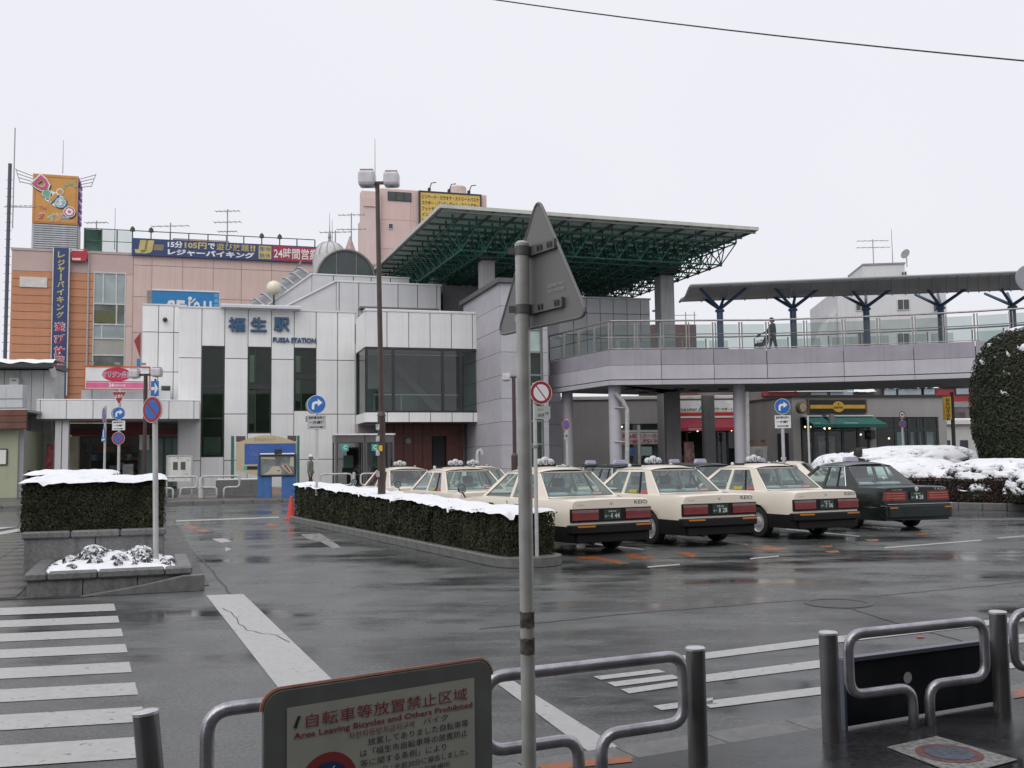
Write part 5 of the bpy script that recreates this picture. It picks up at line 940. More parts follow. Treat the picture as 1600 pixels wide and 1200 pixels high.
for p0, p1 in ((1254, 1282), (1289, 1362)):
    u0, u1 = cx_(p0), cx_(p1); top = cz_(1300, 651); bot = cz_(1300, 664); MB().add([(u0, -.02, top), (u1, -.02, top), (u1+.25, -1.1, bot), (u0-.0, -1.1, bot), (u0, -1.1, bot-.18), (u1+.25, -1.1, bot-.18), (u1, -.02, bot-.1)], [(0, 1, 2, 3), (3, 2, 5, 4), (1, 6, 5, 2)]).build('awning', GRN, cf); piece('snow_strip', cf, (u1-u0, .16, .06), ((u0+u1)/2, -.1, top+.03), SNOW, .01)
    piece('snow_strip', cf, ((u1-u0)*.3, .2, .03), (u0+(u1-u0)*.35, -.85, bot+.07), SNOW, .0)
MB().box(cx_(1283), cx_(1289), -1.0, -.8, cz_(1300, 664), cz_(1300, 648)).build('side_sign', M('grey_dull'), cf)
dx = [cx_(p) for p in (1252, 1270, 1292, 1316, 1340, 1357)]+[cx_(p) for p in (1369, 1399, 1420, 1434, 1445, 1465)]
for k, (p, q) in enumerate(zip(dx, dx[1:])):
    if k == 5: continue
    zt_ = cz_(1300, 653); f = MB(); f.box(p, p+.07, .02, .1, .2, zt_).box(q-.07, q, .02, .1, .2, zt_).box(p+.07, q-.07, .02, .1, zt_-.75, zt_-.65); fo = f.build('window', M('teal_dark_frame', (.02, .035, .035), .4), cf); MB().quad((p, .06, .2), (q, .06, .2), (q, .06, zt_), (p, .06, zt_)).build('pane', CLEAR, fo)
    if k > 6: MB().quad((p+.1, .3, .5), (q-.1, .3, .5), (q-.1, .3, zt_-.8), (p+.1, .3, zt_-.8)).build('pale_blind', M('cafe_blind', (.42, .47, .47), .7, .25, 2), cf)
gb = MB()
for i in range(40):
    x = random.uniform(.5, e-.8); z = random.uniform(.3, 2.2); gb.box(x, x+random.uniform(.2, .7), 1.6, 2.2, z, z+random.uniform(.1, .4), random.randint(0, 5))
gb.build('furnishings', cols_, cf, stuff=True); MB().quad((cx_(1280), .2, .6), (cx_(1306), .2, .6), (cx_(1306), .2, cz_(1300, 681)), (cx_(1280), .2, cz_(1300, 681))).build('menu_board', M('menu_pale', (.4, .4, .34), .7, .5, 3), cf)
for p, yy, r in ((1258, 667, .06), (1267, 667, .05), (1289, 669, .09), (1296, 669, .07), (1345, 679, .06), (1389, 685, .06), (1455, 684, .07)): MB().lathe([(0, -r), (r, 0), (0, r)], C_.pix(p, yy, .4), n=8).build('pendant_lamp', BULB, cf)
c_ = C_.pix(1252, 637, -.5); MB().lathe([(.33, -.1), (.33, .1), (.22, .13)], c_, (.3, -1, 0), 18).build('round_sign', M('bronze'), cf); MB().lathe([(.24, .14), (0, .15)], c_, (.3, -1, 0), 18).build('round_sign_face', M('sign_tan', (.4, .33, .22), .5, .4, 6), cf)
MB().box(cx_(1362, 680, -.1)-.15, cx_(1362, 680, -.1)+.15, -.25, -.02, 2.6, 3.1).build('wall_lamp', FRAMED, cf)
vm = [(1185, '.5'), (1200, '')]
for i, (p, lab) in enumerate(((1180, 'pale drinks vending machine beside the footbridge downpipe'), (1200, 'white vending machine with blue panels against the cafe side wall'))):
    q = at(p, 690, 58.5); t = thing('vending_machine', lab, 'vending machine', (q.x, q.y, .4), R(25), 'vending machines by the cafe side wall'); MB().box(-.45, .45, -.35, .35, 0, 1.9).build('cabinet', M('machine_white', (.55, .55, .54), .4), t, bevel=.03); MB().box(-.36, .2, -.37, -.352, .9, 1.75).build('display', M('goods_blue') if i else M('poster_grey'), t); MB().box(.24, .38, -.37, -.352, .9, 1.4).build('coin_panel', DARK, t); MB().box(-.3, .3, -.37, -.352, .15, .4).build('outlet', DARK, t)
# far shops behind, with snowy roofs
F_ = Frame((at(1150, 610, 84).x, 84, 0), 4); fb = fthing(F_, 'arcade_building', 'dark shop row with red bands and snowy roof beyond the cafe', 'building'); fx = lambda p, y=610: F_.pix(p, y).x; fz = lambda p, y: F_.pix(p, y).z
MB().box(-5, fx(1536), .0, 12, 0, fz(1300, 604)).build('wall', M('arcade_dark', (.17, .15, .15), .7, .3, .6), fb); MB().box(fx(1440), fx(1530), -.4, 0, fz(1480, 632), fz(1480, 609)).build('red_band', M('arcade_red', (.3, .03, .04), .6), fb); MB().box(fx(1190), fx(1245), -.4, 0, fz(1200, 619), fz(1200, 613)).build('red_band', M('arcade_red'), fb)
for k, (p0, p1) in enumerate(((1376, 1397), (1398, 1436), (1438, 1457), (1488, 1510), (1262, 1290), (1292, 1330))): fo = MB().box(fx(p0), fx(p1), -.5, -.4, fz(1400, 618), fz(1400, 608)).build('window', FRAMED, fb); MB().quad((fx(p0)+.08, -.51, fz(1400, 617.5)), (fx(p1)-.08, -.51, fz(1400, 617.5)), (fx(p1)-.08, -.51, fz(1400, 608.5)), (fx(p0)+.08, -.51, fz(1400, 608.5))).build('pane', M('sky_blue_pane', (.33, .4, .44), .15, .2, .5), fo)
for p0, p1, yy in ((1376, 1400, 604), (1402, 1420, 602), (1422, 1462, 603), (1465, 1505, 600), (1320, 1365, 608)): mb = MB(); x0_, x1_ = fx(p0), fx(p1); z_ = fz(1400, yy); mb.grid(lambda u, v: (x0_+(x1_-x0_)*u, -.6+1.2*v, z_-.25+.5*v+.05*hump((u*5, v*3, p0), 1)), 10, 4); mb.build('snowy_roof', SNOW, fb, smooth=True)
for p in (1376, 1388, 1400, 1412, 1424, 1436, 1448): piece('roof_tile', fb, (.5, .4, .12), (fx(p), -.65, fz(1400, 606)), M('grey_dull'), .02)
MB().box(fx(1505), fx(1534), -.5, .3, fz(1500, 601), fz(1500, 594)).build('green_roof', M('roof_green', (.03, .22, .13), .6), fb)
y = -.8; s2 = fthing(F_, 'yellow_shop_sign', 'yellow and black shop sign above the cafe roof', 'sign'); a, b = fx(1239), fx(1314); MB().box(a, b, y, y+.25, fz(1270, 613), fz(1270, 602)).build('board', BLACKM, s2); MB().box(a, b, y-.02, y-.003, fz(1270, 607), fz(1270, 602)).build('yellow_field', SY, s2); MB().box(a, b, y-.02, y-.003, fz(1270, 613), fz(1270, 611.5)).build('white_stripe', SIGNWHITE, s2); mb = MB(); mb.text('ラウンジ カラオケ', ((a+b)/2+.3, y-.03, fz(1270, 604.5)), (1, 0, 0), (0, 0, 1), 2.0, .2, 0); mb.quad((fx(1265), y-.03, fz(1270, 611)), (fx(1289), y-.03, fz(1270, 611)), (fx(1289), y-.03, fz(1270, 608)), (fx(1265), y-.03, fz(1270, 608)), 0); mb.build('lettering', [SIGNWHITE], s2)
MB().box(a+.5, a+.6, y+.2, 0.0, fz(1270, 612), fz(1270, 603)).build('bracket', FRAMED, s2)
s3 = fthing(F_, 'white_shop_sign', 'plain white shop sign strip next to the yellow one', 'sign'); MB().box(fx(1196), fx(1237), y, y+.25, fz(1210, 613), fz(1210, 605)).build('board', SIGNWHITE, s3); mb = MB(); mb.text('ご宴会承ります', (fx(1222), y-.01, fz(1210, 609)), (1, 0, 0), (0, 0, 1), 1.2, .16, 0); mb.build('lettering', [BLACKM], s3)
rg = thing('red_gate_frame', 'dark red steel frame with beams beside the tall clipped bush', 'frame', (at(1505, 650, 74).x, 74, .3)); mb = MB(); xx = at(1526, 650, 74).x-at(1505, 650, 74).x; mb.box(xx-.4, xx+.9, -.2, .2, 0, 5.5); mb.build('post', M('arcade_red'), rg); MB().box(-1.3, xx-.4, -.15, .15, 4.9, 5.3).build('beam', M('grey_dull'), rg); MB().box(-1.3, xx-.45, -.2, 0, 3.7, 4.0).build('orange_beam', M('orange_strip', (.45, .2, .05), .6), rg); MB().box(-1.3, xx-.45, -.2, 0, 3.1, 3.2).build('rail', WHITE, rg)
MB().box(-1.4, xx-.4, 1, 1.1, 0, 4.6).build('dark_backing', M('arcade_dark'), rg)
wk = Frame((at(1480, 680, 63).x, 63, 0), 5); hb2 = fthing(wk, 'white_kiosk_building', 'small white flat roofed building with snow on its roof beside the cafe', 'building'); x1_ = wk.pix(1545, 680).x; z1_ = wk.pix(1500, 663).z
MB().box(0, x1_, 0, 5, 0, z1_).build('wall', M('kiosk_cream', (.5, .49, .46), .6, .06), hb2); MB().box(-.1, x1_+.1, -.3, 5, z1_, z1_+.25).build('roof_edge', M('pale_plate'), hb2); piece('snow_strip', hb2, (x1_, 3, .12), (x1_/2, 1.3, z1_+.31), SNOW, .03)
for p0, p1 in ((1477, 1484), (1500, 1512)): MB().box(wk.pix(p0, 690).x, wk.pix(p1, 690).x, -.05, .02, .4, 2.6).build('door', M('dark_navy', (.03, .03, .05), .5), hb2)
vn_ = thing('parked_van', 'white van partly hidden behind the tall clipped bush', 'van', (at(1530, 690, 52).x, 52, .0), R(0)); MB().prism([(-1.0, -.85, .35), (-1.0, -.85, .95), (-.75, -.85, 1.05), (-.55, -.85, 1.85), (3.2, -.85, 1.9), (3.3, -.85, .35)], (0, 1.7, 0)).build('body', M('van_white', (.65, .65, .66), .3), vn_, bevel=.05)
for q in ((-.42, .5), (.7, 1.8)): MB().box(q[0], q[1], -.87, -.852, 1.1, 1.7).build('window', DGLASS, vn_)
for x in (-.2, 2.4): MB().lathe([(.0, -.1), (.3, -.1), (.3, .1), (0, .1)], (x, -.75, .3), (0, 1, 0), 16).build('wheel', RUBBER, vn_)
vs_ = at(1480, 640, 52); t = thing('vertical_sign', 'narrow yellow vertical cafe sign on a dark post at the cafe corner', 'sign', (vs_.x, vs_.y, .2)); z0_, z1_ = at(1480, 656, 52).z-.2, at(1480, 620, 52).z-.2; w_ = 5.5/1570*52
MB().box(-w_, w_, -.1, .1, z0_, z1_).build('board', SY, t); MB().box(w_+.01, w_+.15, -.08, .08, z0_-.1, z1_+.25).build('frame', BLACKM, t); mb = MB(); [mb.text(c_, (0, -.11, z1_-.17-.2*i), (1, 0, 0), (0, 0, 1), .17, .15, 0, bold=.03) for i, c_ in enumerate('DOUTOR')]; mb.build('lettering', [BLACKM], t); MB().box(w_, w_+.16, -.05, .05, 0, z0_-.1).build('post', FRAMED, t)
# ================================================================ LOW SHED AT LEFT
L_ = Frame((at(90, 600, 47).x, 47, 0), 8); hs = fthing(L_, 'pale_shed', 'pale sheet metal shed with a snowy dark eave left of the canopy', 'shed'); lx = lambda p, y=650, yy=0: L_.pix(p, y, yy).x; lz = lambda p, y, yy=0: L_.pix(p, y, yy).z
tiles('wall_sheet', hs, [lx(p) for p in (-80, -50, -20, 5, 30, 48, 67, 86)], [.4, lz(40, 578)], 0, M('shed_sheet', (.42, .44, .43), .5, .06, 1, streak=.15, rnd=.04), .1, .02); MB().box(lx(-80), lx(86)-.02, .11, 1.4, 0, lz(40, 578)).build('wall', M('shed_wall', (.4, .41, .4), .6), hs); MB().box(lx(-80), lx(90), -1.0, 1.5, lz(40, 577), lz(40, 571)).build('eave', FRAMED, hs)
mb = MB(); a, b, z_ = lx(-80), lx(92), lz(40, 570.5); mb.grid(lambda u, v: (a+(b-a)*u, -1.02+v*2.5, z_+.02+.2*min(1, v*8)+.08*hump((u*9, v*4, 1), 1)), 40, 12); mb.build('snow_cap', SNOW, hs, smooth=True); MB().tube([(lx(88), -.8, z_-.2), (lx(90), -.6, lz(88, 590))], .14, 8).build('rain_hopper', GREYP, hs); MB().tube([(lx(84), -.15, lz(84, 590)), (lx(84), -.15, .5)], .05, 6).build('downpipe', GREYP, hs)
for p, lab in ((3, 'large pale grey air conditioning unit on the brown fascia roof'), (28, 'second pale grey air conditioning unit next to the shed wall')):
    q = at(p-2, 640, 44.5); t = thing('air_conditioner', lab, 'air conditioner', (q.x, q.y, at(10, 638, 44.5).z), R(8), 'air conditioning units on the low roof'); MB().box(-.34, .34, -.3, .3, 0, 1.02).build('casing', M('aircon_grey', (.45, .47, .48), .5, .05), t, bevel=.02); MB().box(-.35, .35, -.31, -.302, .38, .42).build('seam', JOINT, t)
q = at(24, 601, 46.6); t = thing('gas_heater', 'small cream water heater box on the shed wall', 'heater', (q.x, q.y, q.z-.3), R(8)); MB().box(-.2, .2, -.2, .2, 0, .6).build('casing', M('kiosk_cream'), t, bevel=.02); MB().box(-.1, .1, -.22, -.2, .45, .52).build('vent', JOINT, t)
N_ = Frame((at(28, 700, 43.5).x, 43.5, 0), 8); nw = fthing(N_, 'green_grey_booth', 'pale green walled booth with a brown timber fascia at the left edge', 'booth'); nx = lambda p, y=700: N_.pix(p, y).x; nz = lambda p, y: N_.pix(p, y).z
MB().box(nx(-90), 0, 0, 4, .1, nz(10, 672)).build('wall', M('pale_green_wall', (.35, .37, .26), .7, .06, 1, streak=.1), nw); ztf, zbf = nz(10, 641), nz(10, 671)
for k in range(3): h = (ztf-zbf)/3; piece('fascia_board', nw, (nx(47)-nx(-90), .12, h-.015), ((nx(47)+nx(-90))/2, -.5, zbf+h*(k+.5)), M('brown_board', (.13, .055, .035), .6, .25, 2, rnd=.1), .01)
MB().box(nx(-90), nx(47), -.43, 4, ztf-.1, ztf).build('roof', M('grey_dull'), nw); piece('snow_strip', nw, (nx(44)-nx(-90), .6, .04), ((nx(44)+nx(-90))/2, -.2, ztf+.02), SNOW, .0); MB().box(nx(28), nx(36), .1, .4, .1, zbf).build('drain_box', M('plain_grey_wall'), nw); MB().box(nx(-10), nx(10), -.04, -.002, nz(5, 725), nz(5, 703)).build('notice', SIGNWHITE, nw); f = MB(); a, b, c_, d_ = nx(-11), nx(11.5), nz(5, 726), nz(5, 702); f.box(a, b, -.05, -.002, d_, d_+.03).box(a, b, -.05, -.002, c_-.03, c_).box(b, b+.03, -.05, -.002, c_, d_); f.build('notice_frame', FRAMED, nw)
for p, m_ in ((44, 'dark_navy'), (52, 'brown_board'), (66, 'goods_green')): q = at(p, 740, 45); tag(MB().box(-.3, .3, -.2, .3, 0, 1.0+.2*(p == 44)).build('storage_bin', MATS[m_], loc=(q.x, q.y, .3)), {44: 'dark navy bin beside the pale green booth', 52: 'brown box among the clutter beside the booth', 66: 'green box next to the white canopy column'}[p], 'bin')
q = at(84, 705, 46); t = thing('nobori_flag', 'narrow red and white shop flag beside the canopy column', 'flag', (q.x, q.y, .4)); MB().tube([(0, 0, 0), (0, 0, 2.4)], .02, 6).build('pole', GREYP, t); MB().grid(lambda u, v: (-.35*u, .06*math.sin(v*6+u*2), .5+1.8*v), 4, 8).build('cloth', M('flag_mixed', (.32, .08, .1), .8, .8, 3), t)
# ================================================================ ANTENNAS AND MASTS
AN = M('antenna_grey')
def antenna(px, pyb, pyt, d, lab, bars_=((0, .9), (.45, 1.2)), yaw=0):
    p, q = at(px, pyb, d), at(px, pyt, d); h = q.z-p.z; t = thing('tv_antenna', lab, 'antenna', p, R(yaw), 'rooftop television antennas'); MB().tube([(0, 0, -.3), (0, 0, h)], .05, 5).build('mast', AN, t); b = MB()
    for dz, ln in bars_:
        z = h-.15-dz*h; b.tube([(-ln, 0, z), (ln, .15, z+.05)], .03, 4); [b.tube([(-ln+2*ln*k/5, -.35, z), (-ln+2*ln*k/5, .35, z)], .02, 4) for k in range(6)]
    b.build('elements', AN, t); return t
antenna(355, 376, 327, 76, 'tall thin television antenna above the word area of the long banner', ((0, .9), (.35, 1.0), (.65, .7)))
antenna(266, 372, 348, 77, 'wide low television antenna above the left part of the long banner', ((.1, 1.4),))
antenna(150, 390, 345, 76, 'small television antenna beside the rooftop sign tower', ((0, .8),))
antenna(549, 378, 333, 78, 'television antenna beside the pink tower left edge', ((0, 1.0), (.5, 1.1)))
antenna(524, 382, 360, 78, 'low television antenna just above the white dome', ((0, 1.2),))
antenna(1366, 432, 374, 98, 'television antenna on the white apartment block penthouse', ((0, 1.5), (.18, 1.6)))
def mast(px, pyb, pyt, d, lab, r=.035): p, q = at(px, pyb, d), at(px, pyt, d); tag(MB().tube([(0, 0, 0), (0, 0, q.z-p.z)], [r, r*.5], 5).build('lightning_rod', AN, loc=p), lab, 'rod', 'thin rooftop rods')
mast(98, 271, 219, 77, 'thin rod on top of the orange sign box'); mast(179, 390, 325, 78, 'thin rod behind the roof netting'); mast(586, 295, 217, 116, 'thin tall rod above the pink tower left part', .06); mast(1395, 411, 358, 97, 'thin rod on the white apartment block penthouse', .05); mast(652, 390, 310, 100, 'white rod in front of the pink tower block', .06); mast(519, 380, 343, 80, 'thin rod left of the dome spire')
q = at(1417, 412, 97); t = thing('satellite_dish', 'small dark satellite dish on the white apartment block', 'dish', q); MB().tube([(0, 0, -.3), (0, 0, .6)], .05, 5).build('post', AN, t); MB().lathe([(0, 0), (.35, .08), (.5, .2)], (0, 0, .9), (-.8, -.5, .3), 14).build('reflector', M('grey_dull'), t)
q = at(7, 590, 60); t = thing('lattice_mast', 'dark steel radio mast at the left edge with a thin whip on top', 'mast', (q.x, q.y, .4)); zt_ = at(7, 266, 60).z; mb = MB(); mb.tube([(0, 0, 0), (0, 0, zt_)], .11, 8); mb.build('pole', M('mast_blue_grey', (.08, .085, .11), .5), t); mb = MB(); [mb.tube([(-.2, 0, z), (.2, 0, z)], .015, 4) for z in lin(3, zt_-1, 30)]; mb.build('step_bolt', M('mast_blue_grey'), t); MB().tube([(.25, 0, zt_-4), (.25, 0, at(11, 210, 60).z)], .035, 5).build('whip', AN, t); mb = MB(); z = at(20, 333, 60).z; mb.tube([(-.3, 0, z), (1.7, 0, z-.05)], .03, 4); [mb.tube([(.4+.3*k, -.2, z), (.4+.3*k, .2, z+.1)], .02, 4) for k in range(5)]; mb.build('yagi', AN, t)
# ================================================================ CARS
CREAM = M('taxi_cream', (.73, .665, .56), .3, .03, 1, coat=.4); BLACKC = M('car_black', (.009, .014, .012), .25, .1, 1, spec=.3, coat=.35); BUMP = M('bumper_black', (.012, .012, .013), .5, .15, spec=.2); TYRE = M('tyre', (.015, .015, .015), .75, .2)
RIM = M('rim_steel', (.5, .5, .51), .3, .15, 9, metal=.3); TAILR = M('tail_lamp_red', (.17, .006, .01), .15, .2, 12, coat=.7); TAILC = M('tail_lamp_clear', (.2, .1, .1), .2, .2, 12, coat=.7); AMBER = M('amber_reflector', (.5, .17, .01), .35, .1)
CARGL = glass('car_glass', (.68, .82, .79), 1.15, .03, 1.75); SEATM = M('seat_blue_grey', (.26, .31, .33), .8, .15, 4); COVER = M('seat_cover_white', (.6, .64, .66), .85, .08, 6); PLATEG = M('plate_green', (.008, .032, .02), .4); CHROME = M('chrome', (.6, .6, .61), .12, .05, metal=1)
CINT = M('car_interior', (.09, .1, .1), .8); LAMPW = M('roof_lamp_white', (.55, .57, .58), .35, .06); STICKR = M('sticker_red', (.5, .08, .09), .5)
def make_car(label, plate, style='taxi', group=None):
    crown = style == 'crown'; paint = CREAM if style == 'taxi' else BLACKC
    t = thing('taxi' if style == 'taxi' else 'sedan_taxi', label, 'taxi', group=group)
    yr, yf = (-1.1, 3.64) if not crown else (-1.2, 3.7); wb = 2.75; HW = .845 if not crown else .875; WR = .31
    zd = .955
    def arch(y):
        z = .23
        for yc in (0, wb):
            d = abs(y-yc)
            if d < .37: z = max(z, WR+math.sqrt(max(0, .37*.37-d*d))-.02)
        return z
    ys = [yr, yr+.03, yr+.12, yr+.35, -.5, -.372, -.36, -.33, -.26, -.14, -.1301, -.13, 0, .14, .26, .33, .36, .372, .6, 1.0, 1.6, 2.1, 2.24, 2.2401]
    ys += [wb-.372, wb-.36, wb-.33, wb-.26, wb-.14, wb, wb+.14, wb+.26, wb+.33, wb+.36, wb+.372, 3.3, yf-.15, yf-.04, yf]
    ys = sorted(set(ys)); rowsn = 10; v = []; f = []; mi = []
    for y in ys:
        cab = -.1301 < y < 2.2401-1e-6
        e = max(0, (y-(yf-.45))/.45)*.13+max(0, (yr+.12-y)/.12)*.05
        w = HW*(1-e*.6) if y > 1 else HW*(1-e)
        a = arch(y); zt = zd if y < -.1 else .95 if cab else .945-.13*((y-2.2)/1.4)**1.5
        if y < yr+.05: zt -= .03*(1-(y-yr)/.05)
        if y > yf-.05: zt -= .08
        z3 = max(.5, a+.02); z4 = max(.66, z3+.02)
        prof = [(0, .24), (w*.7, .24 if a < .24 else .5), (w*.72, a), (w*.985, a), (w*1.0, z3), (w*1.0, z4), (w*.985, zt-.09), (w*.955, zt-.02), (w*.88, zt)]
        if cab: prof += [(w*.84, .6), (0, .55)]
        else: prof += [(w*.5, zt+.012), (0, zt+.018)]
        v += [(x, y, z) for x, z in prof]; v += [(-x, y, z) for x, z in prof]
    n = 11
    for i in range(len(ys)-1):
        for s in (0, 1):
            for j in range(n-1):
                q = [i*2*n+s*n+j, i*2*n+s*n+j+1, (i+1)*2*n+s*n+j+1, (i+1)*2*n+s*n+j]
                f.append(tuple(q if s == 0 else q[::-1])); cabi = -.13 <= ys[i] < 2.24
                mi.append(1 if j < 4 and not crown or j < 3 else 2 if (j >= 8 and cabi) else 0)
    for i in (0, len(ys)-1):
        for j in range(n-1):
            q = (i*2*n+j, i*2*n+j+1, i*2*n+n+j+1, i*2*n+n+j); f.append(q if i == 0 else q[::-1]); mi.append(1 if j < (4 if not crown else 3) else 0)
    bd = MB(); bd.add(v, f); bd.m = mi; bd.build('body', [paint, BUMP, CINT], t, smooth=38)
    gl = MB(); gl.box(-HW*.82, HW*.82, yr+.1, -.131, .3, .5)
    # wheels
    for x in (-HW+.11, HW-.11):
        for y in (0, wb):
            s = -1 if x < 0 else 1; hub = thing('wheel', '', '', (x, y, WR)); hub.parent = t
            for k in ('label', 'category'): del hub[k]
            MB().lathe([(.2, -.085), (.27, -.095), (.303, -.08), (WR, -.05), (WR, .05), (.303, .08), (.27, .095), (.2, .085)], ax=(1, 0, 0), n=26, caps=False).build('tyre', TYRE, hub, smooth=50)
            r = MB(); r.lathe([(.205, .06), (.195, .085), (.17, .05), (.13, .04), (.09, .075), (.05, .085), (0, .088)], ax=(s, 0, 0), n=24)
            for k in range(8): a = k*math.pi/4; r.lathe([(.03, .054), (0, .056)], (0, .15*math.cos(a), .15*math.sin(a)), (s, 0, 0), 6, 1)
            r.lathe([(.2, .062), (.178, .064)], ax=(s, 0, 0), n=24, mi=1, caps=False); r.build('rim', [RIM, BUMP], hub, smooth=50)
    # greenhouse
    ZB, ZT = .945, 1.415; B0, B1 = HW*.885, HW*.675; yrb, yrt, yft, yfb = -.2, .36, 1.55, 2.28
    if crown: yrt = .42; yrb = -.24
    def sx(z): return B0+(B1-B0)*(z-ZB)/(ZT-ZB)
    def poly(s, pts, inset=0.0): return [(s*(sx(z)-inset), y, z) for y, z in pts]
    cab = MB(); zi = 1.372
    cp = .24 if not crown else .2
    C1, C2 = (.16+.0, .5) if not crown else (.24, .5)
    pieces = [[(yrb, ZB), (C1, ZB), (C2, zi), (yrt+.02, ZT), (yrt, ZT)], [(yrt, ZT), (C2, zi), (1.49, zi), (yft, ZT)], [(1.04, ZB), (1.14, ZB), (1.1, zi), (1.02, zi)], [(yfb, ZB), (yft, ZT), (1.49, zi), (2.13, ZB)], [(C1+.3, ZB), (C1+.335, ZB), (C2+.16, zi), (C2+.13, zi)]]
    for s in (-1, 1):
        for k, p in enumerate(pieces): cab.prism(poly(s, p), (-s*.035, 0, 0), 1 if k == 4 else 0)
    # roof
    def roof(u, v):
        x = (u*2-1); y = yrt-.03+(yft+.06-yrt)*v; ex = 1-abs(x)**3; ey = 1-abs(2*v-1)**4
        return (x*(B1+.006), y, ZT-.012+.085*ex*(.55+.45*ey)+(0 if abs(x) > .98 else 0)+.018*ey)
    cab.grid(roof, 12, 10, 0); cab.build('cabin_frame', [paint, BUMP, CINT], t, smooth=40)
    MB().grid(lambda u, v: Vector(roof(u*.96+.02, v*.96+.02))-Vector((0, 0, .03)), 6, 6).build('headlining', M('headlining', (.35, .35, .33), .8), t)
    def screen(name, y0, y1, sgn):
        o = [(-B0-.0, y0, ZB+.01), (B0+.0, y0, ZB+.01), (B1, y1, ZT), (-B1, y1, ZT)]; c = sum((Vector(p) for p in o), Vector())/4
        i_ = [Vector(p)+(c-Vector(p))*.0 for p in o]; i_ = [Vector((o[0][0]+.085, y0+(y1-y0)*.09, ZB+.05)), Vector((o[1][0]-.085, y0+(y1-y0)*.09, ZB+.05)), Vector((B1-.04, y0+(y1-y0)*.94, ZT-.03)), Vector((-B1+.04, y0+(y1-y0)*.94, ZT-.03))]
        m2 = [Vector(p)+(q-Vector(p))*.62 for p, q in zip(o, i_)]
        fr = MB(); o = [Vector(p) for p in o]
        for k in range(4): fr.add([o[k], o[(k+1) % 4], m2[(k+1) % 4], m2[k]], [(0, 1, 2, 3)], 0); fr.add([m2[k], m2[(k+1) % 4], i_[(k+1) % 4], i_[k]], [(0, 1, 2, 3)], 1)
        w_ = fr.build(name, [paint, RUBBER], t)
        def gp(u, v): a = m2[0].lerp(m2[1], u); b = m2[3].lerp(m2[2], u); p = a.lerp(b, v); p.y += sgn*(.05*(1-(2*u-1)**2)); return p
        MB().grid(gp, 8, 3).build('pane', CARGL, w_, smooth=True)
        return w_
    rwn = screen('rear_window', yrb, yrt, -1); screen('windscreen', yfb, yft, 1)
    if style == 'taxi':
        st_ = MB(); y_ = yrb+.09-.055; st_.quad((.22, y_-.004, 1.0), (.5, y_+.01, 1.0), (.49, y_+.06, 1.055), (.215, y_+.045, 1.055), 0); st_.quad((.26, y_+.005, 1.012), (.45, y_+.015, 1.012), (.445, y_+.03, 1.03), (.255, y_+.02, 1.03), 1); st_.build('sticker', [STICKR, SIGNWHITE], rwn)
    for s in (-1, 1):
        for p in ([(C1, ZB), (1.04, ZB), (1.02, zi), (C2, zi)], [(1.14, ZB), (2.13, ZB), (1.49, zi), (1.1, zi)]):
            MB().add(poly(s, p, .012), [(0, 1, 2, 3)]).build('side_window', CARGL, t)
        if style == 'taxi':
            MB().add(poly(s, [(C1+.04, ZB+.02), (C1+.26, ZB+.02), (C1+.27, ZB+.075), (C1+.055, ZB+.075)], -.002), [(0, 1, 2, 3)]).build('sticker', STICKR, t); MB().add(poly(s, [(C1+.42, ZB+.02), (C1+.72, ZB+.02), (C1+.72, ZB+.08), (C1+.42, ZB+.08)], -.002), [(0, 1, 2, 3)]).build('sticker', M('sticker_yellow', (.4, .33, .04), .6), t)
        if style != 'taxi':
            cm = MB(); q = poly(s, [(C1-.03, ZB+.005), (C2-.03, zi+.015), (1.47, zi+.018), (2.13, ZB+.005)], -.004); cm.tube(q, .011, 5); cm.build('chrome_strip', CHROME, t)
            MB().box(s*HW-.005, s*HW+.008, yr+.1, -.38, .5, .525).build('chrome_strip', CHROME, t)
        for y in (.62, 1.62): MB().box(s*(HW+.002)-.012, s*(HW+.002)+.02, y, y+.16, .8, .835).build('door_handle', CHROME, t)
        for y in (1.09, .34): MB().box(s*HW*.998-.004, s*HW*.998+.003, y-.004, y+.004, .3, .9).build('door_gap', BUMP, t)
        fm = MB(); c = Vector((s*(HW-.03), 3.05, 1.06)); fm.tube([(s*(HW-.1), 3.0, .87), (c.x, 3.02, 1.0)], .014, 6, 0); fm.lathe([(0, .07), (.05, .06), (.085, .02), (.09, -.02)], c, (0, 1, 0), 14, 0); fm.lathe([(.08, .021), (0, .022)], c, (0, -1, 0), 14, 1); fm.build('fender_mirror', [BUMP, M('mirror_silver', (.7, .7, .7), .06, .02, metal=1)], t, smooth=40)
    # seats
    for x in (-.36, .36):
        sm = MB(); sm.box(x-.25, x+.25, 1.15, 1.3, .55, 1.1, 0).box(x-.25, x+.25, 1.3, 1.8, .5, .62, 0).box(x-.13, x+.13, 1.16, 1.26, 1.11, 1.28, 0).box(x-.255, x+.255, 1.14, 1.305, .92, 1.105, 1); sm.build('front_seat', [SEATM, COVER], t, bevel=.03)
    rs_ = MB(); rs_.box(-.66, .66, .12, .3, .55, 1.02, 0).box(-.66, .66, .3, .8, .5, .62, 0); rs_.box(-.64, -.1, .1, .31, .86, 1.035, 1).box(.1, .64, .1, .31, .86, 1.035, 1); rs_.build('rear_seat', [SEATM, COVER], t, bevel=.03)
    MB().box(-.66, .66, -.14, .1, .92, .95).build('parcel_shelf', SEATM, t)
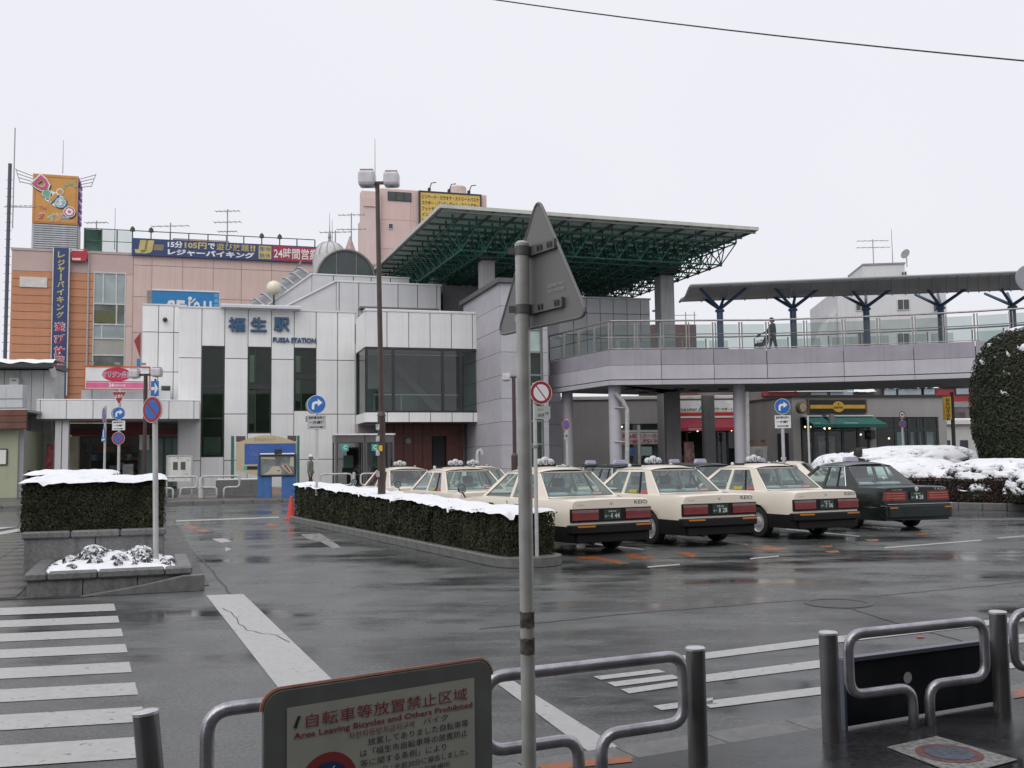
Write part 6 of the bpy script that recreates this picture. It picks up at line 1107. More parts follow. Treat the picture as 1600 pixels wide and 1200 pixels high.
    # rear end
    if not crown:
        MB().box(-.83, .83, yr-.018, yr+.02, .57, .795).build('rear_panel', BUMP, t)
        for s in (-1, 1):
            lm = MB(); x0_, x1_ = sorted((s*.28, s*.815)); lm.box(x0_, x1_, yr-.035, yr-.0185, .6, .72, 0); lm.box(x0_, x1_, yr-.034, yr-.0185, .723, .775, 1); lm.build('tail_lamp', [TAILR, TAILC], t, bevel=.006)
            MB().prism([(s*.42, yr-.142, .49), (s*.755, yr-.115, .49), (s*.755, yr-.115, .52), (s*.42, yr-.142, .52)], (0, .02, 0)).build('amber_reflector', AMBER, t)
        bm = MB(); bm.prism([(-.842, .12+yr, .385), (-.835, yr-.03, .385), (-.76, yr-.11, .385), (-.4, yr-.14, .385), (.4, yr-.14, .385), (.76, yr-.11, .385), (.835, yr-.03, .385), (.842, yr+.12, .385)], (0, 0, .145)); bm.box(-.74, .74, yr-.05, yr+.02, .22, .38); bm.build('rear_bumper', BUMP, t, bevel=.02)
        pz, pw_ = .69, .18
    else:
        for s in (-1, 1):
            lm = MB(); x0_, x1_ = sorted((s*.27, s*.845)); pr = [(x0_, yr-.012, .66), (x1_, yr-.012, .66), (x1_-(.0 if s < 0 else .03), yr-.012, .86), (x0_+(.03 if s < 0 else 0), yr-.012, .86)]; lm.prism(pr, (0, .05, 0), 0)
            for z in (.705, .755, .81): lm.box(x0_+.05, x1_-.05, yr-.016, yr-.012, z, z+.018, 1)
            lm.build('tail_lamp', [TAILR, M('tail_lamp_amber', (.35, .12, .06), .2, coat=.6)], t)
            MB().box(s*.7-.1, s*.7+.1, yr-.152, yr-.147, .5, .53).build('amber_reflector', AMBER, t)
        bm = MB(); bm.prism([(-.88, .1+yr, .28), (-.88, yr-.05, .28), (-.8, yr-.13, .28), (0, yr-.15, .28), (.8, yr-.13, .28), (.88, yr-.05, .28), (.88, yr+.1, .28)], (0, 0, .3)); bm.build('rear_bumper', BLACKC, t, bevel=.04)
        MB().box(-.86, .86, yr-.145, yr-.02, .585, .6).build('chrome_strip', CHROME, t); MB().lathe([(.05, 0), (.05, .012), (.03, .014)], (0, yr+.0, .9), (0, -1, 0), 16).build('badge', CHROME, t)
        mb = MB(); mb.text('Crown Comfort', (-.5, yr-.004, .895), (1, 0, 0), (0, 0, 1), .28, .04, 0); mb.text('TAXI', (.6, yr-.004, .9), (1, 0, 0), (0, 0, 1), .3, .045, 0); mb.build('boot_lettering', [CHROME], t); pz = .755
    pl_ = MB(); pl_.box(-.175, .175, yr-.028, yr-.0185, pz-.09, pz+.085, 0); a_, b_ = plate; pl_.text('多摩 500', (0, yr-.03, pz+.05), (1, 0, 0), (0, 0, 1), .16, .035, 1); pl_.text('あ', (-.135, yr-.03, pz-.03), (1, 0, 0), (0, 0, 1), .035, .04, 1); pl_.text(a_, (-.015 if len(a_) == 1 else .0, yr-.03, pz-.025), (1, 0, 0), (0, 0, 1), .045 if len(a_) == 1 else .09, .085, 1); pl_.text(b_, (.1, yr-.03, pz-.025), (1, 0, 0), (0, 0, 1), .1, .085, 1); pl_.text('・', (-.09, yr-.03, pz-.025), (1, 0, 0), (0, 0, 1), .016, .016, 1); pl_.build('licence_plate', [PLATEG, SIGNWHITE], t)
    if style == 'taxi':
        mb = MB(); mb.text('KEIO', (.62, yr-.004, .885), (1, 0, 0), (0, 0, 1), .27, .07, 0); mb.text('Comfort', (-.62, yr-.004, .86), (1, 0, 0), (0, 0, 1), .15, .03, 1); mb.build('boot_lettering', [M('letter_navy', (.03, .03, .06), .4), CHROME], t); MB().add([(.03*math.cos(a), yr-.006, .875+.02*math.sin(a)) for a in lin(0, 6.283, 12)[:-1]], [tuple(range(12))]).build('boot_emblem', CHROME, t)
        mb = MB(); mb.quad((-.7, -.62, zd+.014), (-.35, -.62, zd+.018), (-.33, -.67, zd+.018), (-.68, -.68, zd+.014), 0); mb.quad((-.33, -.63, zd+.0185), (-.12, -.63, zd+.021), (-.1, -.66, zd+.021), (-.31, -.66, zd+.0185), 0); mb.quad((-.13, -.67, zd+.021), (-.1, -.67, zd+.0215), (-.16, -.82, zd+.0205), (-.19, -.82, zd+.02), 0); mb.build('boot_stripe', STICKR, t)
    for s in (-1, 1): MB().tube([(s*.735, yr+.01, .86), (s*.735, yr+.05, zd-.035), (s*.735, yrb-.03, zd+.006)], .0045, 4).build('boot_gap', BUMP, t)
    MB().tube([(-.45, yr-.12, .22), (-.45, yr+.4, .24)], .025, 8).build('exhaust_pipe', BUMP, t)
    yb_ = 1.1; zr = 1.52
    if style == 'taxi':
        for s in (-1, 1): MB().box(s*.42-.012, s*.42+.012, .9, 1.3, zr-.045, zr-.01).build('roof_rack_bar', BUMP, t)
        tl_ = MB(); tl_.box(-.22, .22, yb_-.05, yb_+.05, zr-.02, zr+.01, 1)
        for x, r in ((0, .088), (-.125, .066), (.125, .066)): tl_.lathe([(0, -.06), (r*.8, -.05), (r, -.02), (r, .02), (r*.8, .05), (0, .06)], (x, yb_, zr+.02+r*.75), (0, -1, 0), 16, 0); tl_.box(x-r*.45, x-r*.2, yb_-.065, yb_-.058, zr+r*.4, zr+r*1.25, 2); tl_.box(x+r*.1, x+r*.4, yb_-.065, yb_-.058, zr+r*.4, zr+r*1.25, 2)
        tl_.build('taxi_sign', [LAMPW, BUMP, M('sign_grey_blue', (.15, .17, .24), .4)], t, smooth=40)
        for s in (-1, 1): MB().lathe([(.02, 0), (.025, .03), (.038, .05), (.038, .08), (.022, .1), (0, .105)], (s*.5, yb_+.1, 1.43), n=10).build('roof_marker', LAMPW, t, smooth=40)
    else:
        MB().prism([(-.2, yb_-.07, zr-.015), (.2, yb_-.07, zr-.015), (.15, yb_-.06, zr+.1), (-.15, yb_-.06, zr+.1)], (0, .12, 0)).build('taxi_sign', M('roof_lamp_lilac', (.4, .4, .5), .4), t, bevel=.015)
    # front end
    MB().box(-.84, .84, yf-.03, yf+.1, .28, .5).build('front_bumper', BUMP, t, bevel=.03); MB().box(-.5, .5, yf-.02, yf+.01, .6, .76).build('grille', CHROME, t)
    for s in (-1, 1): x0_, x1_ = sorted((s*.52, s*.76)); MB().box(x0_, x1_, yf-.06, yf+.0, .6, .76).build('headlamp', LAMPW, t)
    return t
def park(o, x, y, rz=17.0): o.location = (x, y, 0); o.rotation_euler = (0, 0, R(rz)); return o
GT = 'cream taxis waiting in the rank'
RZ = 25
tx1 = park(make_car('cream taxi with plate 4 44 at the hedge end of the front row', ('4', '44'), group=GT), 1.14, 18.3, 29)
tx2 = park(make_car('cream taxi with plate 8 28, second in the front row', ('8', '28'), group=GT), 3.34, 19.7, RZ)
tx3 = park(make_car('cream taxi with plate 7 06 beside the black sedan', ('7', '06'), group=GT), 5.73, 21.05, RZ)
bl = park(make_car('black sedan taxi with wide tail lamps by the snowy shrubs', ('・', '28'), 'crown', 'black taxis in the rank'), 8.4, 23.1, 17)
def more(src, lab, x, y, rz=RZ): return park(copy_tree(src, label=lab), x, y, rz)
more(tx1, 'cream taxi directly ahead of plate 4 44, behind the middle of the hedge', -.93, 23.4)
more(tx2, 'cream taxi behind the far part of the hedge, nearest the street lamp', -2.85, 28.5)
more(tx3, 'cream taxi partly hidden behind the taxi in the middle of the hedge', -.75, 29.4)
more(tx2, 'cream taxi hidden behind the one with plate 4 44, only its roof showing', 1.35, 25.1)
more(tx1, 'cream taxi far off in front of the cafe with only its roof showing', 10.9, 36.5, 60)
more(bl, 'black taxi just ahead of plate 8 28, its roof and side window showing', 3.45, 27.3)
more(bl, 'black taxi two cars ahead of plate 8 28, near the round bridge pier', 3.0, 32.0)
more(bl, 'black taxi between the cream ones with plates 8 28 and 7 06', 5.7, 27.2)
more(bl, 'black taxi directly ahead of the cream one with plate 7 06', 7.6, 28.2)
more(bl, 'black taxi furthest ahead beyond the cream one with plate 7 06', 5.9, 33.0)
# ================================================================ SIGNS
SBACK = M('sign_back_grey', (.24, .24, .24), .45, .12, 4, metal=.3)
def arrow_curve(mb, c, r, mi, y):
    pts = []; 
    for a in lin(180, 90, 8): pts.append((.05*r+.5*r*math.cos(R(a))-.0, .0+.42*r*math.sin(R(a))))
    outer_ = [(-.55*r, -.6*r), (-.55*r, -.05*r)]+[(-.1*r+.45*r*math.cos(R(a)), -.05*r+.42*r*math.sin(R(a))) for a in lin(170, 90, 6)]+[(.15*r, .37*r), (.15*r, .66*r), (.72*r, .2*r), (.15*r, -.24*r), (.15*r, .06*r)]
    inner_ = [(-.05*r, .06*r)]+[(-.08*r+.18*r*math.cos(R(a)), -.12*r+.18*r*math.sin(R(a))) for a in lin(95, 175, 4)]+[(-.26*r, -.6*r)]
    p = outer_+inner_; mb.add([(c[0]+x, y, c[1]+z) for x, z in p], [tuple(range(len(p)))], mi)
def disc_(mb, c, r, mi, y, n=28): mb.add([(c[0]+r*math.cos(a), y, c[1]+r*math.sin(a)) for a in lin(0, 6.28318, n)[:-1]], [tuple(range(n))], mi)
SM = [SIGNWHITE, SIGNBLUE, SIGNRED, BLACKM]
def plate_round(t, kind, z, r, y=-.045):
    s = MB().lathe([(r, .0), (r, .012)], (0, y+.006, z), (0, -1, 0), 28).build('sign_disc', SBACK, t); mb = MB(); f = y-.008
    if kind == 'nopark': disc_(mb, (0, z), r*.995, 0, f); disc_(mb, (0, z), r*.96, 2, f-.001); disc_(mb, (0, z), r*.7, 1, f-.002); d = R(-45); w = r*.085; mb.quad(*[(x*math.cos(d)-q*math.sin(d), f-.003, z+x*math.sin(d)+q*math.cos(d)) for x, q in ((-r*.72, -w), (r*.72, -w), (r*.72, w), (-r*.72, w))], 2)
    if kind == 'arrow': disc_(mb, (0, z), r*.995, 0, f); disc_(mb, (0, z), r*.95, 1, f-.001); arrow_curve(mb, (0, z), r*.9, 0, f-.002)
    if kind == 'closed': disc_(mb, (0, z), r*.995, 0, f); disc_(mb, (0, z), r*.95, 2, f-.001); disc_(mb, (0, z), r*.7, 0, f-.002); d = R(-52); w = r*.05; mb.quad(*[(x*math.cos(d)-q*math.sin(d), f-.003, z+x*math.sin(d)+q*math.cos(d)) for x, q in ((-r*.72, -w), (r*.72, -w), (r*.72, w), (-r*.72, w))], 2)
    if kind == 'ring': disc_(mb, (0, z), r*.995, 0, f); disc_(mb, (0, z), r*.95, 2, f-.001); disc_(mb, (0, z), r*.66, 0, f-.002); mb.box(-r*.4, r*.4, f-.004, f-.003, z-r*.25, z+r*.2, 1)
    mb.build('sign_print', SM, s)
def plate_box(t, z, w, h, lines, y=-.045, arrow=False, bg=SIGNWHITE):
    s = MB().box(-w/2, w/2, y, y+.012, z-h/2, z+h/2).build('sign_plate', bg, t, bevel=.003); mb = MB(); n = len(lines)+arrow
    for k, l in enumerate(lines): mb.text(l, (0, y-.003, z+h/2-h*(k+.5)/n), (1, 0, 0), (0, 0, 1), w*.84, h/n*.62, 0, bold=.03)
    if arrow: zz = z+h/2-h*(n-.5)/n; mb.quad((-w*.36, y-.003, zz-h*.035), (w*.25, y-.003, zz-h*.035), (w*.25, y-.003, zz+h*.035), (-w*.36, y-.003, zz+h*.035), 0); mb.add([(w*.22, y-.003, zz-h*.08), (w*.4, y-.003, zz), (w*.22, y-.003, zz+h*.08)], [(0, 1, 2)], 0)
    if lines or arrow: mb.build('sign_print', [BLACKM], s)
def sign(px, pyb, d, label, yaw=0, zt=None, r=.03, mat=GREYP, zb=0.0, group=None, lean=0, pxt=None):
    p = at(px, pyb, d); t = thing('traffic_sign', label, 'sign', (p.x, p.y, zb), R(yaw), group); t['z0'] = zb
    top = (at(pxt or px, 600, d).x-p.x)
    if zt: MB().tube([(0, 0, 0), (0, 0, zt-zb)], r, 10).build('pole', mat, t)
    del t['z0']; return t
def zat(px, py, d): return at(px, py, d).z
PWHITE = M('pole_white', (.46, .47, .46), .4, .12, 6, streak=.2)
d = 13.9; t = sign(244, 865, d, 'large round no parking sign on a white pole in the low stone planter', -28, 2.42, .037, PWHITE, .2); t.rotation_euler = (R(0), R(-1.6), R(-28)); plate_round(t, 'nopark', zat(234, 640, d)-.2, .185)
t = sign(185, 745, 33, 'red inverted triangle stop sign above a round arrow sign and a no parking sign', 0, zat(181, 606, 33)-.05, .045, PWHITE, .15); b = .15
z0_, z1_ = zat(181, 634, 33)-b, zat(181, 612, 33)-b; w = 11.5/1570*33; s = MB().prism([(-w, -.06, z1_), (0, -.06, z0_), (w, -.06, z1_)], (0, .012, 0)).build('sign_triangle', SIGNWHITE, t); mb = MB(); mb.add([(-w*.93, -.064, z1_-.015), (0, -.064, z0_+.04), (w*.93, -.064, z1_-.015)], [(0, 1, 2)], 2); mb.text('止まれ', (0, -.067, z1_-.15), (1, 0, 0), (0, 0, 1), w*1.1, .12, 0, bold=.03); mb.build('sign_print', SM, s)
plate_round(t, 'arrow', zat(182, 646, 33)-b, 10/1570*33, -.06); plate_box(t, zat(182, 665, 33)-b, 20/1570*33, 15/1570*33, ['自転車を除く', '一方通行'], -.06, True); plate_round(t, 'nopark', zat(182, 685, 33)-b, 10/1570*33, -.06); MB().lathe([(.19, .0), (.19, .02)], (-.12, .03, zat(182, 646, 33)-b), (-.4, -1, 0), 20).build('second_disc', SBACK, t)
t = sign(163, 740, 34, 'small blue no parking sign above a blue triangular crossing sign on a thin pole', -55, zat(160, 634, 34), .04, PWHITE, .15); plate_round(t, 'nopark', zat(160, 648, 34)-b, .25, -.05); w = .32; za, zb_ = zat(160, 690, 34)-b, zat(160, 664, 34)-b; s = MB().prism([(-w, -.05, za), (w, -.05, za), (0, -.05, zb_)], (0, .012, 0)).build('sign_triangle', SIGNBLUE, t); MB().box(-w*.7, w*.7, -.056, -.052, za+.04, za+.09).box(-.05, .06, -.056, -.052, za+.14, za+.4).build('sign_print', SIGNWHITE, s)
t = sign(241, 720, 40, 'square blue one way arrow sign under the lamp head by the billboard', 0, zat(240, 592, 40), .04, FRAMED, .2); w = 6.2/1570*40; za, zb_ = zat(240, 619, 40)-.2, zat(240, 595.5, 40)-.2; s = MB().box(-w, w, -.06, -.045, za, zb_).build('sign_plate', SIGNBLUE, t); zm = (za+zb_)/2; mb = MB(); mb.quad((-w*.85, -.064, zm-.06), (w*.1, -.064, zm-.06), (w*.1, -.064, zm+.06), (-w*.85, -.064, zm+.06)); mb.add([(0, -.064, zm-.24), (w*.85, -.064, zm), (0, -.064, zm+.24)], [(0, 1, 2)]); mb.build('sign_print', SIGNWHITE, s)
t = sign(495, 753, 26.3, 'round blue right turn arrow sign on a white pole rising from the far hedge', 0, zat(494, 618, 26.3), .035, PWHITE, .8); plate_round(t, 'arrow', zat(497, 632, 26.3)-.8, 14.6/1570*26.3, -.05); plate_box(t, zat(497, 660, 26.3)-.8, 29/1570*26.3, 22/1570*26.3, ['自転車を除く', '一方通行'], -.05, True, bg=M('plate_grey', (.42, .42, .42), .5)); MB().lathe([(.23, 0), (.23, .02)], (-.09, .03, zat(497, 633, 26.3)-.8), (-.3, -1, 0), 20).build('second_disc', SBACK, t)
MB().box(-.3, -.16, .02, .04, zat(485, 659, 26.3)-.8, zat(485, 650, 26.3)-.8).build('second_plate', SBACK, t)
d = 15.55; t = sign(839, 866, d, 'round red and white vehicles prohibited sign on the white pole at the hedge end', 22, zat(846, 598, d), .03, PWHITE, .16); MB().box(0, .1, -.03, .0, zat(846, 614, d)-.2, zat(846, 612, d)-.14).build('bracket', STEEL, t)
s_ = thing('', '', '', (0, 0, 0)); s_.name = 'sign_head'; [s_.__delitem__(k) for k in ('label', 'category')]; s_.parent = t; s_.location = (.085, 0, 0); plate_round(s_, 'closed', zat(849, 613.5, d)-.16, .185, -.05); pb = MB(); z_ = zat(849, 644.5, d)-.16
pl2 = MB().box(-.1, .16, -.04, -.03, z_-.1, z_+.1).build('sign_plate', M('plate_pale_green', (.4, .43, .4), .5), s_); mb = MB(); mb.text('タクシー', (-.0, -.043, z_+.045), (1, 0, 0), (0, 0, 1), .11, .05, 0); mb.text('自転車', (-.0, -.043, z_-.04), (1, 0, 0), (0, 0, 1), .11, .055, 0); mb.text('を除く', (.105, -.043, z_-.01), (1, 0, 0), (0, 0, 1), .07, .05, 0); mb.build('sign_print', [BLACKM], pl2)
MB().box(-.035, .035, -.034, .034, zat(839, 700, d)-.16, zat(839, 696, d)-.16).build('clamp', SBACK, t)
t = sign(887, 735, 40, 'small no parking sign on a thin pole in front of the round bridge pier', -40, zat(887, 655, 40), .05, PWHITE, .15); plate_round(t, 'nopark', zat(887, 663.5, 40)-.15, .19, -.06); plate_box(t, zat(887, 681, 40)-.15, .19, .28, ['→'], -.06, bg=M('plate_pale_green'))
d = 30.5; t = sign(1225, 735, d, 'round blue right turn arrow sign on a white pole in front of the cafe', 0, zat(1226, 640, d), .05, PWHITE, .0); plate_round(t, 'arrow', zat(1231, 635, d), 12.3/1570*d, -.06); plate_box(t, zat(1231, 659, d), 25/1570*d, 20/1570*d, ['自転車を除く', '一方通行'], -.06, True)
d = 45; t = sign(1411, 700, d, 'pair of small round red and blue signs on a thin pole beyond the snowy shrubs', 0, zat(1410, 642, d), .05, PWHITE, .3); plate_round(t, 'ring', zat(1408, 648, d)-.3, 5.7/1570*d, -.06); plate_round(t, 'nopark', zat(1408, 662.5, d)-.3, 5.5/1570*d, -.06); MB().box(-.13, .13, -.07, -.05, zat(1408, 655.8, d)-.3, zat(1408, 654.6, d)-.3).build('sign_plate', BLACKM, t)
tag(MB().tube([(0, 0, 0), (0, 0, zat(1264, 650, 40)-.1)], .04, 6).build('plain_pole', PWHITE, loc=(at(1264, 700, 40).x, 40, .1)), 'thin plain white pole standing in front of the cafe awning', 'pole')
# traffic mirror at the right edge
d = 20; q = at(1606, 435, d); t = thing('traffic_mirror', 'grey round disc on a pole cut by the right edge above the clipped bush', 'mirror', (q.x+.12, d, 0)); MB().tube([(0, .05, 0), (0, .05, q.z+.2)], .04, 8).build('pole', GREYP, t); MB().lathe([(0, -.06), (.2, -.04), (.275, 0), (.275, .03), (.25, .03)], (-.1, 0, q.z), (0, -1, 0), 24).build('disc', M('mirror_grey', (.3, .31, .33), .3, .05), t)
# ================================================================ STREET LAMPS
LG = M('lantern_glass', (.52, .5, .53), .25, .12, 5, spec=.6)
def lantern(t, x, y, z, s): 
    h = thing('lantern', '', '', (x, y, z)); [h.__delitem__(k) for k in ('label', 'category')]; h.parent = t
    MB().box(-s, s, -s, s, -s*.92, s*.92).build('glass_box', LG, h, bevel=s*.35); MB().box(-s*.8, s*.8, -s*.8, s*.8, s*.92, s*1.08).build('cap', M('lantern_cap', (.45, .44, .46), .4), h, bevel=.02); MB().box(-s*.3, s*.3, -s*.3, s*.3, -s*1.0, -s*.93).build('holder', M('grey_dull'), h)
    return h
d = 21.75; c = at(594, 700, d); zt_ = zat(591, 288, d); t = thing('street_lamp', 'tall brown street lamp with two square glass lanterns standing in the hedge', 'street lamp', (c.x, c.y, .1)); ln = MB(); zk = zat(594, 650, d)
ln.tube([(.03, 0, 0), (.03, 0, zk-.1)], .085, 12); ln.tube([(.03, 0, zk-.1), (.03, 0, zk)], [.1, .062], 12); ln.tube([(.03, 0, zk), (-.045, 0, zt_-.1)], [.06, .048], 12); ln.build('pole', BROWNP, t); MB().box(-.36, .36, -.03, .03, zt_-.1, zt_-.04).build('crossbar', BROWNP, t)
lantern(t, -.27, 0, zt_+.02, .185); lantern(t, .27, 0, zt_, .17); MB().box(-.02, .06, -.1, -.085, zat(594, 705, d)-.1, zat(594, 696, d)-.1).build('yellow_tag', M('tag_yellow', (.6, .4, .03), .5), t)
[MB().box(-.08, .0, -.1, -.088, zat(594, y, d)-.1, zat(594, y-9, d)-.1).build('notice', M('worn_notice', (.35, .35, .36), .7, .6, 9), t) for y in (672, 690, 712, 745)]
d = 37; c = at(804, 700, d); zt_ = zat(803, 588, d); t = thing('street_lamp', 'short brown street lamp with one side lantern in front of the lilac tower', 'street lamp', (c.x, c.y, .1)); zk = zat(804, 712, d); MB().tube([(0, 0, 0), (0, 0, zk-.1), (0, 0, zk), (0, 0, zt_-.1)], [.14, .13, .075, .07], 10).build('pole', BROWNP, t); MB().box(-.2, .15, -.03, .03, zt_-.16, zt_-.1).build('crossbar', BROWNP, t); lantern(t, -.27, 0, zt_-.13, .15)
d = 45; c = at(226, 700, d); zt_ = zat(226, 584, d); t = thing('street_lamp', 'dark street lamp with two lanterns in front of the shop billboard', 'street lamp', (c.x, c.y, .3)); MB().tube([(0, 0, 0), (0, 0, zt_-.3)], .085, 10).build('pole', BROWNP, t); MB().box(-.35, .35, -.04, .04, zt_-.4, zt_-.3).build('crossbar', BROWNP, t); lantern(t, -.5, 0, zt_-.3, .22); lantern(t, .5, 0, zt_-.25, .22)
# ================================================================ THINGS ON THE FORECOURT
def place(px, d, z): q = at(px, 700, d); return (q.x, q.y, z)
# cone
g = gnd(455, 812); t = thing('traffic_cone', 'red traffic cone standing at the far end of the long hedge', 'traffic cone', g); CON = M('cone_red', (.55, .05, .04), .5, .1, 5); MB().lathe([(.15, .03), (.135, .08), (.035, .68), (.02, .69)], n=18).build('cone', CON, t, smooth=40); MB().box(-.19, .19, -.19, .19, 0, .03).build('base', CON, t, bevel=.008)
# phone booths
PB = Frame((place(524, 47.5, 0)), 17); pbh = 2.75
for k, lab in enumerate(('left one of the two joined glass phone booths beside the entrance', 'right one of the two joined glass phone booths beside the entrance')):
    o = PB.w(1.42*k, 0, .42); t = thing('phone_booth', lab, 'phone booth', o, PB.rz, 'phone booths'); f = MB(); H = 2.55
    for x in (0, 1.3): f.box(x, x+.08, 0, .08, 0, H).box(x, x+.08, 1.1, 1.18, 0, H)
    f.box(.08, 1.3, 0, .08, H-.35, H).box(.08, 1.3, 0, .08, 0, .12).box(.08, 1.3, 1.1, 1.18, H-.35, H).box(.0, .08, .08, 1.1, H-.35, H).box(1.3, 1.38, .08, 1.1, H-.35, H); f.build('frame', M('booth_frame', (.12, .11, .11), .4), t); MB().box(-.05, 1.43, -.06, 1.24, H, H+.08).build('roof', WHITE, t)
    PBG = glass('booth_glass', (.6, .62, .62), .9); MB().quad((.08, .04, .12), (1.3, .04, .12), (1.3, .04, H-.35), (.08, .04, H-.35)).build('door_pane', PBG, t); MB().quad((.08, 1.14, .12), (1.3, 1.14, .12), (1.3, 1.14, H-.35), (.08, 1.14, H-.35)).build('back_pane', PBG, t); MB().quad((.04, .08, .12), (.04, 1.1, .12), (.04, 1.1, H-.35), (.04, .08, H-.35)).build('side_pane', PBG, t)
    mb = MB(); mb.box(.45, 1.0, .8, 1.05, .8, 1.0, 0).box(.5, .95, .75, 1.0, 1.0, 1.6, 1); mb.build('telephone', [DARK, M('phone_green', (.1, .2, .14), .5)], t); mb = MB(); mb.box(.3, .62, .01, .03, H-.75, H-.42, 0); mb.text('C', (.46, .005, H-.58), (1, 0, 0), (0, 0, 1), .16, .2, 1, bold=.03); mb.build('phone_emblem', [M('emblem_teal', (.05, .4, .33), .5), SIGNWHITE], t)
    MB().box(.7, 1.28, 1.2, 1.25, .2, 2.0).build('backing_panel', M('brown_board'), t)
# map board and blue stand
MF = Frame(place(366, 47, .0), 10); t = fthing(MF, 'map_board', 'large cream framed town map board with an arched top on green posts', 'notice board'); mz = lambda y: MF.pix(415, y).z; mx_ = lambda p: MF.pix(p, 720).x; GPO = M('post_green', (.03, .14, .09), .45)
a, b = mx_(369), mx_(465); MB().box(mx_(361), mx_(365.5), -.08, .08, .3, mz(681)).build('post', GPO, t); MB().box(mx_(464), mx_(468), -.08, .08, .3, mz(681)).build('post', GPO, t)
z0_, z1_, z2_, z3_ = mz(744), mz(734), mz(692), mz(680); arc_ = [(a+(b-a)*u, 0, z2_+(z3_-z2_)*math.sin(math.pi*u)) for u in lin(0, 1, 16)]; MB().prism([(a, 0, z1_), (a+(b-a)*.35, 0, z0_), (b-(b-a)*.35, 0, z0_), (b, 0, z1_)]+arc_[::-1], (0, .12, 0)).build('board', M('board_cream', (.5, .42, .27), .5, .05), t)
mb = MB(); mb.quad((mx_(382), -.01, mz(725)), (mx_(462), -.01, mz(725)), (mx_(462), -.01, mz(693)), (mx_(382), -.01, mz(693)), 0); mb.quad((mx_(381), -.012, mz(733.5)), (mx_(386), -.012, mz(733.5)), (mx_(386), -.012, mz(728)), (mx_(381), -.012, mz(728)), 1); mb.quad((mx_(386.2), -.012, mz(733.5)), (mx_(404), -.012, mz(733.5)), (mx_(404), -.012, mz(728)), (mx_(386.2), -.012, mz(728)), 2)
mb.text('まちなかマップ', ((a+b)/2-.1, -.012, mz(686.5)), (1, 0, 0), (0, 0, 1), .95, .17, 3)
for i in range(16): x = random.uniform(mx_(390), mx_(402)); z = random.uniform(mz(718), mz(698)); mb.quad((x, -.012, z), (x+.12, -.012, z+.05), (x+.12, -.012, z+.08), (x, -.012, z+.03), 4)
mb.build('map_print', [M('map_blue', (.04, .11, .35), .5, .12, 3), M('emblem_teal'), BLACKM, M('pale_brown', (.3, .2, .15), .6), M('map_lines', (.2, .15, .3), .6)], t); 
for p0, p1 in ((368.5, 383), (449, 463)): MB().box(mx_(p0), mx_(p1), .02, .1, mz(690), mz(681)).build('corner_plate', M('corner_brown', (.1, .07, .07), .5), t)
KF = Frame(place(402, 43.8, .17), 10); t = fthing(KF, 'blue_stand', 'blue painted stand with a framed photo panel in front of the map board', 'stand'); kx_ = lambda p: KF.pix(p, 740).x; kz_ = lambda y: KF.pix(430, y).z-.17; BL = M('stand_blue', (.045, .13, .34), .5, .12, 2, streak=.15)
MB().box(kx_(402), kx_(424), 0, .35, 0, kz_(739)).build('leg_box', BL, t, bevel=.02); MB().box(kx_(440), kx_(463), 0, .35, 0, kz_(739)).build('leg_box', BL, t, bevel=.02); MB().box(kx_(402), kx_(463), .05, .35, kz_(739), kz_(703)).build('upper_box', BL, t); MB().box(kx_(424.2), kx_(440), .05, .3, kz_(765), kz_(757)).build('crosspiece', M('pale_brown'), t)
x0_, x1_, z0_, z1_ = kx_(406.5), kx_(460), kz_(736), kz_(706); f = MB(); f.box(x0_, x1_, -.06, .0, z0_-.05, z0_).box(x0_, x1_, -.08, .02, z1_, z1_+.05).box(x0_-.05, x0_, -.06, 0, z0_, z1_).box(x1_, x1_+.05, -.06, 0, z0_, z1_); f.build('frame', FRAMED, t); piece('snow_strip', t, (x1_-x0_, .16, .06), ((x0_+x1_)/2, -.02, z1_+.08), SNOW, .02)
pp_ = lambda u, v, k: (x0_+(x1_-x0_)*u, -.012-.003*k, z0_+(z1_-z0_)*v); mb = MB(); mb.quad(pp_(0, 0, 0), pp_(1, 0, 0), pp_(1, 1, 0), pp_(0, 1, 0), 0); mb.add([pp_(*p, 1) for p in ((.1, .03), (.62, .03), (.62, .25), (.55, .45), (.35, .45), (.25, .2))], [(0, 1, 2, 3, 4, 5)], 1); mb.add([pp_(*p, 1) for p in ((.62, .5), (.75, .6), (.95, .1), (.85, .05))], [(0, 1, 2, 3)], 1); mb.add([pp_(*p, 2) for p in ((.68, .5), (.73, .55), (.9, .12), (.86, .1))], [(0, 1, 2, 3)], 2); mb.add([pp_(*p, 1) for p in ((.02, .95), (.4, .92), (.45, .82), (.02, .85))], [(0, 1, 2, 3)], 1); mb.add([pp_(*p, 1) for p in ((.88, .9), (.98, .95), (.98, .4), (.86, .5))], [(0, 1, 2, 3)], 1); mb.quad(pp_(.5, .2, 2), pp_(.58, .2, 2), pp_(.58, .24, 2), pp_(.5, .24, 2), 3)
mb.build('photo_panel', [M('photo_grey', (.16, .18, .18), .4, .5, 2), M('photo_cream', (.5, .44, .33), .4, .1, 3), M('goods_red'), BLACKM], t); MB().box((x0_+x1_)/2-.12, (x0_+x1_)/2+.2, -.1, .0, z1_+.06, z1_+.28).build('top_lamp', FRAMED, t)
lw_ = thing('low_wall', 'low grey concrete wall with snow behind the white railing', 'wall', place(384, 46, .2), R(14)); MB().box(-1.3, .9, 0, .3, 0, .75).build('wall_block', CONC, lw_, bevel=.02); piece('snow_strip', lw_, (2.1, .3, .06), (-.2, .15, .78), SNOW, .02)
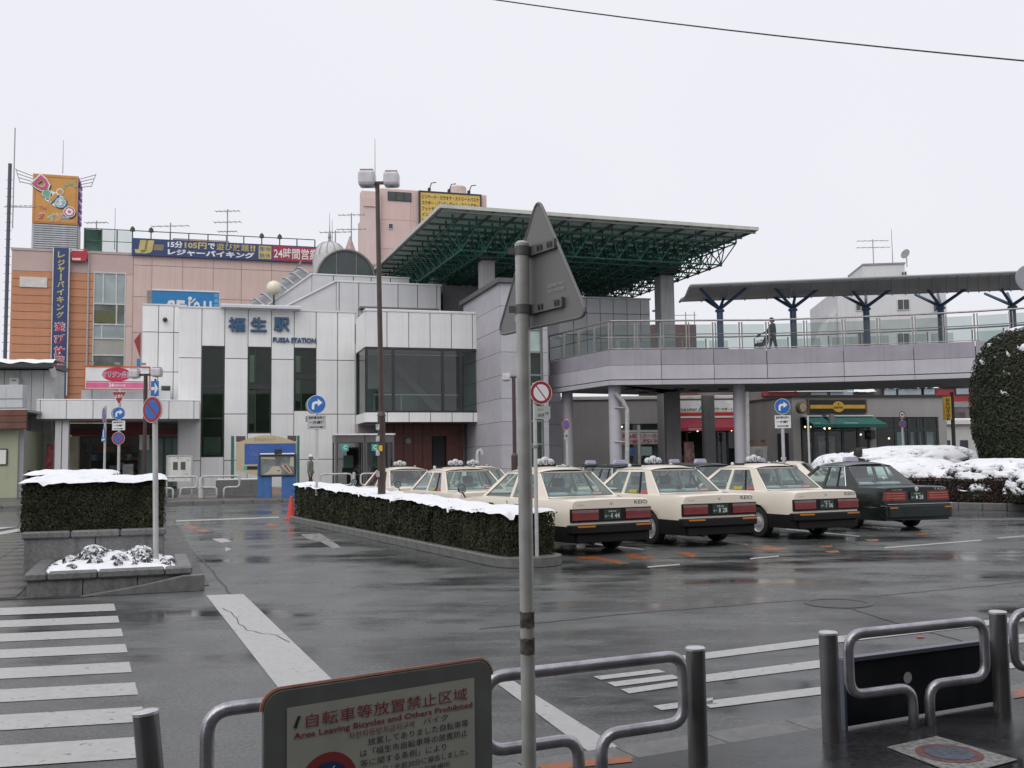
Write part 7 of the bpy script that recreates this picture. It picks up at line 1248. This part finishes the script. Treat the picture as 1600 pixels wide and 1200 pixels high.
# white notice board and pipe railings
t = thing('white_notice_board', 'white worn notice board with peeling papers beside the shop corner', 'notice board', place(281, 45.2, .3), R(12)); w, z0_, z1_ = 17.5/1570*45.2, zat(281, 752, 45.2)-.3, zat(281, 713, 45.2)-.3; MB().box(-w, w, -.03, .03, z0_, z1_).build('board', M('board_white', (.62, .62, .59), .5, .1, 4, streak=.2), t); f = MB(); f.box(-w-.06, -w-.002, -.05, .05, 0, z1_+.05).box(w+.002, w+.06, -.05, .05, 0, z1_+.05).box(-w, w, -.05, .05, z1_+.002, z1_+.06); f.build('frame', GREYP, t); mb = MB(); mb.box(-w*.55, -w*.15, -.04, -.031, z1_-.6, z1_-.25).box(.05, w*.5, -.04, -.031, z1_-.6, z1_-.25); [mb.box(x, x+.05, -.04, -.031, z, z+.04) for x, z in ((-w*.6, z0_+.1), (w*.6, z0_+.3), (0, z0_+.15), (w*.7, z1_-.2), (-w*.2, z1_-.1))]; mb.build('paper_scraps', M('scrap_dark', (.08, .08, .07), .7), t)
def loop(t, L, H, r, mat, h2=.32, gap=.16, rad=.12):
    def fil(pts):
        out = [Vector(pts[0])]
        for a, b, c in zip(pts, pts[1:], pts[2:]):
            a, b, c = Vector(a), Vector(b), Vector(c); p, q = b+(a-b).normalized()*rad, b+(c-b).normalized()*rad
            for k in range(7): u = k/6; out.append(p*(1-u)**2+b*2*u*(1-u)+q*u*u)
        return out+[Vector(pts[-1])]
    pts = [(-gap/2, 0, -.05), (-gap/2, 0, h2), (-L/2, 0, h2), (-L/2, 0, H), (L/2, 0, H), (L/2, 0, h2), (gap/2, 0, h2), (gap/2, 0, -.05)]; MB().tube(fil(pts), r, 12).build('pipe', mat, t, smooth=True)
for px, d, L_, lab in ((277, 43.6, 1.7, 'left'), (345, 43.9, 1.6, 'middle')):
    t = thing('pipe_railing', {'left': 'white looped pipe railing in front of the white notice board', 'middle': 'white looped pipe railing left of the blue stand'}[lab], 'railing', place(px, d, .17), R(14), 'white pipe railings along the far kerb'); loop(t, L_, .98, .045, PWHITE, .5, .3, .16)
for px, lab in ((525, 'white looped pipe railing just left of the phone booths'), (588, 'white looped pipe railing hidden partly by the tall lamp post')): t = thing('pipe_railing', lab, 'railing', place(px, 45, .17), R(17), 'white pipe railings along the far kerb'); loop(t, 1.4, 1.0, .04, PWHITE, .5, .3, .16)
t = thing('white_bollard', 'short rounded white bollard between two far pipe railings', 'bollard', place(315, 43.8, .17)); MB().lathe([(.12, 0), (.12, .8), (.09, .92), (0, .96)], n=14).build('post', PWHITE, t, smooth=40); t = thing('white_bollard', 'slim pale bollard beside the phone booth railing', 'bollard', place(553, 45, .17)); MB().lathe([(.07, 0), (.07, 1.0), (.05, 1.06), (0, 1.08)], n=12).build('post', GREYP, t, smooth=40)
t = thing('hook_post', 'short white hook topped post between taxis near the brown entrance', 'post', place(746, 40, .0)); MB().tube([(0, 0, 0), (0, 0, 1.9), (.03, 0, 2.05), (.12, 0, 2.1), (.17, 0, 2.0), (.17, 0, 1.9)], .075, 8).build('post', PWHITE, t, smooth=40)
# ================================================================ PEOPLE
def person(label, loc, rz, joints, edges, H, mats, head, hat=None, hair=True, build_=1.0):
    """joints: name -> (x, y, z, r) in metres, one skin mesh for the whole body, clothes by height"""
    t = thing('person', label, 'person', loc, rz); names = list(joints); bm = bmesh.new(); vs = [bm.verts.new(joints[n][:3]) for n in names]
    for a, b in edges: bm.edges.new((vs[names.index(a)], vs[names.index(b)]))
    me = bpy.data.meshes.new('body'); bm.to_mesh(me); bm.free(); o = link('body', me, t); sk = o.modifiers.new('s', 'SKIN'); o.modifiers.new('d', 'SUBSURF').levels = 1
    for i, n in enumerate(names): me.skin_vertices[0].data[i].radius = (joints[n][3]*build_,)*2; me.skin_vertices[0].data[i].use_root = (n == 'pelvis')
    dg = bpy.context.evaluated_depsgraph_get(); m2 = bpy.data.meshes.new_from_object(o.evaluated_get(dg)); o.modifiers.clear(); o.data = m2; m2.name = 'body'
    for m in mats: m2.materials.append(m)
    for p in m2.polygons:
        c = p.center; p.use_smooth = True; p.material_index = 0 if c.z > joints['pelvis'][2]-.05*H else (1 if c.z > .09 else 2)
        if c.z > joints['neck'][2]+.01 or (abs(c.x) > .15 and abs(c.z-joints['hand_l'][2]) < .08 and c.z < joints['pelvis'][2]+.05): p.material_index = 3
    hx, hy, hz, hr = head; hm = MB(); hm.lathe([(0, -1.22*hr), (.55*hr, -1.1*hr), (.8*hr, -.6*hr), (.95*hr, 0), (.93*hr, .5*hr), (.6*hr, 1.0*hr), (0, 1.2*hr)], (hx, hy, hz), n=16); hm.lathe([(.0, .25*hr), (.14*hr, .1*hr), (.2*hr, -.1*hr)], (hx, hy-.95*hr, hz-.15*hr), (0, -1, 0), 6)
    for s in (-1, 1): hm.lathe([(.0, -.05*hr), (.25*hr, 0), (0, .08*hr)], (hx+s*.97*hr, hy, hz-.1*hr), (s, 0, 0), 8)
    hm.build('head', mats[3], t, smooth=True); fm = MB()
    for s in (-1, 1): fm.lathe([(0, 0), (.1*hr, .01)], (hx+s*.36*hr, hy-.9*hr, hz+.02*hr), (0, -1, 0), 8)
    fm.box(hx-.3*hr, hx+.3*hr, hy-.9*hr, hy-.8*hr, hz-.62*hr, hz-.54*hr); fm.build('face', BLACKM, t)
    if hair: MB().grid(lambda u, v: Vector((hx, hy+.08*hr, hz+.1*hr))+Vector((math.sin(u*6.2832)*math.cos(v*1.57)**.5, math.cos(u*6.2832)*math.cos(v*1.57)**.5, 0))*hr*1.1+Vector((0, 0, hr*(1.2*math.sin(v*1.57)-(.75*(1-v) if math.cos(u*6.2832) > -.3 else -.25*(1-v))))), 18, 6).build('hair', M('hair_black', (.012, .011, .011), .6), t, smooth=True)
    if hat: MB().lathe([(hr*1.35, .35*hr), (hr*1.1, .42*hr), (hr*1.08, .8*hr), (hr*.8, 1.25*hr), (0, 1.42*hr)], (hx, hy, hz), n=18).build('helmet', hat, t, smooth=40)
    return t
ED = [('pelvis', 'waist'), ('waist', 'chest'), ('chest', 'neck'), ('chest', 'sho_l'), ('sho_l', 'elb_l'), ('elb_l', 'hand_l'), ('chest', 'sho_r'), ('sho_r', 'elb_r'), ('elb_r', 'hand_r'), ('pelvis', 'hip_l'), ('hip_l', 'kn_l'), ('kn_l', 'an_l'), ('an_l', 'to_l'), ('pelvis', 'hip_r'), ('hip_r', 'kn_r'), ('kn_r', 'an_r'), ('an_r', 'to_r')]
def body(k=1.0, la=((.24, 0, 1.1), (.26, -.06, .85)), ra=((-.24, 0, 1.1), (-.26, -.06, .85)), lf=0.0, rf=0.0, sk=1.0):
    J = {'pelvis': (0, 0, .92, .14), 'waist': (0, 0, 1.08, .13*sk), 'chest': (0, 0, 1.32, .15*sk), 'neck': (0, 0, 1.47, .055), 'sho_l': (.19, 0, 1.4, .07), 'sho_r': (-.19, 0, 1.4, .07), 'hip_l': (.09, 0, .86, .1), 'hip_r': (-.09, 0, .86, .1), 'kn_l': (.1, lf*.5-.02, .48, .07), 'kn_r': (-.1, rf*.5-.02, .48, .07), 'an_l': (.1, lf, .09, .05), 'an_r': (-.1, rf, .09, .05), 'to_l': (.11, lf-.14, .04, .04), 'to_r': (-.11, rf-.14, .04, .04)}
    for s, a in (('l', la), ('r', ra)): J['elb_'+s] = (*a[0], .05); J['hand_'+s] = (*a[1], .038)
    return {n: (x*k, y*k, z*k, r*k) for n, (x, y, z, r) in J.items()}
SKIN = M('skin', (.4, .25, .18), .6, .06, 8); GC = M('coat_grey_green', (.18, .2, .17), .8, .12, 5); TROU = M('trousers_dark', (.04, .045, .06), .8); SHOE = M('shoes', (.02, .02, .02), .5); DC = M('coat_dark', (.02, .021, .026), .8)
p = place(485, 46, .33); person('person in a grey green jacket and white helmet walking beside the map board', p, R(80), body(1.0, sk=1.1, lf=.15, rf=-.15), ED, 1, [GC, TROU, SHOE, SKIN], (0, -.02, 1.6, .105), M('helmet_white', (.7, .7, .7), .3), hair=False)
q = bp(1210, 45.6); person('person in a long dark coat pushing a stroller on the footbridge', (q.x, q.y, 6.3), R(-75), body(1.0, la=((.22, -.15, 1.12), (.18, -.42, 1.0)), ra=((-.22, -.15, 1.12), (-.18, -.42, 1.0)), lf=.18, rf=-.15, sk=1.2), ED, 1, [DC, DC, SHOE, SKIN], (0, -.03, 1.6, .105))
q2 = bp(1192, 45.6); t = thing('stroller', 'dark baby stroller being pushed on the footbridge', 'stroller', (q2.x, q2.y, 6.3), R(-75)); mb = MB()
for s in (-.2, .2): mb.tube([(s, .55, 1.0), (s, .3, .75), (s, -.25, .12)], .018, 6); mb.tube([(s, .35, .12), (s, -.15, .7)], .018, 6)
mb.tube([(-.2, .55, 1.0), (.2, .55, 1.0)], .018, 6); mb.build('frame', STEEL, t); MB().prism([(-.19, .2, .45), (-.19, -.25, .4), (-.19, -.3, .55), (-.19, .1, .6), (-.19, .3, .95), (-.19, .36, .9)], (.38, 0, 0)).build('seat', DC, t, bevel=.02); MB().grid(lambda u, v: (-.2+.4*u, .3-.45*math.sin(v*1.6), .75+.3*math.cos(v*1.6-.3)), 4, 8).build('hood', DC, t)
for s in (-.2, .2):
    for y in (.35, -.25): MB().lathe([(.0, -.02), (.12, -.02), (.12, .02), (0, .02)], (s, y, .12), (1, 0, 0), 14).build('wheel', RUBBER, t)
q = at(1340, 700, 30); person('dark haired person in a dark jacket standing behind the black sedan', (q.x, q.y, 0), R(120), body(1.08), ED, 1, [DC, TROU, SHOE, SKIN], (0, -.02, 1.735, .12))
# ================================================================ NEAR THINGS
BM_ = M('bollard_steel', (.19, .19, .195), .3, .18, 5, metal=.7, streak=.3); PIPE = M('pipe_steel', (.42, .41, .44), .3, .22, 14, metal=.75, streak=.3, bump=.15, bscale=90); BCAP = M('bollard_cap', (.62, .63, .64), .3, .1, metal=.6)
def bollard(px, pyb, pyt, d, label, r=.0515):
    q = at(px, pyb, d); t = thing('steel_bollard', label, 'bollard', (q.x, q.y, .02), 0, 'steel bollards of the near pavement'); H = at(px, pyt, d).z-.02; MB().lathe([(r, -.02), (r, H-.012)], n=24).build('post', BM_, t, smooth=40); MB().lathe([(r+.0015, H-.014), (r+.0015, H-.003), (r*.9, H+.003), (0, H+.007)], n=24).build('cap', BCAP, t, smooth=40); return q
bd1 = bollard(250, 1160, 1109, 4.2, 'leaning dark steel bollard by the crosswalk at the lower left'); bd2 = bollard(1090, 1150, 1011, 5.37, 'steel bollard at the right end of the middle pipe barrier'); bd3 = bollard(1298, 1100, 987, 5.75, 'steel bollard just left of the dark board'); bd4 = bollard(1563, 1040, 955, 6.35, 'steel bollard just right of the dark board')
bpy.data.objects['steel_bollard'].rotation_euler = (0, R(-6), 0)
def barrier(px0, d0, px1, d1, pyt, label):
    a, b = at(px0, 1000, d0), at(px1, 1000, d1); c = (a+b)/2; L_ = math.hypot(b.x-a.x, b.y-a.y); t = thing('pipe_barrier', label, 'barrier', (c.x, c.y, .02), math.atan2(b.y-a.y, b.x-a.x), 'grey pipe barriers of the near pavement'); loop(t, L_, .575, .03, PIPE, .235, .13, .1); return t
barrier(325, 4.22, 735, 4.78, 0, 'grey pipe barrier half hidden behind the bicycle parking notice'); barrier(757, 4.8, 1066, 5.28, 0, 'grey pipe barrier behind the pole of the triangular sign'); barrier(1325, 5.82, 1538, 6.25, 0, 'grey pipe barrier in front of the dark board'); barrier(1584, 6.5, 1820, 7.0, 0, 'grey pipe barrier cut off by the right edge of the picture')
# dark board behind a barrier
a, b = at(1322, 1100, 5.98), at(1562, 1060, 6.55); t = thing('dark_board', 'dark blue black board standing behind the right pipe barrier', 'board', (a.x, a.y, .02), math.atan2(b.y-a.y, b.x-a.x)); L_ = (Vector((b.x, b.y, 0))-Vector((a.x, a.y, 0))).length; h_ = .385; MB().box(0, L_, 0, .04, .02, h_).build('panel', M('board_dark', (.016, .018, .023), .6, .3, 4, streak=.3, spec=.2), t, bevel=.004); f = MB(); f.box(-.02, -.002, -.01, .05, 0, h_+.02).box(0, L_, -.01, .05, h_+.002, h_+.025); f.build('edge_trim', M('trim_blue_grey', (.14, .15, .19), .35, metal=.4), t); MB().lathe([(0, 0), (.035, .001)], (L_*.38, -.004, .25), (0, -1, 0), 14).build('worn_patch', M('worn_notice'), t)
# bicycle parking notice board
a, b = Vector((-.905, 3.68, 0)), Vector((-.10, 4.26, 0)); NB = Frame((a.x, a.y, .02), math.degrees(math.atan2(b.y-a.y, b.x-a.x))); L_ = (b-a).length; t = fthing(NB, 'bicycle_notice_board', 'grey framed notice board forbidding parked bicycles with red heading and blue emblem', 'notice board'); zt_, zb_ = .765, -.0; rd = .07
def rr(x0, x1, z0, z1, r, n=6): return [(x0+r-r*math.cos(q), z1-r+r*math.sin(q)) for q in lin(0, math.pi/2, n)]+[(x1-r+r*math.sin(q), z1-r+r*math.cos(q)) for q in lin(0, math.pi/2, n)]+[(x1, z0), (x0, z0)]
MB().prism([(x, 0, z) for x, z in rr(0, L_, .02, zt_, rd)], (0, .02, 0)).build('frame', M('notice_frame_grey', (.14, .145, .14), .5, .15, 6), t, bevel=.004)
pts = [Vector((x, .01, z)) for x, z in rr(-.004, L_+.004, .02, zt_+.004, rd, 8)][:-2]; MB().tube(pts, .0085, 6).build('edge_trim', M('trim_orange', (.25, .1, .065), .45, .25, 12), t)
x0_, x1_, z1_ = L_*.088, L_*.91, zt_-.065; NWH = M('notice_cream', (.42, .43, .375), .5, .08, 3, streak=.1); pn = MB().quad((x0_, -.003, .03), (x1_, -.003, .03), (x1_, -.003, z1_), (x0_, -.003, z1_)).build('notice_sheet', NWH, t)
NR, NK, NBu = M('notice_red', (.27, .04, .042), .5), M('notice_black', (.03, .03, .032), .6), M('notice_blue', (.025, .045, .13), .5); mb = MB(); W = x1_-x0_
def ln(s, u0, u1, dz, h, mi, bold=.01): mb.text(s, (x0_+W*(u0+u1)/2, -.006, z1_-dz), (1, 0, 0), (0, 0, 1), W*(u1-u0), h, mi, bold)
ln('自転車等放置禁止区域', .09, .955, .058, .05, 0, .0); ln('Area Leaving Bicycles and Others Prohibited', .03, .985, .108, .028, 0, .018); ln('자전차등방치금지구역', .3, .65, .14, .026, 0, 0); ln('バイク', .7, .84, .137, .024, 1, 0); ln('放置してありました自転車等', .4, .96, .175, .027, 1, 0); ln('は「福生市自転車等の放置防止', .36, .955, .213, .027, 1, .0); ln('等に関する条例」により', .36, .83, .251, .027, 1, .0); ln('月28日 / 午前30分に撤去しました。', .4, .955, .288, .025, 1, .0); ln('福生市自転車保管場所', .47, .85, .322, .022, 1, 0); ln('☎ 530-1162', .47, .75, .353, .024, 0, .02); ln('551-1511㈹', .72, .95, .385, .02, 1, 0); ln('1', .335, .345, .288, .035, 1, .0)
mb.prism([(x0_+W*.03, -.005, z1_-.075), (x0_+W*.045, -.005, z1_-.075), (x0_+W*.065, -.005, z1_-.035), (x0_+W*.05, -.005, z1_-.035)], (0, -.001, 0), 1)
ec = (x0_+W*.2, z1_-.305); er = W*.148; disc_(mb, ec, er, 0, -.005, 36); disc_(mb, ec, er*.72, 2, -.006, 32); d_ = R(-42); w = er*.11; mb.quad(*[(ec[0]+x*math.cos(d_)-q*math.sin(d_), -.0065, ec[1]+x*math.sin(d_)+q*math.cos(d_)) for x, q in ((-er*.8, -w), (er*.8, -w), (er*.8, w), (-er*.8, w))], 0)
def ringq(c, r, k): mb.tube([(c[0]+r*math.cos(q), -.0085, c[1]+r*math.sin(q)) for q in lin(0, 6.2832, 14)[:-1]], .0022, 4, k, closed=True)
def ll(*p): mb.tube([(ec[0]+x*er, -.0085, ec[1]+z*er) for x, z in p], .0024, 4, 3)
ringq((ec[0]-.3*er, ec[1]+.22*er), er*.15, 3); ringq((ec[0]+.3*er, ec[1]+.22*er), er*.15, 3); ll((-.3, .22), (-.14, .45), (.16, .45), (.02, .22), (-.14, .45)); ll((.02, .22), (-.3, .22)); ll((.3, .22), (.14, .52), (.2, .56)); ll((-.2, .5), (-.1, .5))
ringq((ec[0]+.3*er, ec[1]-.45*er), er*.15, 3); ringq((ec[0]-.34*er, ec[1]-.45*er), er*.12, 3); mb.add([(ec[0]+x*er, -.0075, ec[1]+z*er) for x, z in ((-.36, -.4), (-.2, -.05), (-.12, .0), (-.16, -.3), (.05, -.42), (.05, -.15), (.4, -.15), (.46, -.4), (.15, -.5), (-.2, -.5))], [tuple(range(10))], 3)
mb.build('notice_print', [NR, NK, NBu, M('notice_white', (.32, .34, .32), .5)], pn); MB().box(.1, .15, .02, .05, -.02, .5).build('leg', GREYP, t); MB().box(L_-.15, L_-.1, .02, .05, -.02, .5).build('leg', GREYP, t)
# triangular sign seen from behind, on the near pole
d = 4.5; pb_ = at(825.5, 1200, d); pt_ = at(814, 383, d); t = thing('triangular_sign', 'grey back of a triangular traffic sign on a tall grey pole in the centre', 'sign', (pb_.x+.004, d, .02)); dx_ = pt_.x-pb_.x; PL = M('near_pole', (.42, .42, .4), .4, .2, 9, streak=.45, metal=.2); MB().tube([(0, 0, -.02), (dx_, 0, pt_.z-.02)], .0315, 20).build('pole', PL, t, smooth=40); MB().lathe([(.033, -.012), (.033, .006), (.02, .018), (0, .02)], (dx_, 0, pt_.z-.02), n=18).build('cap', M('cap_pale', (.45, .45, .44), .5), t, smooth=40)
for z, hh, a0 in ((zat(824, 975, d), .035, 190), (zat(824, 1016, d), .035, 170)): MB().grid(lambda u, v: Vector((dx_*(z/pt_.z)+.0322*math.cos(R(a0+190*u)), .0322*math.sin(R(a0+190*u)), z+hh*(2*v-1)*(1+.35*hump((u*4, v, z*9), 2)))), 16, 4).build('peeling_tape', M('tape_brown', (.09, .08, .065), .7, .8, 30), t)
nv = Vector((-.85, -.53, 0)).normalized(); dv = Vector((.53, -.85, 0)).normalized(); ztp, zbt = at(840, 320, d).z-.02, at(846, 511, d).z-.02; c0 = Vector((dx_*.9, 0, 0))-nv*.05+dv*.06; S_ = (ztp-zbt)/.86
def tri(side, r, zoff=0):
    V = [Vector((0, 0, ztp+.03)), Vector((side*.56, 0, zbt)), Vector((-side*.56, 0, zbt))]; out = []
    for i in range(3):
        p, q, s = V[i-1], V[i], V[(i+1) % 3]; a = q+(p-q).normalized()*r; b = q+(s-q).normalized()*r
        for k in range(6): u = k/5; out.append(a*(1-u)**2+q*2*u*(1-u)+b*u*u)
    return [c0+dv*v.x+Vector((0, 0, v.z)) for v in out]
TB = M('sign_plate_back', (.2, .2, .195), .5, .06, 3, metal=.3); pl_ = MB().prism(tri(S_, .07), -nv*.003).build('sign_plate', TB, t); mb = MB(); q = tri(S_, .07); mb.tube([v-nv*.002 for v in q], .0075, 6, closed=True); mb.build('folded_edge', TB, t)
for zz in (zat(835, 392, d)-.02, zat(835, 483, d)-.02):
    w_ = .15 if zz > 2.3 else .2; mb = MB(); A_ = c0+nv*.004; o_ = dv*(-.04); P = [A_+dv*(-.1)+Vector((0, 0, zz-.022)), A_+dv*(w_)+Vector((0, 0, zz-.022)), A_+dv*(w_)+Vector((0, 0, zz+.022)), A_+dv*(-.1)+Vector((0, 0, zz+.022))]; mb.prism(P, nv*.014); mb.build('mounting_rail', M('rail_grey', (.17, .17, .17), .5, metal=.3), pl_)
    mb = MB(); [mb.prism([A_+nv*.0185+dv*u+Vector((0, 0, zz-.013)), A_+nv*.0185+dv*(u+.012)+Vector((0, 0, zz-.013)), A_+nv*.0185+dv*(u+.012)+Vector((0, 0, zz+.013)), A_+nv*.0185+dv*u+Vector((0, 0, zz+.013))], nv*.001) for u in (.02, .045, w_-.05, w_-.028)]; mb.build('rail_slot', BLACKM, pl_)
    xx = dx_*zz/pt_.z; MB().tube([(xx, 0, zz-.02), (xx, 0, zz+.02)], .0355, 18).build('clamp', M('clamp_grey', (.14, .14, .14), .5, metal=.4), t); MB().box(xx-.062, xx-.03, -.012, .012, zz-.014, zz+.014).build('clamp_bolt', M('clamp_grey'), t)
mb = MB(); A_ = c0+nv*.004; mb.text('道路標識 2002.3', A_+dv*.14+Vector((0, 0, zat(880, 453, d)-.02)), dv, (0, 0, 1), .13, .016, 0); mb.text('福生市建設部', A_+dv*.14+Vector((0, 0, zat(880, 461, d)-.02)), dv, (0, 0, 1), .13, .016, 0); mb.build('stencil_lettering', [M('stencil_grey', (.36, .37, .37), .5)], pl_)
MB().prism([c0+nv*.0035+dv*(-.2)+Vector((0, 0, zbt+.045)), c0+nv*.0035+dv*(-.18)+Vector((0, 0, zbt+.045)), c0+nv*.0035+dv*(-.18)+Vector((0, 0, zbt+.07)), c0+nv*.0035+dv*(-.2)+Vector((0, 0, zbt+.07))], nv*.001).build('small_sticker', M('stencil_grey'), pl_)
# unseen roof and wall added behind and above to shade the near pavement
AR = Frame((0, 1.0, 0), 26); ar = fthing(AR, 'shade_blocker', 'x', 'x'); ar['kind'] = 'structure'; del ar['category']; ar['label'] = 'unseen roof and wall added to shade the near pavement'
MB().box(-14, 16, -3.2, 0, 3.0, 3.25).build('shade_roof', M('shade_roof_grey', (.3, .3, .29), .7, .1, 1), ar); MB().box(-14, 16, -3.5, -3.2, 0, 9).build('shade_wall', M('shade_wall', (.2, .19, .18), .7, .2, .6), ar)
# overhead cable
p, q = at(770, -1, 17), at(1600, 95, 13); e = (q-p); pts = [p-e*1.5+(e*4)*u+Vector((0, 0, .9*((2*u-1)**2-.0625))) for u in lin(0, 1, 40)]; tag(MB().tube(pts, .011, 6).build('overhead_cable', M('cable', (.04, .04, .06), .6)), 'single dark overhead cable crossing the white sky at the upper right', 'cable')
